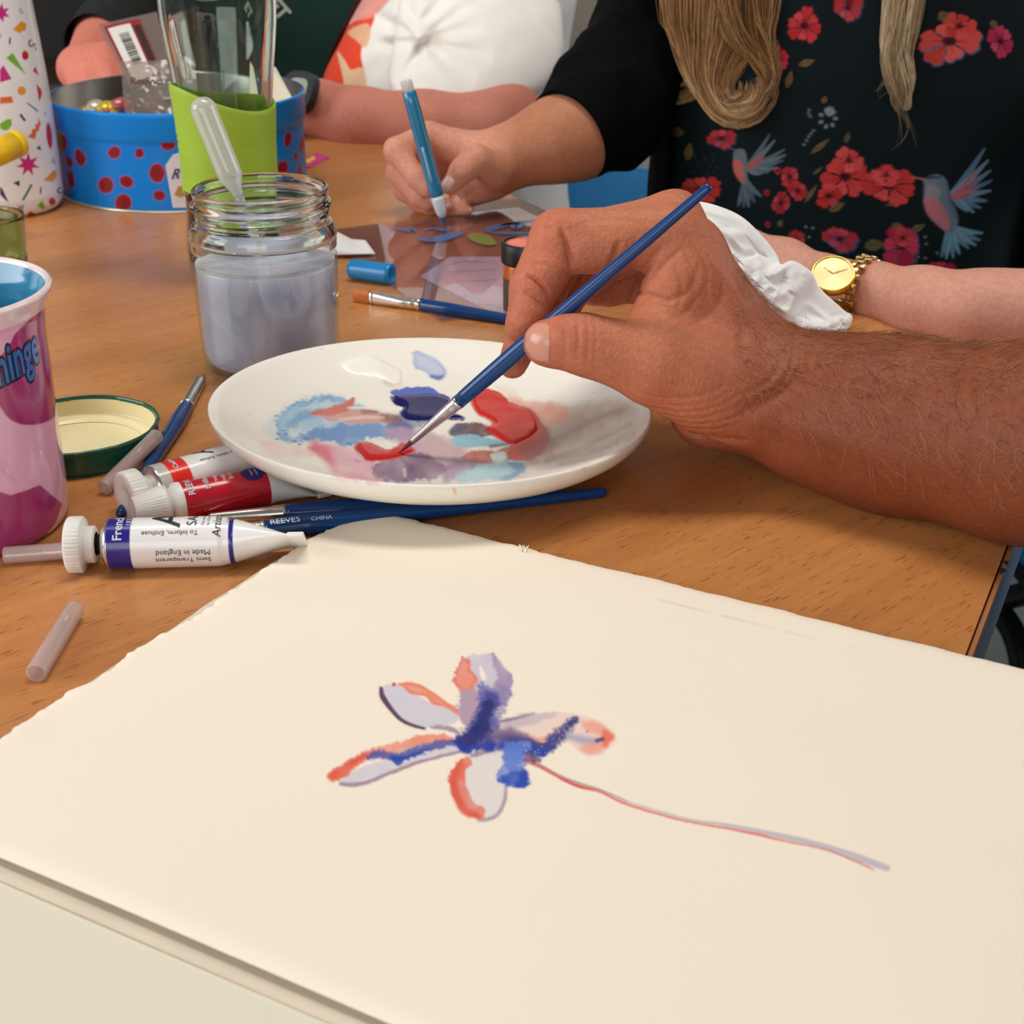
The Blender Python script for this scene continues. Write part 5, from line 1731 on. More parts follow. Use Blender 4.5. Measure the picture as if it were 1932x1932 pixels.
# curled white paper behind the jar
V = []
for i in range(20):
    for j in range(8):
        u, v_ = i / 19, j / 7
        p = G(575, 490) * (1 - u) + G(708, 487) * u
        q_ = G(585, 455) * (1 - u) + G(690, 462) * u
        r = p * (1 - v_) + q_ * v_
        r[2] = TZ + .0024 + .009 * math.sin(v_ * math.pi * .8) * math.sin(math.pi * min(1, u + .25)) ** 1
        V.append(r)
o = obj('paper_scrap', (V, grid_faces(20, 8)), mat('scrap_paper', (238, 236, 238), .7), label='small curled white paper behind the water jar', cat='paper')
m = o.modifiers.new('thickness', 'SOLIDIFY')
m.thickness = .0008
# blue pen cap
M_CAPBLUE = mat('blue_cap', (22, 132, 198), .3, coat=.2)
ca, cb = G(661, 507, .0062), G(735, 517, .0062)
cd = unit(cb - ca)
L_ = np.linalg.norm(cb - ca)
cp_ = thing('pen_cap', 'bright blue pen cap lying between jar and plastic sheet', 'pen cap', ca)
obj('cap_body', lathe([(0, 0), (.0046, 0), (.0054, .0008), (.0058, .003), (.0060, L_ - .003), (.0062, L_ - .001), (.0062, L_)], ca, cd, 40), M_CAPBLUE, cp_)
obj('cap_rim', lathe([(.0062, L_ - .0004), (.0062, L_ + .0012), (.0056, L_ + .0016), (.0040, L_ + .0014), (.0036, L_ - .002), (0, L_ - .002)], ca, cd, 40), M_CAPBLUE, cp_)
# small pot of orange paint
oc = G(995, 603)
oc[1] += .012
pot = thing('paint_pot', 'small pot of orange paint with black lid behind the painter hand', 'paint pot', oc)
obj('pot_glass', lathe(spline([(0, 0), (.0118, 0), (.0130, .0015), (.0132, .010), (.0131, .026), (.0122, .029), (.0120, .033)], 40), oc, seg=64), mat('orange_paint', (206, 98, 26), .12, coat=.6), pot)
obj('pot_label', lathe([(.01335, .003), (.01335, .021)], oc, seg=64), mat('pot_label', (92, 82, 66), .4, var=.3, vscale=400), pot, label='dark label band')
Vk, Fk = lathe([(.0128, .029), (.0142, .0292), (.0144, .030), (.0144, .0395), (.0138, .0404), (.0122, .0404), (.0118, .0394), (.0110, .0392)], oc, seg=120)
pot_lid = obj('pot_lid', (Vk, Fk), mat('black_lid', (26, 26, 28), .4), pot, label='black screw lid')
obj('lid_disc', lathe([(.0118, .0395), (.0090, .0399), (0, .0400)], oc, seg=48), mat('coral_disc', (238, 104, 78), .35, coat=.3), pot_lid, label='coral disc on the lid')

# ================================================================ people
from mathutils.bvhtree import BVHTree


def skin_mat(name, bump=.35, scale=700):
    m, nt, p = new_mat(name)
    N, L = nt.nodes, nt.links
    at = N.new('ShaderNodeVertexColor')
    at.layer_name = 'Col'
    tc = N.new('ShaderNodeTexCoord')
    n1 = N.new('ShaderNodeTexNoise')
    n1.inputs['Scale'].default_value = 420
    n1.inputs['Detail'].default_value = 5
    L.new(tc.outputs['Object'], n1.inputs['Vector'])
    r = N.new('ShaderNodeValToRGB')
    r.color_ramp.elements[0].position, r.color_ramp.elements[0].color = .30, (.88, .84, .83, 1)
    r.color_ramp.elements[1].position, r.color_ramp.elements[1].color = .70, (1.06, 1.05, 1.04, 1)
    L.new(n1.outputs['Fac'], r.inputs['Fac'])
    mx = N.new('ShaderNodeMix')
    mx.data_type, mx.blend_type = 'RGBA', 'MULTIPLY'
    mx.inputs['Factor'].default_value = 1
    L.new(at.outputs['Color'], mx.inputs['A'])
    L.new(r.outputs['Color'], mx.inputs['B'])
    L.new(mx.outputs['Result'], p.inputs['Base Color'])
    p.inputs['Roughness'].default_value = .55
    p.inputs['Specular IOR Level'].default_value = .30
    p.inputs['Subsurface Weight'].default_value = .18
    p.inputs['Subsurface Radius'].default_value = (1, .35, .2)
    p.inputs['Subsurface Scale'].default_value = .003
    v = N.new('ShaderNodeTexVoronoi')
    v.inputs['Scale'].default_value = scale
    n2 = N.new('ShaderNodeTexNoise')
    n2.inputs['Scale'].default_value = 190
    n2.inputs['Detail'].default_value = 6
    L.new(tc.outputs['Object'], v.inputs['Vector'])
    L.new(tc.outputs['Object'], n2.inputs['Vector'])
    ad = N.new('ShaderNodeMath')
    ad.operation = 'ADD'
    L.new(v.outputs['Distance'], ad.inputs[0])
    L.new(n2.outputs['Fac'], ad.inputs[1])
    b = N.new('ShaderNodeBump')
    b.inputs['Strength'].default_value = bump
    b.inputs['Distance'].default_value = .0006
    L.new(ad.outputs[0], b.inputs['Height'])
    L.new(b.outputs['Normal'], p.inputs['Normal'])
    return m


M_SKIN = skin_mat('skin_tanned')
M_SKIN2 = skin_mat('skin_fair', .15)


def H(L, tz=True):
    """list of (px, py, depth, radius px) -> points, radii"""
    P = np.array([W(a, b, d) for a, b, d, r in L])
    return P, np.array([r * d / FPX for a, b, d, r in L])


def put(fld, f, L, k=.005, squash=None):
    P, R = H(L)
    fld.chain(f, P, R, k, squash)


def bounds(lists, pad_):
    P, R = H([x for L in lists for x in L])
    return (P - R[:, None]).min(0) - pad_, (P + R[:, None]).max(0) + pad_


class Caster:
    def __init__(self, V, Q):
        self.t = BVHTree.FromPolygons([tuple(v) for v in V], [tuple(int(i) for i in q) for q in Q])

    def __call__(self, px, py):
        d = unit(ray(px, py))
        h, n_, i, dist = self.t.ray_cast(Vector(C0), Vector(d))
        return (None, None) if h is None else (np.array(h), np.array(n_))

    def line(self, pts, n_=24):
        out = []
        for p in spline(np.array(pts, float), n_):
            h, _ = self(*p)
            if h is not None:
                out.append(h)
        return np.array(out)


def crease(V, Nn, line, depth, width):
    if len(line) < 2:
        return V
    lo, hi = line.min(0) - width * 3, line.max(0) + width * 3
    s = np.nonzero(((V > lo) & (V < hi)).all(1))[0]
    if not len(s):
        return V
    d = np.full(len(s), 1e9)
    fade = np.zeros(len(s))
    for i in range(len(line) - 1):
        dd = seg_dist(V[s], line[i], line[i + 1])
        t = math.sin(math.pi * (i + .7) / (len(line)))
        up_ = dd < d
        d = np.where(up_, dd, d)
        fade = np.where(up_, t, fade)
    k = np.exp(-(d / width) ** 2) * (.35 + .65 * fade) * depth
    V = V.copy()
    V[s] -= Nn[s] * k[:, None]
    return V


def nail(cast, outline_fun, name, parent, mat_, lift=.0004, n_=12):
    V = []
    for i in range(n_):
        for j in range(n_):
            px, py = outline_fun(i / (n_ - 1), j / (n_ - 1))
            h, nn = cast(px, py)
            if h is None:
                return None
            V.append(h - unit(h - C0) * 0 + nn * lift * (1 - .9 * max(abs(2 * i / (n_ - 1) - 1), abs(2 * j / (n_ - 1) - 1)) ** 6))
    return obj(name, (V, grid_faces(n_, n_)), mat_, parent)


M_NAIL = mat('fingernail', (206, 146, 126), .28, coat=.25, sss=.1)
M_NAIL2 = mat('fingernail_pale', (230, 186, 180), .22, coat=.4, sss=.1)

# ---------------------------------------------------------------- the painter: right hand and forearm
fi = [(1268, 447, .603, 59), (1056, 450, .606, 56), (1005, 546, .606, 45), (979, 620, .604, 27)]
fm = [(1272, 412, .622, 50), (1078, 455, .630, 48), (1008, 585, .623, 40), (967, 688, .614, 29)]
fr_ = [(1275, 450, .640, 48), (1150, 484, .650, 46), (1078, 540, .646, 40), (1062, 586, .638, 32)]
fl_ = [(1285, 505, .655, 44), (1205, 530, .664, 42), (1150, 548, .664, 30), (1118, 552, .660, 26)]
th = [(1405, 762, .600, 80), (1238, 685, .590, 73), (1100, 649, .588, 59), (1028, 646, .590, 39)]
pal = [[(1268, 447, .603, 60), (1452, 695, .616, 74)], [(1272, 412, .622, 50), (1458, 710, .632, 64)], [(1275, 445, .642, 46), (1460, 735, .645, 62)], [(1285, 500, .657, 42), (1452, 770, .652, 60)],
       [(1340, 764, .640, 82), (1500, 782, .634, 92)], [(1238, 690, .592, 68), (1330, 720, .600, 82), (1440, 752, .606, 96)], [(1236, 620, .600, 58), (1288, 520, .606, 57), (1310, 470, .607, 50)], [(1452, 700, .618, 78), (1490, 745, .622, 100)],
       [(1350, 640, .612, 70), (1420, 720, .614, 90)]]
arm = [(1480, 752, .620, 98), (1530, 768, .613, 119), (1610, 787, .605, 138), (1700, 805, .595, 153), (1932, 838, .565, 176), (2150, 865, .535, 195), (2420, 890, .500, 205)]
lo, hi = bounds([fi, fm, fr_, fl_, th, arm] + pal, .008)
fld = Field(lo, hi, .0016)
palm = fld.empty()
for c in pal:
    put(fld, palm, c, .010)
put(fld, palm, arm, .014)
F_ = palm
for c, k in ((fi, .0042), (fm, .005), (fr_, .005), (fl_, .005), (th, .008)):
    f = fld.empty()
    put(fld, f, c, .0026)
    if c is fi:      # soft pads on the palm side of the finger
        put(fld, f, [(1150, 470, .602, 46), (1104, 472, .602, 44)], .004)
        put(fld, f, [(1032, 512, .601, 40), (1022, 530, .601, 38)], .004)
        put(fld, f, [(1000, 590, .602, 33), (990, 606, .602, 30)], .004)
    if c is th:
        put(fld, f, [(1064, 640, .586, 46), (1040, 648, .588, 44)], .004)
    F_ = np.minimum(F_, smin(palm, f, k))
V, Q = fld.mesh(F_)
V = relax(V, Q, 2)
V, Q = refine(V, Q)
cast = Caster(V, Q)
Nn = mesh_normals(V, Q)
# flexion creases, knuckle folds and wrist wrinkles
for pts, dp, wd in [
    ([(1060, 434), (1066, 455), (1072, 478), (1078, 500)], .0030, .0010), ([(994, 520), (1012, 530), (1034, 551)], .0024, .0009), ([(990, 554), (1008, 561), (1028, 576)], .0009, .0007),
    ([(1000, 503), (1020, 497), (1046, 508)], .0006, .0007), ([(1030, 470), (1050, 482), (1066, 500)], .0005, .0008), ([(1150, 502), (1160, 482), (1168, 458)], .0016, .0011),
    ([(1186, 588), (1198, 545), (1220, 505), (1246, 468)], .0016, .0014), ([(1200, 550), (1230, 556), (1266, 568)], .0013, .0010), ([(1226, 524), (1250, 502), (1284, 470)], .0008, .0010),
    ([(1262, 566), (1300, 548), (1318, 500)], .0009, .0011), ([(1236, 612), (1290, 592), (1332, 540)], .0006, .0011), ([(1290, 470), (1312, 520), (1308, 570)], .0007, .0009), ([(1310, 460), (1334, 510), (1332, 560)], .0006, .0009),
    ([(1270, 490), (1286, 540), (1276, 590)], .0006, .0009), ([(1340, 480), (1362, 530), (1356, 590)], .0005, .0010), ([(1280, 620), (1330, 600), (1372, 550)], .0004, .0010),
    ([(1088, 596), (1091, 640), (1087, 682)], .0006, .0008), ([(1106, 592), (1110, 640), (1106, 690)], .0005, .0008), ([(1120, 596), (1124, 640), (1118, 694)], .0004, .0008), ([(1064, 612), (1066, 650), (1064, 694)], .0004, .0008),
    ([(1200, 742), (1270, 752), (1330, 745), (1370, 725)], .0005, .0009), ([(1212, 756), (1278, 766), (1340, 757), (1380, 738)], .0004, .0008), ([(1225, 768), (1290, 778), (1350, 768), (1392, 746)], .0006, .0008), ([(1250, 782), (1310, 790), (1365, 778), (1404, 757)], .0005, .0008),
    ([(1265, 794), (1325, 800), (1385, 788), (1420, 768)], .0005, .0008), ([(1285, 806), (1345, 810), (1400, 798)], .0005, .0008), ([(1515, 650), (1510, 690), (1492, 725), (1455, 754), (1405, 776)], .0022, .0026), ([(1500, 640), (1492, 690), (1468, 730), (1430, 752)], .0008, .0012),
    ([(1480, 650), (1470, 690), (1446, 722), (1410, 742)], .0005, .0011), ([(1540, 660), (1530, 705), (1508, 745)], .0006, .0014), ([(1256, 790), (1300, 815), (1350, 829), (1400, 832)], .0018, .0020), ([(1382, 560), (1400, 620), (1400, 680)], .0006, .0018),
    ([(1330, 470), (1370, 530), (1410, 600)], -.0008, .0022), ([(1296, 430), (1350, 510), (1400, 590)], -.0006, .0020), ([(1100, 420), (1150, 416), (1210, 420)], .0003, .0012), ([(1010, 430), (1040, 415), (1064, 400)], .0004, .0009), ([(1004, 446), (1034, 430), (1056, 420)], .0004, .0009), ([(1020, 416), (1046, 402), (1070, 398)], .0003, .0009),
    ([(1540, 700), (1700, 730), (1900, 760)], -.0007, .0050), ([(1420, 790), (1520, 810), (1640, 850)], -.0009, .0050)]:
    V = crease(V, Nn, cast.line(pts), dp, wd)
V = V + Nn * (.0004 * noise3(V, 60, 2))[:, None]
shade_k = noise3(V * np.array([1, 1, 1]), 30, 2)
px_ = PX(V)
# own colouring of the skin: pink fingers, browner forearm
base = np.tile(lin((188, 114, 84)), (len(V), 1))
tw = np.clip((px_[:, 0] - 1250) / 330, 0, 1)[:, None]
tw = tw * tw * (3 - 2 * tw)
base = base * (1 - tw) + lin((131, 69, 40)) * tw
nz_ = noise3(V, 75, 3)[:, None]
base = base * (1 + .07 * nz_)
fing = np.clip((1130 - px_[:, 0]) / 120, 0, 1)[:, None] * .35
base = base * (1 - fing) + lin((196, 106, 84)) * fing
mot = np.clip(noise3(V + 3, 150, 2), 0, 1)[:, None] * .22
base = base * (1 - mot) + lin((150, 74, 58)) * mot
painter = thing('person', 'painter with tanned hairy forearm, only the right arm showing, holding a brush over the plate', 'person', W(1930, 838, .565))
obj('arm', (V, Q), M_SKIN, painter, cols=base)


def thumb_nail(s, t):
    x = 990 + 45 * s
    yc = 646 + 2 * s
    hh_ = 34 * (1 - (1 - min(1, s * 1.25)) ** 2.4) ** .5 + 2
    return x + 1.5 * math.sin(t * math.pi) * (1 if s > .9 else 0), yc - 2 + (t - .5) * 2 * hh_


nail(cast, thumb_nail, 'fingernail', painter, M_NAIL, .0005)
nail(cast, lambda s, t: (961 - 9 * s - 5 * t, 600 + 34 * t), 'fingernail', painter, M_NAIL, .0005)
# hairs on forearm, wrist and back of the hand
Va, hairs_d, hairs_l = V, [], []
sel = np.nonzero((px_[:, 0] > 1380) & (px_[:, 0] < 1990) & (Nn @ (C0 - V.mean(0)) > -.12) & (Nn[:, 2] > -.25))[0]
axis_arm = unit(H([arm[4]])[0][0] - H([arm[0]])[0][0])
for i in rng.choice(sel, 1900, replace=False):
    nn = Nn[i]
    topness = nn[2]
    if rng.random() > .22 + .78 * max(0, topness):
        continue
    L_ = rng.uniform(.004, .010)
    dirn = unit(-axis_arm * 0 + axis_arm * rng.uniform(.2, .9) + np.array([0, 0, -.5]) * (1 - max(0, topness)) + rng.normal(0, .35, 3))
    dirn = unit(dirn - nn * (dirn @ nn) + nn * rng.uniform(.12, .45))
    pts = [V[i] + dirn * L_ * t - np.array([0, 0, .0012]) * t * t + nn * .0002 for t in (0, .33, .66, 1)]
    (hairs_d if rng.random() < .62 else hairs_l).append(sweep(pts, [.00006, .00006, .00005, .00003], 3, False))
obj('arm_hair', join(*hairs_l), mat('hair_fair', (178, 128, 92), .5), painter, kind='stuff')
obj('arm_hair', join(*hairs_d), mat('hair_dark', (84, 56, 42), .5), painter, kind='stuff')

# ---------------------------------------------------------------- the woman in the floral top
z7 = lambda x, y: (700 + x / 6.44, 130 + y / 6.44)
wD = 1.012
ri = [(808, 258, 1.030, 27), (748, 284, 1.015, 25), (786, 336, 1.010, 20), (807, 362, 1.008, 14)]
rm = [(822, 275, 1.040, 26), (750, 324, 1.030, 23), (790, 372, 1.022, 18), (808, 386, 1.020, 14)]
rr = [(836, 296, 1.050, 25), (764, 358, 1.040, 22), (812, 390, 1.032, 17), (846, 386, 1.024, 13)]
rl = [(850, 318, 1.056, 24), (792, 384, 1.040, 19), (846, 397, 1.034, 14), (886, 396, 1.024, 11)]
rt = [(936, 322, 1.016, 34), (898, 300, 1.000, 28), (872, 322, .998, 24), (848, 352, 1.000, 17)]
rp = [[(808, 258, 1.030, 27), (920, 298, 1.035, 44)], [(822, 275, 1.040, 26), (925, 305, 1.045, 44)], [(836, 296, 1.050, 25), (930, 320, 1.050, 40)], [(850, 318, 1.056, 24), (930, 335, 1.050, 36)],
      [(940, 318, 1.025, 40), (890, 348, 1.035, 34)], [(872, 366, 1.036, 26), (930, 344, 1.035, 34)]]
ra_ = [(925, 306, 1.035, 50), (970, 292, 1.035, 56), (1040, 268, 1.035, 73), (1090, 252, 1.04, 82), (1130, 218, 1.055, 78)]
rup = [(1130, 218, 1.055, 76), (1210, 90, 1.10, 70), (1262, -60, 1.16, 84), (1330, -200, 1.20, 100)]
la = [(2120, 610, .80, 92), (1932, 602, .790, 84), (1850, 592, .795, 75), (1740, 572, .815, 62), (1650, 552, .84, 50), (1560, 530, .855, 45)]
lup = [(2120, 610, .80, 92), (2200, 300, .98, 110), (2080, -200, 1.15, 120), (1900, -240, 1.2, 110)]
lp_ = [(1560, 530, .855, 44), (1480, 500, .872, 46), (1400, 480, .884, 48)]
lf = [[(1410, 462, .885, 30), (1330, 440, .890, 26), (1290, 470, .880, 22)], [(1400, 480, .888, 30), (1320, 470, .892, 26), (1280, 500, .88, 20)], [(1400, 505, .888, 28), (1330, 505, .89, 24), (1300, 525, .88, 19)], [(1410, 525, .886, 24), (1350, 532, .886, 20), (1326, 545, .88, 17)], [(1480, 520, .86, 26), (1420, 545, .85, 24), (1380, 555, .85, 18)]]
TX, TY = .245, 1.13
tors = [np.array([TX, TY, TZ + z]) for z in (-.18, -.05, .08, .20, .31)]
lo, hi = bounds([ri, rm, rr, rl, rt, ra_, rup, la, lup, lp_] + lf, .012)
lo = np.minimum(lo, np.array([.09, 1.0, TZ - .26]))
hi = np.maximum(hi, np.array([.42, 1.26, TZ + .36]))
fld = Field(lo, hi, .0026)
palm = fld.empty()
for i in range(4):
    fld.limb(palm, tors[i] + [-.03, 0, 0], tors[i + 1] + [-.03, 0, 0], .095, .095, .02)
    fld.limb(palm, tors[i] + [.03, 0, 0], tors[i + 1] + [.03, 0, 0], .095, .095, .02)
for c in rp:
    put(fld, palm, c, .006)
put(fld, palm, ra_, .010)
put(fld, palm, rup, .012)
put(fld, palm, la, .012)
put(fld, palm, lup, .012)
put(fld, palm, lp_, .008)
for pxs, sd_ in (((1330, -200, 1.20, 100), -.05), ((1900, -240, 1.2, 110), .05)):
    p_, r_ = H([pxs])
    fld.limb(palm, p_[0], tors[4] + [sd_, 0, .0], r_[0], .09, .02)
F_ = palm
for c, k in ((ri, .005), (rm, .005), (rr, .005), (rl, .005), (rt, .006)):
    f = fld.empty()
    put(fld, f, c, .003)
    F_ = np.minimum(F_, smin(palm, f, k))
for c in lf:
    f = fld.empty()
    put(fld, f, c, .003)
    F_ = np.minimum(F_, smin(palm, f, .006))
V, Q = fld.mesh(F_)
V = relax(V, Q, 2)
px_ = PX(V)
base = np.tile(lin((214, 150, 126)), (len(V), 1))
right = (px_[:, 0] < 1200)[:, None]
farm = np.clip((px_[:, 0] - 900) / 80, 0, 1)[:, None] * right
base = base * (1 - farm) + lin((184, 124, 92)) * farm
left = (px_[:, 0] > 1350)[:, None] & (px_[:, 1] > 400)[:, None]
base = np.where(left, lin((206, 150, 130)), base)
base = base * (1 + .08 * noise3(V, 55, 3)[:, None])
woman = thing('person', 'woman with long blonde hair, floral hummingbird top and black cardigan, drawing with a blue pen', 'person', (TX, TY, TZ - .26))
obj('body', (V, Q), M_SKIN2, woman, cols=base)
castw = Caster(V, Q)


def wnail(c, ax, lx, ly):
    ax = unit(ax)
    bx = np.array([-ax[1], ax[0]])

    def f(s, t):
        k = math.sqrt(max(0, 1 - abs(2 * s - 1) ** 3.5))
        q = np.array(c) + ax * (s - .5) * lx + bx * (t - .5) * ly * k
        return q[0], q[1]
    return f


for c, ax, lx, ly in (((844, 346), (-.55, .83), 30, 22), ((849, 388), (1, .1), 13, 10), ((889, 396), (.5, 1), 10, 8), ((862, 376), (.6, .8), 14, 9)):
    nail(castw, wnail(c, ax, lx, ly), 'fingernail', woman, M_NAIL2, .0006, 8)


# ---- clothes
def torso_surface(cx, cy, rings, a0, a1, na, nz, off=0.0, fold=0.0, fscale=20, seed=0, zdense=None):
    """rings: (z, rx, ry, dx, dy); angle measured so that -pi/2 faces the camera"""
    R_ = np.array(rings, float)
    zs = np.linspace(R_[0, 0], R_[-1, 0], nz)
    if zdense:           # rows are packed where the print shows
        zs = np.concatenate([np.linspace(R_[0, 0], zdense[0], 22)[:-1], np.linspace(*zdense, nz), np.linspace(zdense[1], R_[-1, 0], 22)[1:]])
    rx, ry, dx, dy = [np.interp(zs, R_[:, 0], R_[:, k]) for k in (1, 2, 3, 4)]
    dens = np.linspace(R_[0, 0] - .05, R_[-1, 0] + .05, 200)
    k5 = np.hanning(15) / np.hanning(15).sum()
    rx, ry, dx, dy = [np.interp(zs, dens, np.convolve(np.pad(np.interp(dens, R_[:, 0], R_[:, k]), 7, 'edge'), k5, 'valid')) for k in (1, 2, 3, 4)]
    a = np.linspace(a0, a1, na) if np.isscalar(na) else np.asarray(na)
    A, Z = np.meshgrid(a, zs, indexing='xy')
    c, s_ = np.cos(A), np.sin(A)
    e = .78
    X = np.sign(c) * np.abs(c) ** e * (rx[:, None] + off)
    Y = np.sign(s_) * np.abs(s_) ** e * (ry[:, None] + off)
    P = np.stack([cx + dx[:, None] + X, cy + dy[:, None] + Y, Z], -1)
    if fold:
        q = noise3(np.stack([A * 1.6 + seed, Z * fscale, Z * 0 + seed], -1).reshape(-1, 3), 1, 3).reshape(A.shape)
        nrm = np.stack([c, s_, np.zeros_like(c)], -1)
        P = P + nrm * (q * fold)[..., None]
    return P.reshape(-1, 3), grid_faces(len(zs), len(a))


rings = [(TZ - .27, .150, .115, .0, .0), (TZ - .10, .134, .118, .0, 0), (TZ + .02, .131, .121, 0, 0), (TZ + .10, .133, .130, 0, -.004), (TZ + .2, .140, .135, 0, -.006), (TZ + .34, .17, .12, 0, 0), (TZ + .42, .17, .10, 0, .01), (TZ + .47, .09, .07, 0, .01)]
M_TOP = mat('floral_top', None, .85, attr=True, var=.03, spec=.12, bump=.15, bscale=1200, bdist=.0003)
aa = np.concatenate([np.linspace(-math.pi * 1.02, .02 * math.pi, 460), np.linspace(.05 * math.pi, .95 * math.pi, 30)])
V, Fq = torso_surface(TX, TY, rings, 0, 0, aa, 330, 0, .006, 7, 3, (TZ - .04, TZ + .14))
nzr = 560
# fabric is sampled densely only where the print shows
cw_ = Canvas(PX(V), (21, 31, 35))
z3p = lambda L: [(1200 + .3789 * x, .3789 * y) for x, y in L]


def bloom(cx, cy, r, n_, rot, sq=1.0, sqa=0.0, col=(214, 66, 66), dark=(120, 24, 36), petals=None, tint=None):
    R2 = np.array([[math.cos(sqa), -math.sin(sqa)], [math.sin(sqa), math.cos(sqa)]])
    for k in range(n_):
        if petals and k not in petals:
            continue
        a = rot + k * 2 * math.pi / n_
        rr_2 = r * (1 + .15 * math.sin(k * 2.3 + rot))
        P = []
        w = math.pi / n_ * 1.15
        for u, v_ in ((.10, 0), (.5, -w * .72), (.86, -w * .80), (1.0, -w * .35), (.93, 0), (1.02, w * .38), (.84, w * .85), (.5, w * .72)):
            P.append((u * rr_2 * math.cos(a + v_), u * rr_2 * math.sin(a + v_)))
        P = np.array(P) @ R2.T
        P[:, 0] *= 1
        P = (P @ R2) * np.array([1, sq]) @ R2.T + np.array([cx, cy])
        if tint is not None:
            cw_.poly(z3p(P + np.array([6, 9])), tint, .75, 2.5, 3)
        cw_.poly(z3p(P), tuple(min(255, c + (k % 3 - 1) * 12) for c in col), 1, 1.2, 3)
        t0 = np.array([cx, cy]) + (P[4] - np.array([cx, cy])) * .15
        t1 = np.array([cx, cy]) + (P[4] - np.array([cx, cy])) * .62
        cw_.stroke(z3p([t0, t1]), [3.5, .8], dark, .75, 1.2, 0)
    cw_.dot(z3p([(cx, cy)])[0], r * .24 * .3789, (70, 18, 30), r * .2 * .3789 * sq, 0, .9, 2)


def leaf(a, b, w, col=(120, 92, 58)):
    a, b = np.array(a, float), np.array(b, float)
    d = unit(b - a)
    nn = np.array([-d[1], d[0]])
    m_ = (a + b) / 2
    cw_.poly(z3p([a, a + (b - a) * .25 + nn * w * .8, m_ + nn * w, b - (b - a) * .2 + nn * w * .5, b, b - (b - a) * .2 - nn * w * .5, m_ - nn * w, a + (b - a) * .25 - nn * w * .8]), col, .85, 1.2, 3)
    cw_.stroke(z3p([a, b]), [1.2, .6], (50, 36, 26), .8, .8, 0)


RDC = (216, 72, 72)
bloom(838, 128, 82, 8, .2, 1.05, 0, (200, 62, 66), petals=None)
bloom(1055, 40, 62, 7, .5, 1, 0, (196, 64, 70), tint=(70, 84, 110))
bloom(700, 300, 70, 6, .3, .9, 1.2, (190, 52, 70))
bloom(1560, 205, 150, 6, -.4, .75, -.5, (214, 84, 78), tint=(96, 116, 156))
bloom(1610, 130, 78, 5, -1.2, .9, 0, (206, 76, 70))
bloom(1815, 205, 62, 6, .4, 1.3, 0, (190, 60, 100))
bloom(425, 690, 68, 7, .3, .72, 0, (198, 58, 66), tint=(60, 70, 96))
bloom(1040, 880, 112, 6, .35, .95, -.6, RDC)
bloom(1060, 800, 66, 5, -1.0, 1, 0, (220, 84, 82))
bloom(960, 975, 66, 5, 2.2, .9, 0, (206, 64, 64))
bloom(1260, 925, 128, 7, .1, .74, .15, RDC)
bloom(1245, 870, 62, 3, -1.57, 1, 0, (222, 80, 80))
bloom(320, 945, 100, 7, .2, .7, 0, (206, 66, 62))
bloom(765, 880, 46, 6, .2, 1.1, .8, (190, 62, 66))
bloom(805, 950, 48, 6, .4, 1, 0, (190, 60, 66))
bloom(722, 1010, 48, 6, .8, 1.1, .8, (180, 58, 66))
bloom(1015, 1190, 84, 7, .3, .7, .3, (200, 64, 72), tint=(76, 96, 146))
bloom(1320, 1225, 96, 6, .4, 1.05, .8, (196, 52, 84), tint=(84, 72, 130))
bloom(1330, 1185, 50, 5, -.8, 1, 0, (206, 70, 80))
bloom(795, 1200, 46, 6, .4, 1.2, .8, (190, 60, 66))
bloom(1510, 1345, 76, 7, .4, .6, 0, (190, 50, 86))
bloom(160, 470, 36, 5, .4, 1, 0, (190, 60, 60))
bloom(705, 850, 18, 5, .1, 1, 0, (180, 50, 54))
bloom(650, 960, 15, 5, .1, 1, 0, (180, 50, 54))
bloom(656, 1118, 15, 5, .1, 1, 0, (180, 50, 54))
bloom(215, 5, 40, 5, .4, .8, 0, (200, 60, 70))
for a, b, w in (((810, 325), (890, 300), 18), ((750, 440), (775, 350), 17), ((930, 515), (945, 478), 14), ((170, 650), (240, 665), 26), ((255, 800), (270, 710), 22), ((870, 765), (965, 690), 14), ((1045, 712), (1060, 655), 12), ((840, 1010), (900, 920), 12), ((960, 1050), (1040, 1010), 20), ((1500, 90), (1560, 70), 26),
                ((1135, 1225), (1240, 1215), 30), ((1370, 1150), (1440, 1120), 18), ((1280, 1140), (1310, 1110), 20), ((710, 1130), (725, 1095), 14), ((1765, 130), (1800, 110), 22), ((880, 870), (930, 830), 8), ((1240, 1020), (1290, 1015), 8), ((1380, 1310), (1400, 1290), 12)):
    leaf(a, b, w, (124, 100, 66) if a[0] < 1000 else (112, 98, 72))
# white blossom sprays
for c, r in (((955, 590), 34), ((965, 555), 12)):
    for k in range(7):
        a = k * .9
        cw_.dot(z3p([(c[0] + r * 1.1 * math.cos(a), c[1] + r * 1.2 * math.sin(a))])[0], 4.4, (142, 152, 158), 3.4, a, .75, 1.4)
for x, y in ((862, 548), (868, 580), (860, 565), (990, 560), (975, 545), (860, 680), (850, 700), (836, 720), (884, 650), (872, 665), (846, 1130), (880, 1135), (862, 1180), (1400, 1195), (1440, 1180), (1445, 1215), (1405, 1280), (1500, 1260), (1440, 1285)):
    cw_.dot(z3p([(x, y)])[0], 3, (120, 134, 144), 2.4, .4, .75, 1.2)
for k in range(26):
    cw_.dot(z3p([(250 + rng.uniform(0, 160), 770 + rng.uniform(0, 110))])[0], 1.6, (56, 72, 88), 1.6, 0, .6, 1)


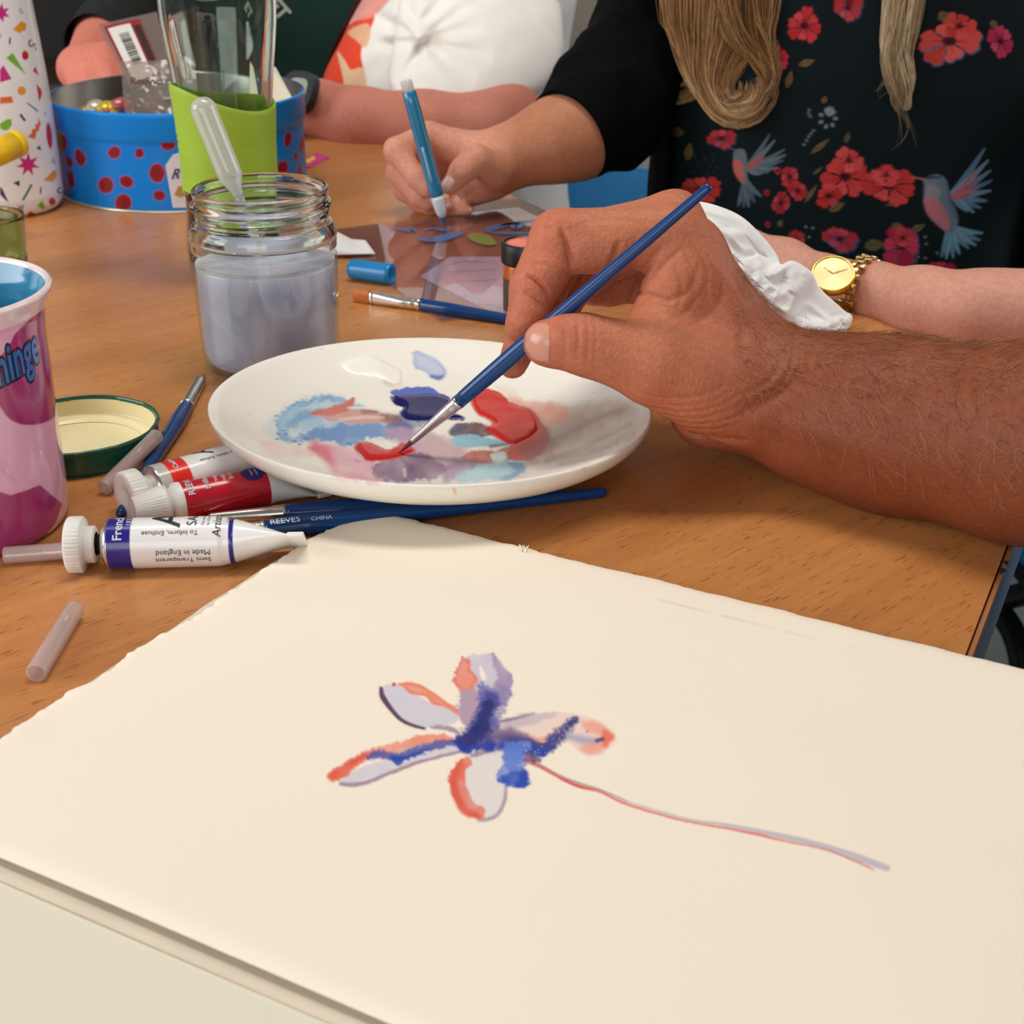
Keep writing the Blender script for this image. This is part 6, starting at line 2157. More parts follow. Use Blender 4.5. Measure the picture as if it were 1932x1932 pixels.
def wing(root, tips, cols, w0, w1):
    for i, t in enumerate(tips):
        m_ = (np.array(root) * .5 + np.array(t) * .5) + np.array([0, 8])
        cw_.stroke(z3p([root, m_, t]), [w0, w1 * 1.05, w1 * .35], cols[i % len(cols)], .95, 1.3, 5)
        cw_.stroke(z3p([m_, t]), [.9, .6], (60, 84, 104), .6, .8, 0)


# large bird
wing((1575, 965), [(1735, 742), (1752, 800), (1764, 850), (1770, 900), (1764, 950), (1745, 1000), (1715, 1035), (1680, 1056), (1645, 1050)], [(96, 136, 168), (126, 160, 190), (110, 150, 182)], 11, 11)
wing((1570, 985), [(1690, 850), (1705, 890), (1700, 930), (1672, 965)], [(196, 116, 128), (186, 106, 120)], 8, 8)
wing((1562, 1130), [(1724, 1160), (1712, 1195), (1690, 1220), (1655, 1235), (1610, 1262), (1580, 1282), (1545, 1285), (1522, 1275)], [(124, 164, 186), (104, 146, 172)], 12, 11)
cw_.poly(z3p([(1432, 905), (1452, 880), (1500, 868), (1540, 890), (1556, 930), (1566, 985), (1590, 1040), (1604, 1090), (1590, 1140), (1556, 1160), (1500, 1118), (1452, 1065), (1432, 1000), (1438, 950)]), (106, 128, 146), 1, 2, 4)
cw_.poly(z3p([(1436, 985), (1490, 985), (1532, 1040), (1560, 1100), (1552, 1148), (1500, 1116), (1452, 1062)]), (206, 120, 128), .9, 5, 4)
cw_.poly(z3p([(1440, 930), (1480, 915), (1520, 950), (1500, 990), (1444, 985)]), (160, 150, 158), .7, 5, 4)
cw_.poly(z3p([(1540, 900), (1562, 960), (1596, 1060), (1606, 1110), (1580, 1060), (1556, 990)]), (70, 96, 120), .8, 4, 4)
cw_.stroke(z3p([(1450, 888), (1480, 882), (1515, 884)]), [5, 5, 3], (44, 58, 72), .9, 1.5)
cw_.stroke(z3p([(1374, 885), (1410, 888), (1440, 896)]), [1.6, 2.6, 4], (190, 120, 120), 1, 1)
# small bird
wing((552, 835), [(664, 672), (690, 700), (738, 745), (742, 772), (730, 800), (700, 836), (660, 856), (620, 866)], [(92, 108, 116), (110, 124, 130)], 9, 9)
wing((556, 830), [(640, 762), (636, 780), (610, 800)], [(180, 88, 90)], 7, 7)
wing((545, 900), [(508, 1024), (535, 1030), (560, 1028), (590, 1006), (622, 976)], [(96, 112, 118), (80, 96, 104)], 10, 10)
cw_.poly(z3p([(486, 760), (505, 742), (540, 748), (552, 790), (552, 840), (556, 900), (545, 925), (520, 905), (490, 855), (484, 800)]), (104, 116, 120), 1, 2, 4)
cw_.poly(z3p([(486, 800), (515, 800), (536, 850), (534, 908), (510, 892), (488, 850)]), (206, 104, 90), .9, 4, 4)
cw_.stroke(z3p([(466, 738), (495, 748)]), [1.4, 3], (90, 96, 100), 1, 1, 0)
tp = obj('floral_top', (V, Fq), M_TOP, woman, cols=cw_.c, label='dark teal top printed with red flowers and hummingbirds')
# cardigan body, open at the front
M_KNIT = mat('black_knit', (9, 11, 11), .95, spec=.08, bump=.4, bscale=500)
V, Fq = torso_surface(TX, TY, rings, math.radians(-33), math.radians(196), 120, 80, .0075, .012, 9, 8)
o = obj('cardigan', (V, Fq), M_KNIT, woman, label='open black cardigan')
m = o.modifiers.new('thickness', 'SOLIDIFY')
m.thickness = .003


def cloth_tube(path, n_=60, seg=56, amp=.004, seed=0, fs=30, flat=None):
    P, R = H(path)
    Q_ = spline(np.concatenate([P, R[:, None]], 1), n_)
    V, Fq = sweep(Q_[:, :3], Q_[:, 3], seg, False)
    k = noise3(np.concatenate([V * np.array([1, 1, 1.0])], 1) + seed, fs, 3)
    ctr = np.repeat(Q_[:, :3], seg, 0)
    d = V - ctr
    d /= np.linalg.norm(d, axis=1)[:, None]
    t = np.repeat(np.linspace(0, 1, len(Q_)), seg)
    k = k * np.clip(t / .22, .12, 1)
    return V + d * (amp * k)[:, None], Fq


o = obj('cardigan_sleeve', cloth_tube([(1072, 256, 1.034, 92), (1094, 240, 1.040, 100), (1130, 212, 1.05, 116), (1170, 160, 1.065, 118), (1212, 70, 1.10, 98), (1258, -60, 1.16, 98), (1330, -200, 1.2, 112)], 70, 60, .007, 2, 34), M_KNIT, woman, label='black cardigan sleeve pushed up to the elbow')
m = o.modifiers.new('thickness', 'SOLIDIFY')
m.thickness, m.offset = .003, 1
o = obj('cardigan_sleeve', cloth_tube([(1956, 602, .790, 98), (2010, 606, .795, 102), (2120, 608, .80, 112), (2190, 450, .89, 122), (2210, 300, .98, 128), (2080, -200, 1.15, 132), (1900, -240, 1.2, 122)], 70, 60, .006, 5, 30), M_KNIT, woman, label='black cardigan sleeve at the right edge')
m = o.modifiers.new('thickness', 'SOLIDIFY')
m.thickness, m.offset = .003, 1


# ---- hair
Vc_, Fc_ = torso_surface(TX, TY, rings, -math.pi, 0, 90, 60)
cast_top = Caster(Vc_, Fc_)


def top_depth(px, py):
    h, _ = cast_top(px, max(py, -140))
    return float((h - C0) @ FW) if h is not None else 1.02


def hair_lock(guide, width, count, name, cols, seed, wob=10, rad=(.00022, .00048), tail=.3, thick=.014, swirl=0.0):
    """many thin strands that follow one guide curve in front of the top"""
    r_ = np.random.default_rng(seed)
    gp = spline(np.array(guide, float), 25)
    n_ = len(gp)
    t = np.linspace(0, 1, n_)
    gw = np.interp(t, np.linspace(0, 1, len(width)), width)
    T = np.gradient(gp, axis=0)
    T /= np.linalg.norm(T, axis=1)[:, None] + 1e-9
    Nn_ = np.stack([-T[:, 1], T[:, 0]], 1)
    gd = np.array([top_depth(*p) for p in gp])
    gd = np.convolve(np.pad(gd, 4, 'edge'), np.ones(9) / 9, 'valid') - .006
    tufts = [(r_.uniform(-1, 1), r_.uniform(0, 6.28), r_.uniform(1.4, 3.2), r_.uniform(.3, 1.4) * wob, r_.uniform(0, 1)) for _ in range(max(3, count // 26))]
    groups = [[] for _ in cols]
    for k in range(count):
        a, ph, fq, am, tone = tufts[r_.integers(len(tufts))]
        a2 = a + r_.normal(0, .10)
        rr_2 = r_.uniform(0, 1)
        end = max(8, int(n_ * r_.uniform(1 - tail, 1)))
        q = gp + Nn_ * (a2 * gw * (1 + .08 * r_.normal()) + am * np.sin(ph + t * fq * math.pi + r_.normal(0, .12)) * (.25 + t) + 2.0 * np.sin(t * 9 + r_.uniform(0, 6.28)))[:, None]
        bulge = math.sqrt(max(.05, 1 - min(1, abs(a2)) ** 2))
        dd = gd - thick * bulge * (.15 + .85 * rr_2) * np.clip(gw / max(width), .35, 1)
        pts = np.array([W(q[i, 0], q[i, 1], dd[i]) for i in range(end)])
        rd = r_.uniform(*rad) * np.clip(1.2 - np.linspace(0, 1, end) ** 4, .25, 1)
        gi = int(np.clip((tone * .7 + r_.uniform(0, .3)) * len(cols), 0, len(cols) - 1))
        groups[gi].append(sweep(pts, rd, 3, False))
    return [obj(name, join(*g), mat('hair_%d_%d' % (seed, i), c, .34, var=.12, vscale=300, spec=.55), woman, kind='stuff') for i, (g, c) in enumerate(zip(groups, cols)) if g]


BL = [(128, 92, 58), (166, 124, 80), (190, 148, 98), (208, 172, 124), (146, 106, 66)]
hair_lock([(1372, -110), (1370, -20), (1364, 60), (1350, 120), (1350, 172), (1378, 212), (1420, 206), (1444, 170), (1436, 132)], [104, 102, 92, 60, 32, 22, 18, 14, 10], 950, 'hair', BL, 11, 9, thick=.020)
hair_lock([(1400, -110), (1412, -20), (1420, 50), (1440, 100), (1458, 150), (1446, 186)], [72, 66, 52, 30, 14, 6], 380, 'hair', BL[:4], 12, 8, thick=.018)
hair_lock([(1300, -110), (1296, -20), (1302, 60), (1318, 130), (1304, 172), (1270, 184), (1258, 168)], [46, 40, 34, 24, 14, 9, 6], 240, 'hair', BL[1:4], 13, 10, thick=.012)
hair_lock([(1330, 100), (1345, 150), (1372, 190), (1402, 178), (1406, 150)], [26, 24, 18, 12, 8], 160, 'hair', BL, 17, 5, thick=.010)
hair_lock([(1715, -110), (1706, -20), (1698, 50), (1690, 100), (1698, 150), (1704, 190), (1706, 212)], [40, 33, 29, 28, 24, 12, 4], 520, 'hair', [(150, 126, 94), (186, 160, 122), (212, 190, 154), (230, 212, 182)], 14, 6, thick=.012)
hair_lock([(1702, 130), (1702, 180), (1706, 225), (1702, 290)], [24, 16, 18, 34], 30, 'hair', [(150, 128, 98), (120, 100, 78)], 15, 14, (.00014, .00024), .5)
hair_lock([(1706, 60), (1682, 130), (1646, 190)], [16, 14, 20], 12, 'hair', [(130, 108, 80)], 16, 12, (.00012, .0002), .4)

# ---- her gold watch
wr_ = thing('wristwatch', 'gold round wristwatch with chain bracelet on the woman wearing the floral top', 'watch', W(1572, 518, .822), None)
M_GOLD = mat('gold_metal', (226, 188, 96), .22, metal=1.0, var=.03)
M_GOLDB = mat('gold_bracelet', (206, 178, 122), .3, metal=1.0, var=.1, vscale=500)
wc = W(1571, 519, .8235)
wn2 = unit(np.array([-.16, -.62, .77]))
R0 = .0119
obj('case', lathe([(0, -.004), (R0 * .9, -.004), (R0 * 1.0, -.0025), (R0 * 1.02, .0), (R0 * 1.0, .0016), (R0 * .93, .0022), (R0 * .90, .0019)], wc, wn2, 64), M_GOLD, wr_)
m_, nt, p = new_mat('champagne_dial')
p.inputs['Metallic'].default_value = .5
p.inputs['Roughness'].default_value = .5
p.inputs['Base Color'].default_value = rgba((232, 216, 160))
p.inputs['Anisotropic'].default_value = .8
tg = nt.nodes.new('ShaderNodeTangent')
tg.direction_type = 'RADIAL'
nt.links.new(tg.outputs['Tangent'], p.inputs['Tangent'])
Vd_, Fd_ = lathe([(R0 * .91, .0014), (R0 * .5, .0015), (.0002, .0015)], (0, 0, 0), (0, 0, 1), 64)
dial = bpy.data.objects.new('dial', raw_mesh('dial', Vd_, Fd_, [m_]))
COL.objects.link(dial)
dial.parent = wr_
dial.rotation_euler = Vector(wn2).to_track_quat('Z', 'Y').to_euler()
dial.location = Vector(wc) - wr_.location
s1, u1 = frame(wn2)
for ang_, ln in ((.6, .0062), (2.7, .0085)):
    d_ = s1 * math.cos(ang_) + u1 * math.sin(ang_)
    obj('watch_hand', sweep([wc + wn2 * .0019 + d_ * k for k in (0, ln * .5, ln)], [.00022, .0002, .0001], 6), M_GOLD, wr_)
obj('crown', lathe([(0, 0), (.0014, 0), (.0014, .0022), (0, .0022)], wc - s1 * R0 * .9 - u1 * R0 * .5, -(s1 * .9 + u1 * .5), 16), M_GOLD, wr_)
# bracelet: links around the wrist
P, R = H([(1624, 545, .842, 50)])
bc, bax = P[0], unit(H([la[4]])[0][0] - H([la[5]])[0][0])
e1, e2 = frame(bax)
br_ = R[0] + .0032
nl = 30
for k in range(nl):
    a = k / nl * 2 * math.pi
    rd = e1 * math.cos(a) + e2 * math.sin(a)
    tg_ = -e1 * math.sin(a) + e2 * math.cos(a)
    c = bc + rd * br_
    for sgn in ((-1, 1) if k % 2 else (0,)):
        Vb, Fb = box((0, 0, 0), (.0036 if sgn else .0042, .0034, .0022), bev=.0006)
        ce = c + bax * sgn * .0026
        obj('link', (ce + np.multiply.outer(Vb[:, 0], bax) + np.multiply.outer(Vb[:, 1], tg_) + np.multiply.outer(Vb[:, 2], rd), Fb), M_GOLDB, wr_)
lug0 = wc + s1 * R0 * .75 - u1 * R0 * .75
for q in (wc - u1 * R0 * 1.0 + s1 * R0 * .3,):
    obj('lug', sweep([q, q - u1 * .004 + s1 * .004, W(1606, 580, .832)], [.0022, .002, .0018], 10), M_GOLD, wr_)

# ---- her pen
pen = thing('pen', 'turquoise drawing pen with clear tail held upright by the woman with blonde hair', 'pen', G(840, 430))
pa_, pb_ = W(840, 428, 1.0), W(766, 152, .965)
pax = unit(pb_ - pa_)
Lp = np.linalg.norm(pb_ - pa_)
at_ = lambda k: pa_ + pax * Lp * k
M_PENBLUE = mat('pen_blue', (24, 118, 160), .2, coat=.6, var=.1, vscale=60)
M_PENTIP = mat('pen_tip', (216, 222, 230), .2, coat=.5)
obj('nib', sweep([at_(k) for k in (0, .03, .06, .075)], [.0002, .0010, .0020, .0026], 16), mat('pen_nib', (46, 104, 150), .3), pen)
obj('grip_cone', sweep([at_(k) for k in (.07, .10, .14, .19, .215)], [.0024, .0034, .0041, .0044, .0045], 20), M_PENTIP, pen)
obj('barrel', sweep([at_(k) for k in (.21, .23, .30, .6, .85, .925, .93)], [.0044, .0047, .0047, .0047, .0047, .0046, .0040], 24), M_PENBLUE, pen)
obj('tail', sweep([at_(k) for k in (.92, .93, .97, 1.0)], [.0038, .0038, .0038, .0037], 20), mat('clear_tail', (206, 198, 196), .1, alpha=.6), pen)
s_, u_ = frame(pax, (0, -1, 0))
obj('label_strip', sweep([at_(k) + u_ * .0040 - s_ * .0005 for k in np.linspace(.32, .56, 8)], [.0011] * 8, 8, flat=[(1, .75)] * 8), mat('pen_label', (150, 196, 206), .3), pen, label='pale printed strip along the barrel')

# ---- the painter's rolled sleeve and shirt, just outside the picture
pth = [*[(W(a, b, d), r * d / FPX) for a, b, d, r in ((2056, 856, .548, 203), (2080, 858, .545, 212), (2200, 872, .526, 218), (2420, 890, .498, 228))], (np.array([.335, .29, TZ + .075]), .050), (np.array([.40, .22, TZ + .17]), .056), (np.array([.47, .14, TZ + .30]), .064), (np.array([.53, .08, TZ + .38]), .070)]
Q_ = spline(np.array([[*p, r] for p, r in pth]), 70)
V, Fq = sweep(Q_[:, :3], Q_[:, 3], 56, False)
ctr = np.repeat(Q_[:, :3], 56, 0)
dv_ = V - ctr
dv_ /= np.linalg.norm(dv_, axis=1)[:, None]
V = V + dv_ * (.004 * noise3(V + 4, 30, 3) * np.clip(np.repeat(np.linspace(0, 1, len(Q_)), 56) / .15, .1, 1))[:, None]
M_SHIRT = mat('grey_blue_shirt', (92, 104, 122), .85)
o = obj('shirt_sleeve', (V, Fq), M_SHIRT, painter, label='rolled grey-blue shirt sleeve')
m = o.modifiers.new('thickness', 'SOLIDIFY')
m.thickness = .003
V, Fq = torso_surface(.62, .02, [(.46, .17, .12, 0, 0), (TZ - .05, .165, .12, 0, 0), (TZ + .2, .18, .125, 0, 0), (TZ + .36, .19, .11, 0, 0), (TZ + .44, .17, .09, 0, 0), (TZ + .49, .08, .07, 0, 0)], -math.pi, math.pi, 90, 60, 0, .012, 10, 51)
obj('shirt', (V, Fq), M_SHIRT, painter, label='grey-blue shirt')

# ---------------------------------------------------------------- crumpled tissue
tout = spline(np.array([(1278, 380, .690), (1330, 384, .692), (1388, 405, .70), (1432, 441, .71), (1464, 482, .72), (1473, 502, .715), (1496, 496, .722), (1530, 517, .735), (1546, 545, .745), (1586, 580, .758), (1607, 598, .768), (1596, 626, .765), (1578, 642, .755)]), 72)
tin_ = spline(np.array([(1262, 410, .672), (1285, 440, .672), (1320, 480, .674), (1352, 525, .678), (1390, 585, .684), (1425, 630, .692), (1460, 655, .70), (1500, 668, .71), (1530, 668, .72), (1550, 662, .73)]), 72)
nu, nv = 150, 70
ti = np.stack([np.interp(np.linspace(0, 1, nu), np.linspace(0, 1, len(tin_)), tin_[:, k]) for k in range(3)], 1)
to = np.stack([np.interp(np.linspace(0, 1, nu), np.linspace(0, 1, len(tout)), tout[:, k]) for k in range(3)], 1)
UU_, VV_ = np.meshgrid(np.linspace(0, 1, nu), np.linspace(0, 1, nv), indexing='ij')
fac = np.zeros(UU_.shape)
r_ = np.random.default_rng(21)
seeds_ = np.stack([r_.uniform(0, 2.6, 34), r_.uniform(0, 1, 34)], 1)
hts = r_.uniform(-1, 1, 34)
q_ = np.stack([UU_.ravel() * 2.6, VV_.ravel()], 1) + .05 * np.stack([noise3(np.stack([UU_.ravel() * 9, VV_.ravel() * 4], 1), 1, 2), noise3(np.stack([UU_.ravel() * 9 + 40, VV_.ravel() * 4], 1), 1, 2)], 1)
dm = np.linalg.norm(q_[:, None] - seeds_[None], axis=2)
od = np.argsort(dm, 1)[:, :3]
w_ = 1 / (np.take_along_axis(dm, od, 1) + .03) ** 2.2
slope = ((q_[:, None] - seeds_[od]) * np.stack([np.sin(hts * 9), np.cos(hts * 7)], 1)[od]).sum(2)
fac = ((hts[od] * .5 + slope * 2.0) * w_).sum(1) / w_.sum(1)
fac = fac.reshape(UU_.shape) + .22 * (1 - 2 * np.abs(noise3(np.stack([UU_.ravel() * 16, VV_.ravel() * 6], 1), 1, 1))).reshape(UU_.shape)
V = np.zeros((nu, nv, 3))
for i in range(nu):
    for j in range(nv):
        v_ = VV_[i, j]
        q = ti[i] * (1 - v_) + to[i] * v_
        fl2 = math.sin(v_ * math.pi) ** .5
        tight = .35 + .65 * min(1, i / nu * 1.6)
        V[i, j] = W(q[0] + 5 * fac[i, j] * fl2, q[1] - 4 * fac[i, j] * (v_ > .02) * tight, q[2] - .011 * fac[i, j] * (.3 + .7 * fl2) * tight - .012 * fl2)
o = obj('tissue', (V.reshape(-1, 3), grid_faces(nu, nv)), mat('tissue_paper', (246, 244, 242), .9, spec=.2, sss=.15, bump=.2, bscale=500), smooth=True, label='crumpled white tissue held behind the painter wrist', cat='tissue')
m = o.modifiers.new('thickness', 'SOLIDIFY')
m.thickness = .0005

# ---------------------------------------------------------------- person in the white T-shirt
tp3 = [(560, 190, 1.29, 42), (600, 205, 1.285, 50), (680, 232, 1.275, 62), (800, 248, 1.27, 72), (925, 255, 1.275, 76), (960, 245, 1.29, 74)]
tup = [(960, 245, 1.29, 74), (925, 150, 1.335, 60), (945, 0, 1.40, 58), (985, -60, 1.45, 70)]
hnd = [[(560, 190, 1.29, 42), (500, 195, 1.30, 46)], [(500, 190, 1.30, 36), (450, 200, 1.29, 22), (425, 225, 1.28, 17)], [(500, 205, 1.305, 32), (455, 220, 1.30, 20), (440, 240, 1.29, 16)]]
sx, sy = -.05, 1.50
lo, hi = bounds([tp3, tup] + hnd, .012)
lo = np.minimum(lo, [sx - .12, sy - .1, TZ - .28])
hi = np.maximum(hi, [sx + .14, sy + .12, TZ + .3])
fld = Field(lo, hi, .0036)
f = fld.empty()
put(fld, f, tp3, .012)
put(fld, f, tup, .014)
for c in hnd:
    put(fld, f, c, .006)
for dx in (-.03, .03):
    fld.limb(f, (sx + dx * .6, sy, TZ - .2), (sx + dx * .6 + .02, sy, TZ + .25), .062, .062, .02)
p_, r_ = H([tup[3]])
fld.limb(f, p_[0], (sx, sy, TZ + .24), r_[0], .08, .02)
V, Q = fld.mesh(f)
V = relax(V, Q, 2)
base = np.tile(lin((206, 132, 112)), (len(V), 1)) * (1 + .10 * noise3(V, 30, 3)[:, None])
tee = thing('person', 'person in a white T-shirt with orange print, forearm resting across the table', 'person', (sx, sy, TZ - .28))
obj('body', (V, Q), M_SKIN2, tee, cols=base)
rings = [(TZ - .3, .130, .115, -.02, 0), (TZ - .06, .124, .112, -.024, -.01), (TZ + .02, .118, .112, -.024, -.016), (TZ + .06, .106, .108, -.010, -.01), (TZ + .10, .095, .104, .006, -.004), (TZ + .2, .10, .10, .022, .0), (TZ + .32, .14, .09, .03, 0), (TZ + .42, .15, .08, .03, 0), (TZ + .46, .08, .06, .03, 0)]
V, Fq = torso_surface(sx + .005, sy, rings, 0, 0, np.concatenate([np.linspace(-math.pi, -2.2, 190), np.linspace(-2.19, 0, 120), np.linspace(.05, math.pi - .05, 30)]), 200, 0, .010, 12, 21, (TZ - .01, TZ + .12))
ck = Canvas(PX(V), (236, 232, 226))
ck.poly([(520, 260), (560, 200), (592, 150), (604, 112), (640, 60), (690, 28), (706, 36), (682, 92), (686, 130), (690, 158), (690, 200), (680, 300), (520, 300)], (226, 66, 34), 1, 2, 4)
ck.poly([(636, 98), (652, 116), (662, 132), (684, 128), (692, 162), (690, 200), (650, 200), (648, 150)], (226, 186, 150), 1, 2, 3)
ck.poly([(656, 60), (690, 44), (700, 60), (690, 90), (672, 76)], (226, 178, 140), .9, 2, 3)
ck.poly([(668, -30), (760, -40), (730, 6), (700, 34), (664, 40), (640, 60)], (232, 146, 132), .9, 3, 3)
def tee_folds(V):
    """the front of the shirt is gathered into a twist: one soft knob with folds running out from it"""
    p = PX(V)
    d = np.zeros(len(V))
    front_ = V[:, 1] < sy + .02
    for pts, dp, w0, w1 in (([(806, 74), (850, 62), (912, 44)], .010, 7, 20), ([(808, 80), (860, 96), (930, 108)], .012, 7, 20), ([(804, 84), (845, 122), (900, 150)], .009, 7, 20), ([(794, 86), (778, 120), (742, 160)], .010, 7, 16), ([(776, 62), (735, 44), (690, 20)], .008, 7, 18),
                            ([(778, 76), (738, 84), (704, 78)], .008, 6, 16), ([(796, 42), (822, 14), (846, -30)], .010, 7, 20), ([(782, 42), (770, 10), (764, -30)], .007, 7, 16), ([(812, 58), (870, 20), (930, -20)], .006, 6, 18)):
        q = spline(np.array(pts, float), 30)
        best = np.full(len(V), 1e9)
        tt_ = np.zeros(len(V))
        for i_ in range(len(q) - 1):
            e_ = q[i_ + 1] - q[i_]
            t_ = np.clip(((p - q[i_]) @ e_) / (e_ @ e_), 0, 1)
            dd_ = np.linalg.norm(p - q[i_] - t_[:, None] * e_, axis=1)
            m_ = dd_ < best
            best = np.where(m_, dd_, best)
            tt_ = np.where(m_, (i_ + t_) / (len(q) - 1), tt_)
        w_ = w0 + (w1 - w0) * tt_
        d = d + dp * (1 - tt_ ** 2) * np.exp(-(best / w_) ** 2)
    kd = np.linalg.norm((p - np.array([792, 62])) * np.array([1, 1.15]), axis=1)
    d = np.minimum(d, .0085) * np.clip(kd / 26, .25, 1)
    d = d - .017 * np.exp(-(kd / 21) ** 2)
    return V + np.array([0, 1.0, 0]) * (d * front_)[:, None]


V = tee_folds(V)
obj('t_shirt', (V, Fq), mat('white_jersey', None, .85, attr=True, var=.02, sheen=.05), tee, cols=ck.c, label='white T-shirt with an orange and pink print')
M_TEE = mat('white_jersey_plain', (238, 234, 228), .85, sheen=.05)
# sleeve: wide, gathered to a twist at the front, its hem resting on the forearm
a_ax = unit((W(978, 214, 1.29) - W(737, 166, 1.29)))
b_ax = unit(np.array([0, 1.0, 0]) - a_ax * a_ax[1])
seg = 200
ringsS = spline(np.array([[*W(857, 188, 1.30), .0558, .042], [*W(866, 165, 1.305), .061, .046], [*W(890, 125, 1.315), .070, .052], [*W(905, 75, 1.33), .0745, .056], [*W(910, 10, 1.35), .073, .058], [*W(915, -60, 1.38), .068, .058], [*W(935, -130, 1.41), .06, .056]]), 110)
inner = []
V = []
for k, f in ((-3, .62), (-2, .80), (-1, .95)):           # the cloth turns in under the hem
    q = ringsS[0]
    for j in range(seg):
        a = j / seg * 2 * math.pi
        V.append(q[:3] + a_ax * math.cos(a) * q[3] * f + b_ax * math.sin(a) * q[4] * f + np.array([0, 0, .0035]) * (1 - f) * 6)
for q in ringsS:
    for j in range(seg):
        a = j / seg * 2 * math.pi
        V.append(q[:3] + a_ax * math.cos(a) * q[3] + b_ax * math.sin(a) * q[4])
V = np.array(V)
V = tee_folds(V)
V = V - b_ax * (.003 * noise3(V, 24, 2))[:, None]
o = obj('t_shirt_sleeve', (V, grid_faces(len(V) // seg, seg, wrap_m=True)), M_TEE, tee, label='wide white sleeve gathered to a twist')
# black digital watch
dw = thing('wristwatch', 'black digital wristwatch beside the blue tin', 'watch', W(572, 190, 1.27))
P, R = H([(580, 202, 1.288, 50)])
ax3 = unit(H([tp3[2]])[0][0] - H([tp3[0]])[0][0])
obj('strap', lathe([(R[0] + .0012, -.0085), (R[0] + .003, -.008), (R[0] + .003, .008), (R[0] + .0012, .0085)], P[0], ax3, 48), mat('black_rubber', (24, 25, 27), .5), dw)
fc = W(562, 172, 1.252)
fn = unit(np.array([-.45, -.75, .5]))
s3, u3_ = frame(fn)
for nm, r0_, h0, h1, mm in (('case', 1.0, -.006, .002, bpy.data.materials['black_rubber']), ('display', .62, .0019, .0024, mat('lcd_grey_green', (156, 166, 140), .2))):
    n_ = 28
    ring = [(math.copysign(abs(math.cos(a)) ** .6, math.cos(a)) * .0165 * r0_, math.copysign(abs(math.sin(a)) ** .6, math.sin(a)) * .0175 * r0_) for a in np.linspace(0, 2 * math.pi, n_, endpoint=False)]
    Vv = [fc + s3 * x + u3_ * y + fn * h0 for x, y in ring] + [fc + s3 * x * .96 + u3_ * y * .96 + fn * h1 for x, y in ring]
    obj(nm, (Vv, [tuple(range(n_))[::-1], tuple(range(n_, 2 * n_))] + [(i, (i + 1) % n_, n_ + (i + 1) % n_, n_ + i) for i in range(n_)]), mm, dw, smooth=False)

# ---------------------------------------------------------------- person in dark green at the back left
gx, gy = -.30, 1.86
gh = [[(150, 130, 1.245, 44), (200, 116, 1.24, 38)], [(190, 118, 1.235, 26), (205, 150, 1.215, 20), (205, 185, 1.205, 15)], [(165, 126, 1.235, 26), (172, 158, 1.215, 20), (172, 190, 1.205, 15)], [(146, 142, 1.24, 22), (142, 168, 1.22, 17), (142, 192, 1.21, 14)], [(214, 122, 1.245, 22), (232, 150, 1.225, 18), (236, 178, 1.215, 15)]]
garm = [(170, 120, 1.26, 46), (200, 70, 1.36, 56), (250, 40, 1.52, 66), (300, -80, 1.75, 80)]
lo, hi = bounds(gh + [garm], .012)
lo = np.minimum(lo, [gx - .13, gy - .1, TZ - .28])
hi = np.maximum(hi, [gx + .13, gy + .1, TZ + .3])
fld = Field(lo, hi, .0036)
palm = fld.empty()
put(fld, palm, garm, .012)
put(fld, palm, gh[0], .008)
for dx in (-.03, .03):
    fld.limb(palm, (gx + dx, gy, TZ - .2), (gx + dx, gy, TZ + .25), .085, .085, .02)
p_, r_ = H([garm[3]])
fld.limb(palm, p_[0], (gx, gy, TZ + .22), r_[0], .08, .02)
F_ = palm
for c in gh[1:]:
    f = fld.empty()
    put(fld, f, c, .004)
    F_ = np.minimum(F_, smin(palm, f, .007))
V, Q = fld.mesh(F_)
V = relax(V, Q, 2)
base = np.tile(lin((222, 134, 116)), (len(V), 1)) * (1 + .08 * noise3(V, 40, 3)[:, None])
gp_ = thing('person', 'person in dark green top at the back, fingers hooked over the blue tin', 'person', (gx, gy, TZ - .28))
obj('body', (V, Q), M_SKIN2, gp_, cols=base)
rings = [(TZ - .3, .19, .12, 0, 0), (TZ - .05, .185, .12, 0, 0), (TZ + .1, .20, .125, .01, 0), (TZ + .2, .205, .12, .015, 0), (TZ + .34, .19, .10, .01, 0), (TZ + .44, .18, .09, .01, 0), (TZ + .48, .08, .06, .01, 0)]
V, Fq = torso_surface(gx + .04, gy, rings, -math.pi, math.pi, 160, 90, 0, .016, 10, 33)
o = obj('sweatshirt', (V, Fq), mat('dark_green_cotton', (16, 52, 42), .85, sheen=.05), gp_, label='dark green top with cream letters')
castg = Caster(V, Fq)
M_CREAMP = mat('cream_print', (206, 206, 186), .7)


def green_pt(x, y):
    ca, sa = math.cos(.85), math.sin(.85)
    px, py = 504 + x * ca + y * sa, 9 + x * sa - y * ca
    h, nn = castg(px, py)
    return h + nn * .001 if h is not None else W(px, py, 1.72)


lettering('print', 'ET', 37, green_pt, M_CREAMP, gp_, bold=.03, cut=3)
o = obj('sweatshirt_sleeve', cloth_tube([(182, 88, 1.325, 62), (204, 66, 1.36, 66), (250, 36, 1.52, 78), (300, -80, 1.75, 95)], 40, 48, .006, 9, 26), mat('charcoal_cotton', (26, 28, 30), .85), gp_, label='charcoal sleeve')

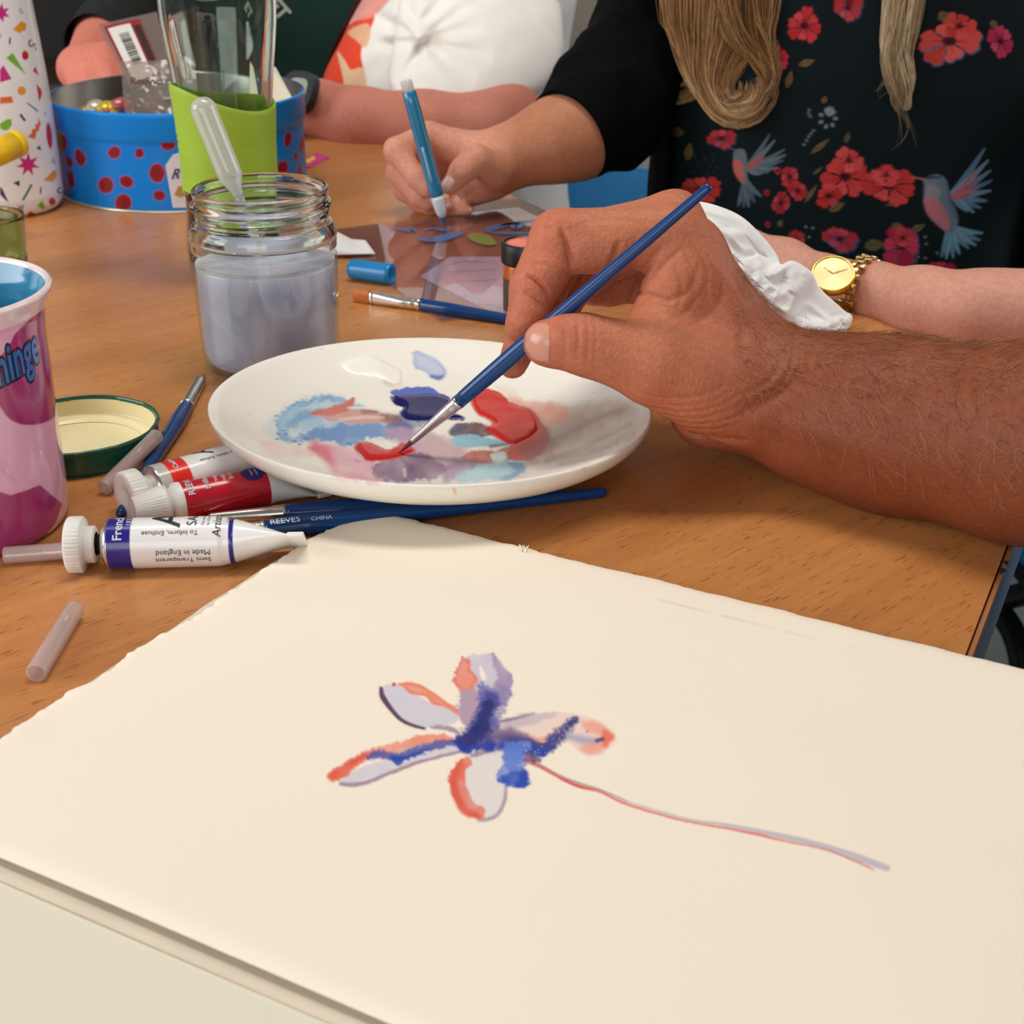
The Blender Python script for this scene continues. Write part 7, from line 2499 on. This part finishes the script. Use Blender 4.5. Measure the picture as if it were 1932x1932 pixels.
# ================================================================ background furniture
M_CAB = mat('beige_cabinet', (170, 160, 144), .55)
cab = thing('cabinet', 'beige cupboard against the back wall above dark plinth', 'cabinet', (.24, 2.75, 0))
obj('carcass', box((.24, 2.75, .47), (.62, .5, .62), bev=.004), M_CAB, cab)
obj('door', box((.12, 2.495, .50), (.22, .018, .50), bev=.003), M_CAB, cab)
obj('door', box((.385, 2.495, .50), (.30, .018, .50), bev=.003), M_CAB, cab)
obj('plinth', box((.24, 2.72, .08), (.62, .46, .16), bev=.002), mat('dark_plinth', (44, 42, 42), .5), cab)
obj('latch', sweep([W(1160, y, 2.49) for y in (-20, -6, 8, 14)], [.006, .008, .008, .005], 12), M_STEEL, cab)
ped = thing('drawer_unit', 'light grey drawer unit standing behind the woman', 'drawer unit', (.235, 2.12, 0))
obj('carcass', box((.235, 2.12, .33), (.28, .34, .62), .12, bev=.004), mat('light_grey_metal', (168, 172, 176), .45), ped)
obj('plinth', box((.235, 2.12, .012), (.26, .32, .024), .12), M_BLACKMETAL, ped)
for k in range(3):
    z0 = .12 + .2 * k
    ca, sa = math.cos(.12), math.sin(.12)
    obj('drawer', box((.235 + .175 * sa, 2.12 - .175 * ca, z0), (.268, .010, .188), .12, bev=.002), bpy.data.materials['light_grey_metal'], ped)
bk = thing('bookcase', 'dark wooden bookcase with brown upright behind the confetti flask', 'bookcase', (-.72, 2.3, 0))
M_DKW = mat('dark_brown_wood', (70, 52, 36), .6, var=.2, vscale=12)
obj('back_panel', box((-.68, 2.50, .6), (1.0, .02, 1.2)), mat('black_brown_panel', (30, 24, 20), .7), bk)
for x in (-1.16, -.565, -.2):
    obj('upright', box((x, 2.36, .6), (.035, .28, 1.2), bev=.003), M_DKW, bk)
for z in (.3, .62, .95, 1.2):
    obj('shelf', box((-.68, 2.36, z), (.96, .27, .025), bev=.003), M_DKW, bk)

M_BLUEP = mat('blue_chair_plastic', (28, 128, 190), .4)


def chair(label, x, y, rz, hs=1.0):
    t = thing('chair', label, 'chair', (x, y, 0), 'blue plastic chairs')
    ca, sa = math.cos(rz), math.sin(rz)
    tr_ = lambda V: np.stack([x + V[:, 0] * ca - V[:, 1] * sa, y + V[:, 0] * sa + V[:, 1] * ca, V[:, 2] * hs], 1)
    n_ = 18
    u = np.linspace(-1, 1, n_)
    U, Vv = np.meshgrid(u, u, indexing='ij')
    sq = lambda a, b: a * np.sqrt(1 - b * b / 2.6)
    S = np.stack([.20 * sq(U, Vv), .20 * sq(Vv, U), .435 + .018 * (U ** 2) + .01 * np.clip(Vv, 0, 1) ** 2 - .02 * np.clip(-Vv, 0, 1) ** 3], -1).reshape(-1, 3)
    o = obj('seat', (tr_(S), grid_faces(n_, n_)), M_BLUEP, t)
    m_ = o.modifiers.new('thickness', 'SOLIDIFY')
    m_.thickness = .008
    B = np.stack([.19 * sq(U, Vv), .20 + .03 * (1 - U ** 2) + .03 * Vv, .63 + .13 * sq(Vv, U)], -1).reshape(-1, 3)
    o = obj('backrest', (tr_(B), grid_faces(n_, n_)), M_BLUEP, t)
    m_ = o.modifiers.new('thickness', 'SOLIDIFY')
    m_.thickness = .008
    for sx_ in (-1, 1):
        for pts in ([(.15, -.20, .0), (.16, -.17, .22), (.165, -.15, .38), (.165, -.11, .415), (.165, 0, .42)], [(.18, .24, 0), (.17, .19, .25), (.165, .13, .40), (.165, .08, .418), (.165, 0, .42)]):
            P = spline(np.array([(sx_ * a, b, c) for a, b, c in pts]), 24)
            obj('leg', sweep(tr_(P), .0115, 12), M_BLACKMETAL, t)
        P = spline(np.array([(sx_ * .165, .10, .42), (sx_ * .165, .19, .45), (sx_ * .160, .225, .52), (sx_ * .155, .235, .64)]), 16)
        obj('back_support', sweep(tr_(P), .0095, 12), M_BLACKMETAL, t)
    return t


chair('blue plastic chair seen just left of the woman elbow, behind the far table edge', .045, 1.62, -.35, .78)
ch = chair('blue plastic chair with a bent black tube, right of the table corner', .590, 1.14, .1)
P = spline(np.array([(.47, 1.16, .42), (.455, 1.13, .40), W(1868, 1140, 1.32), W(1897, 1168, 1.30), W(1920, 1215, 1.28), W(1930, 1280, 1.27), W(1926, 1400, 1.26), W(1905, 1560, 1.25)]), 40)
obj('frame_tube', sweep(P, .0105, 14), M_BLACKMETAL, ch, label='bent black steel tube')
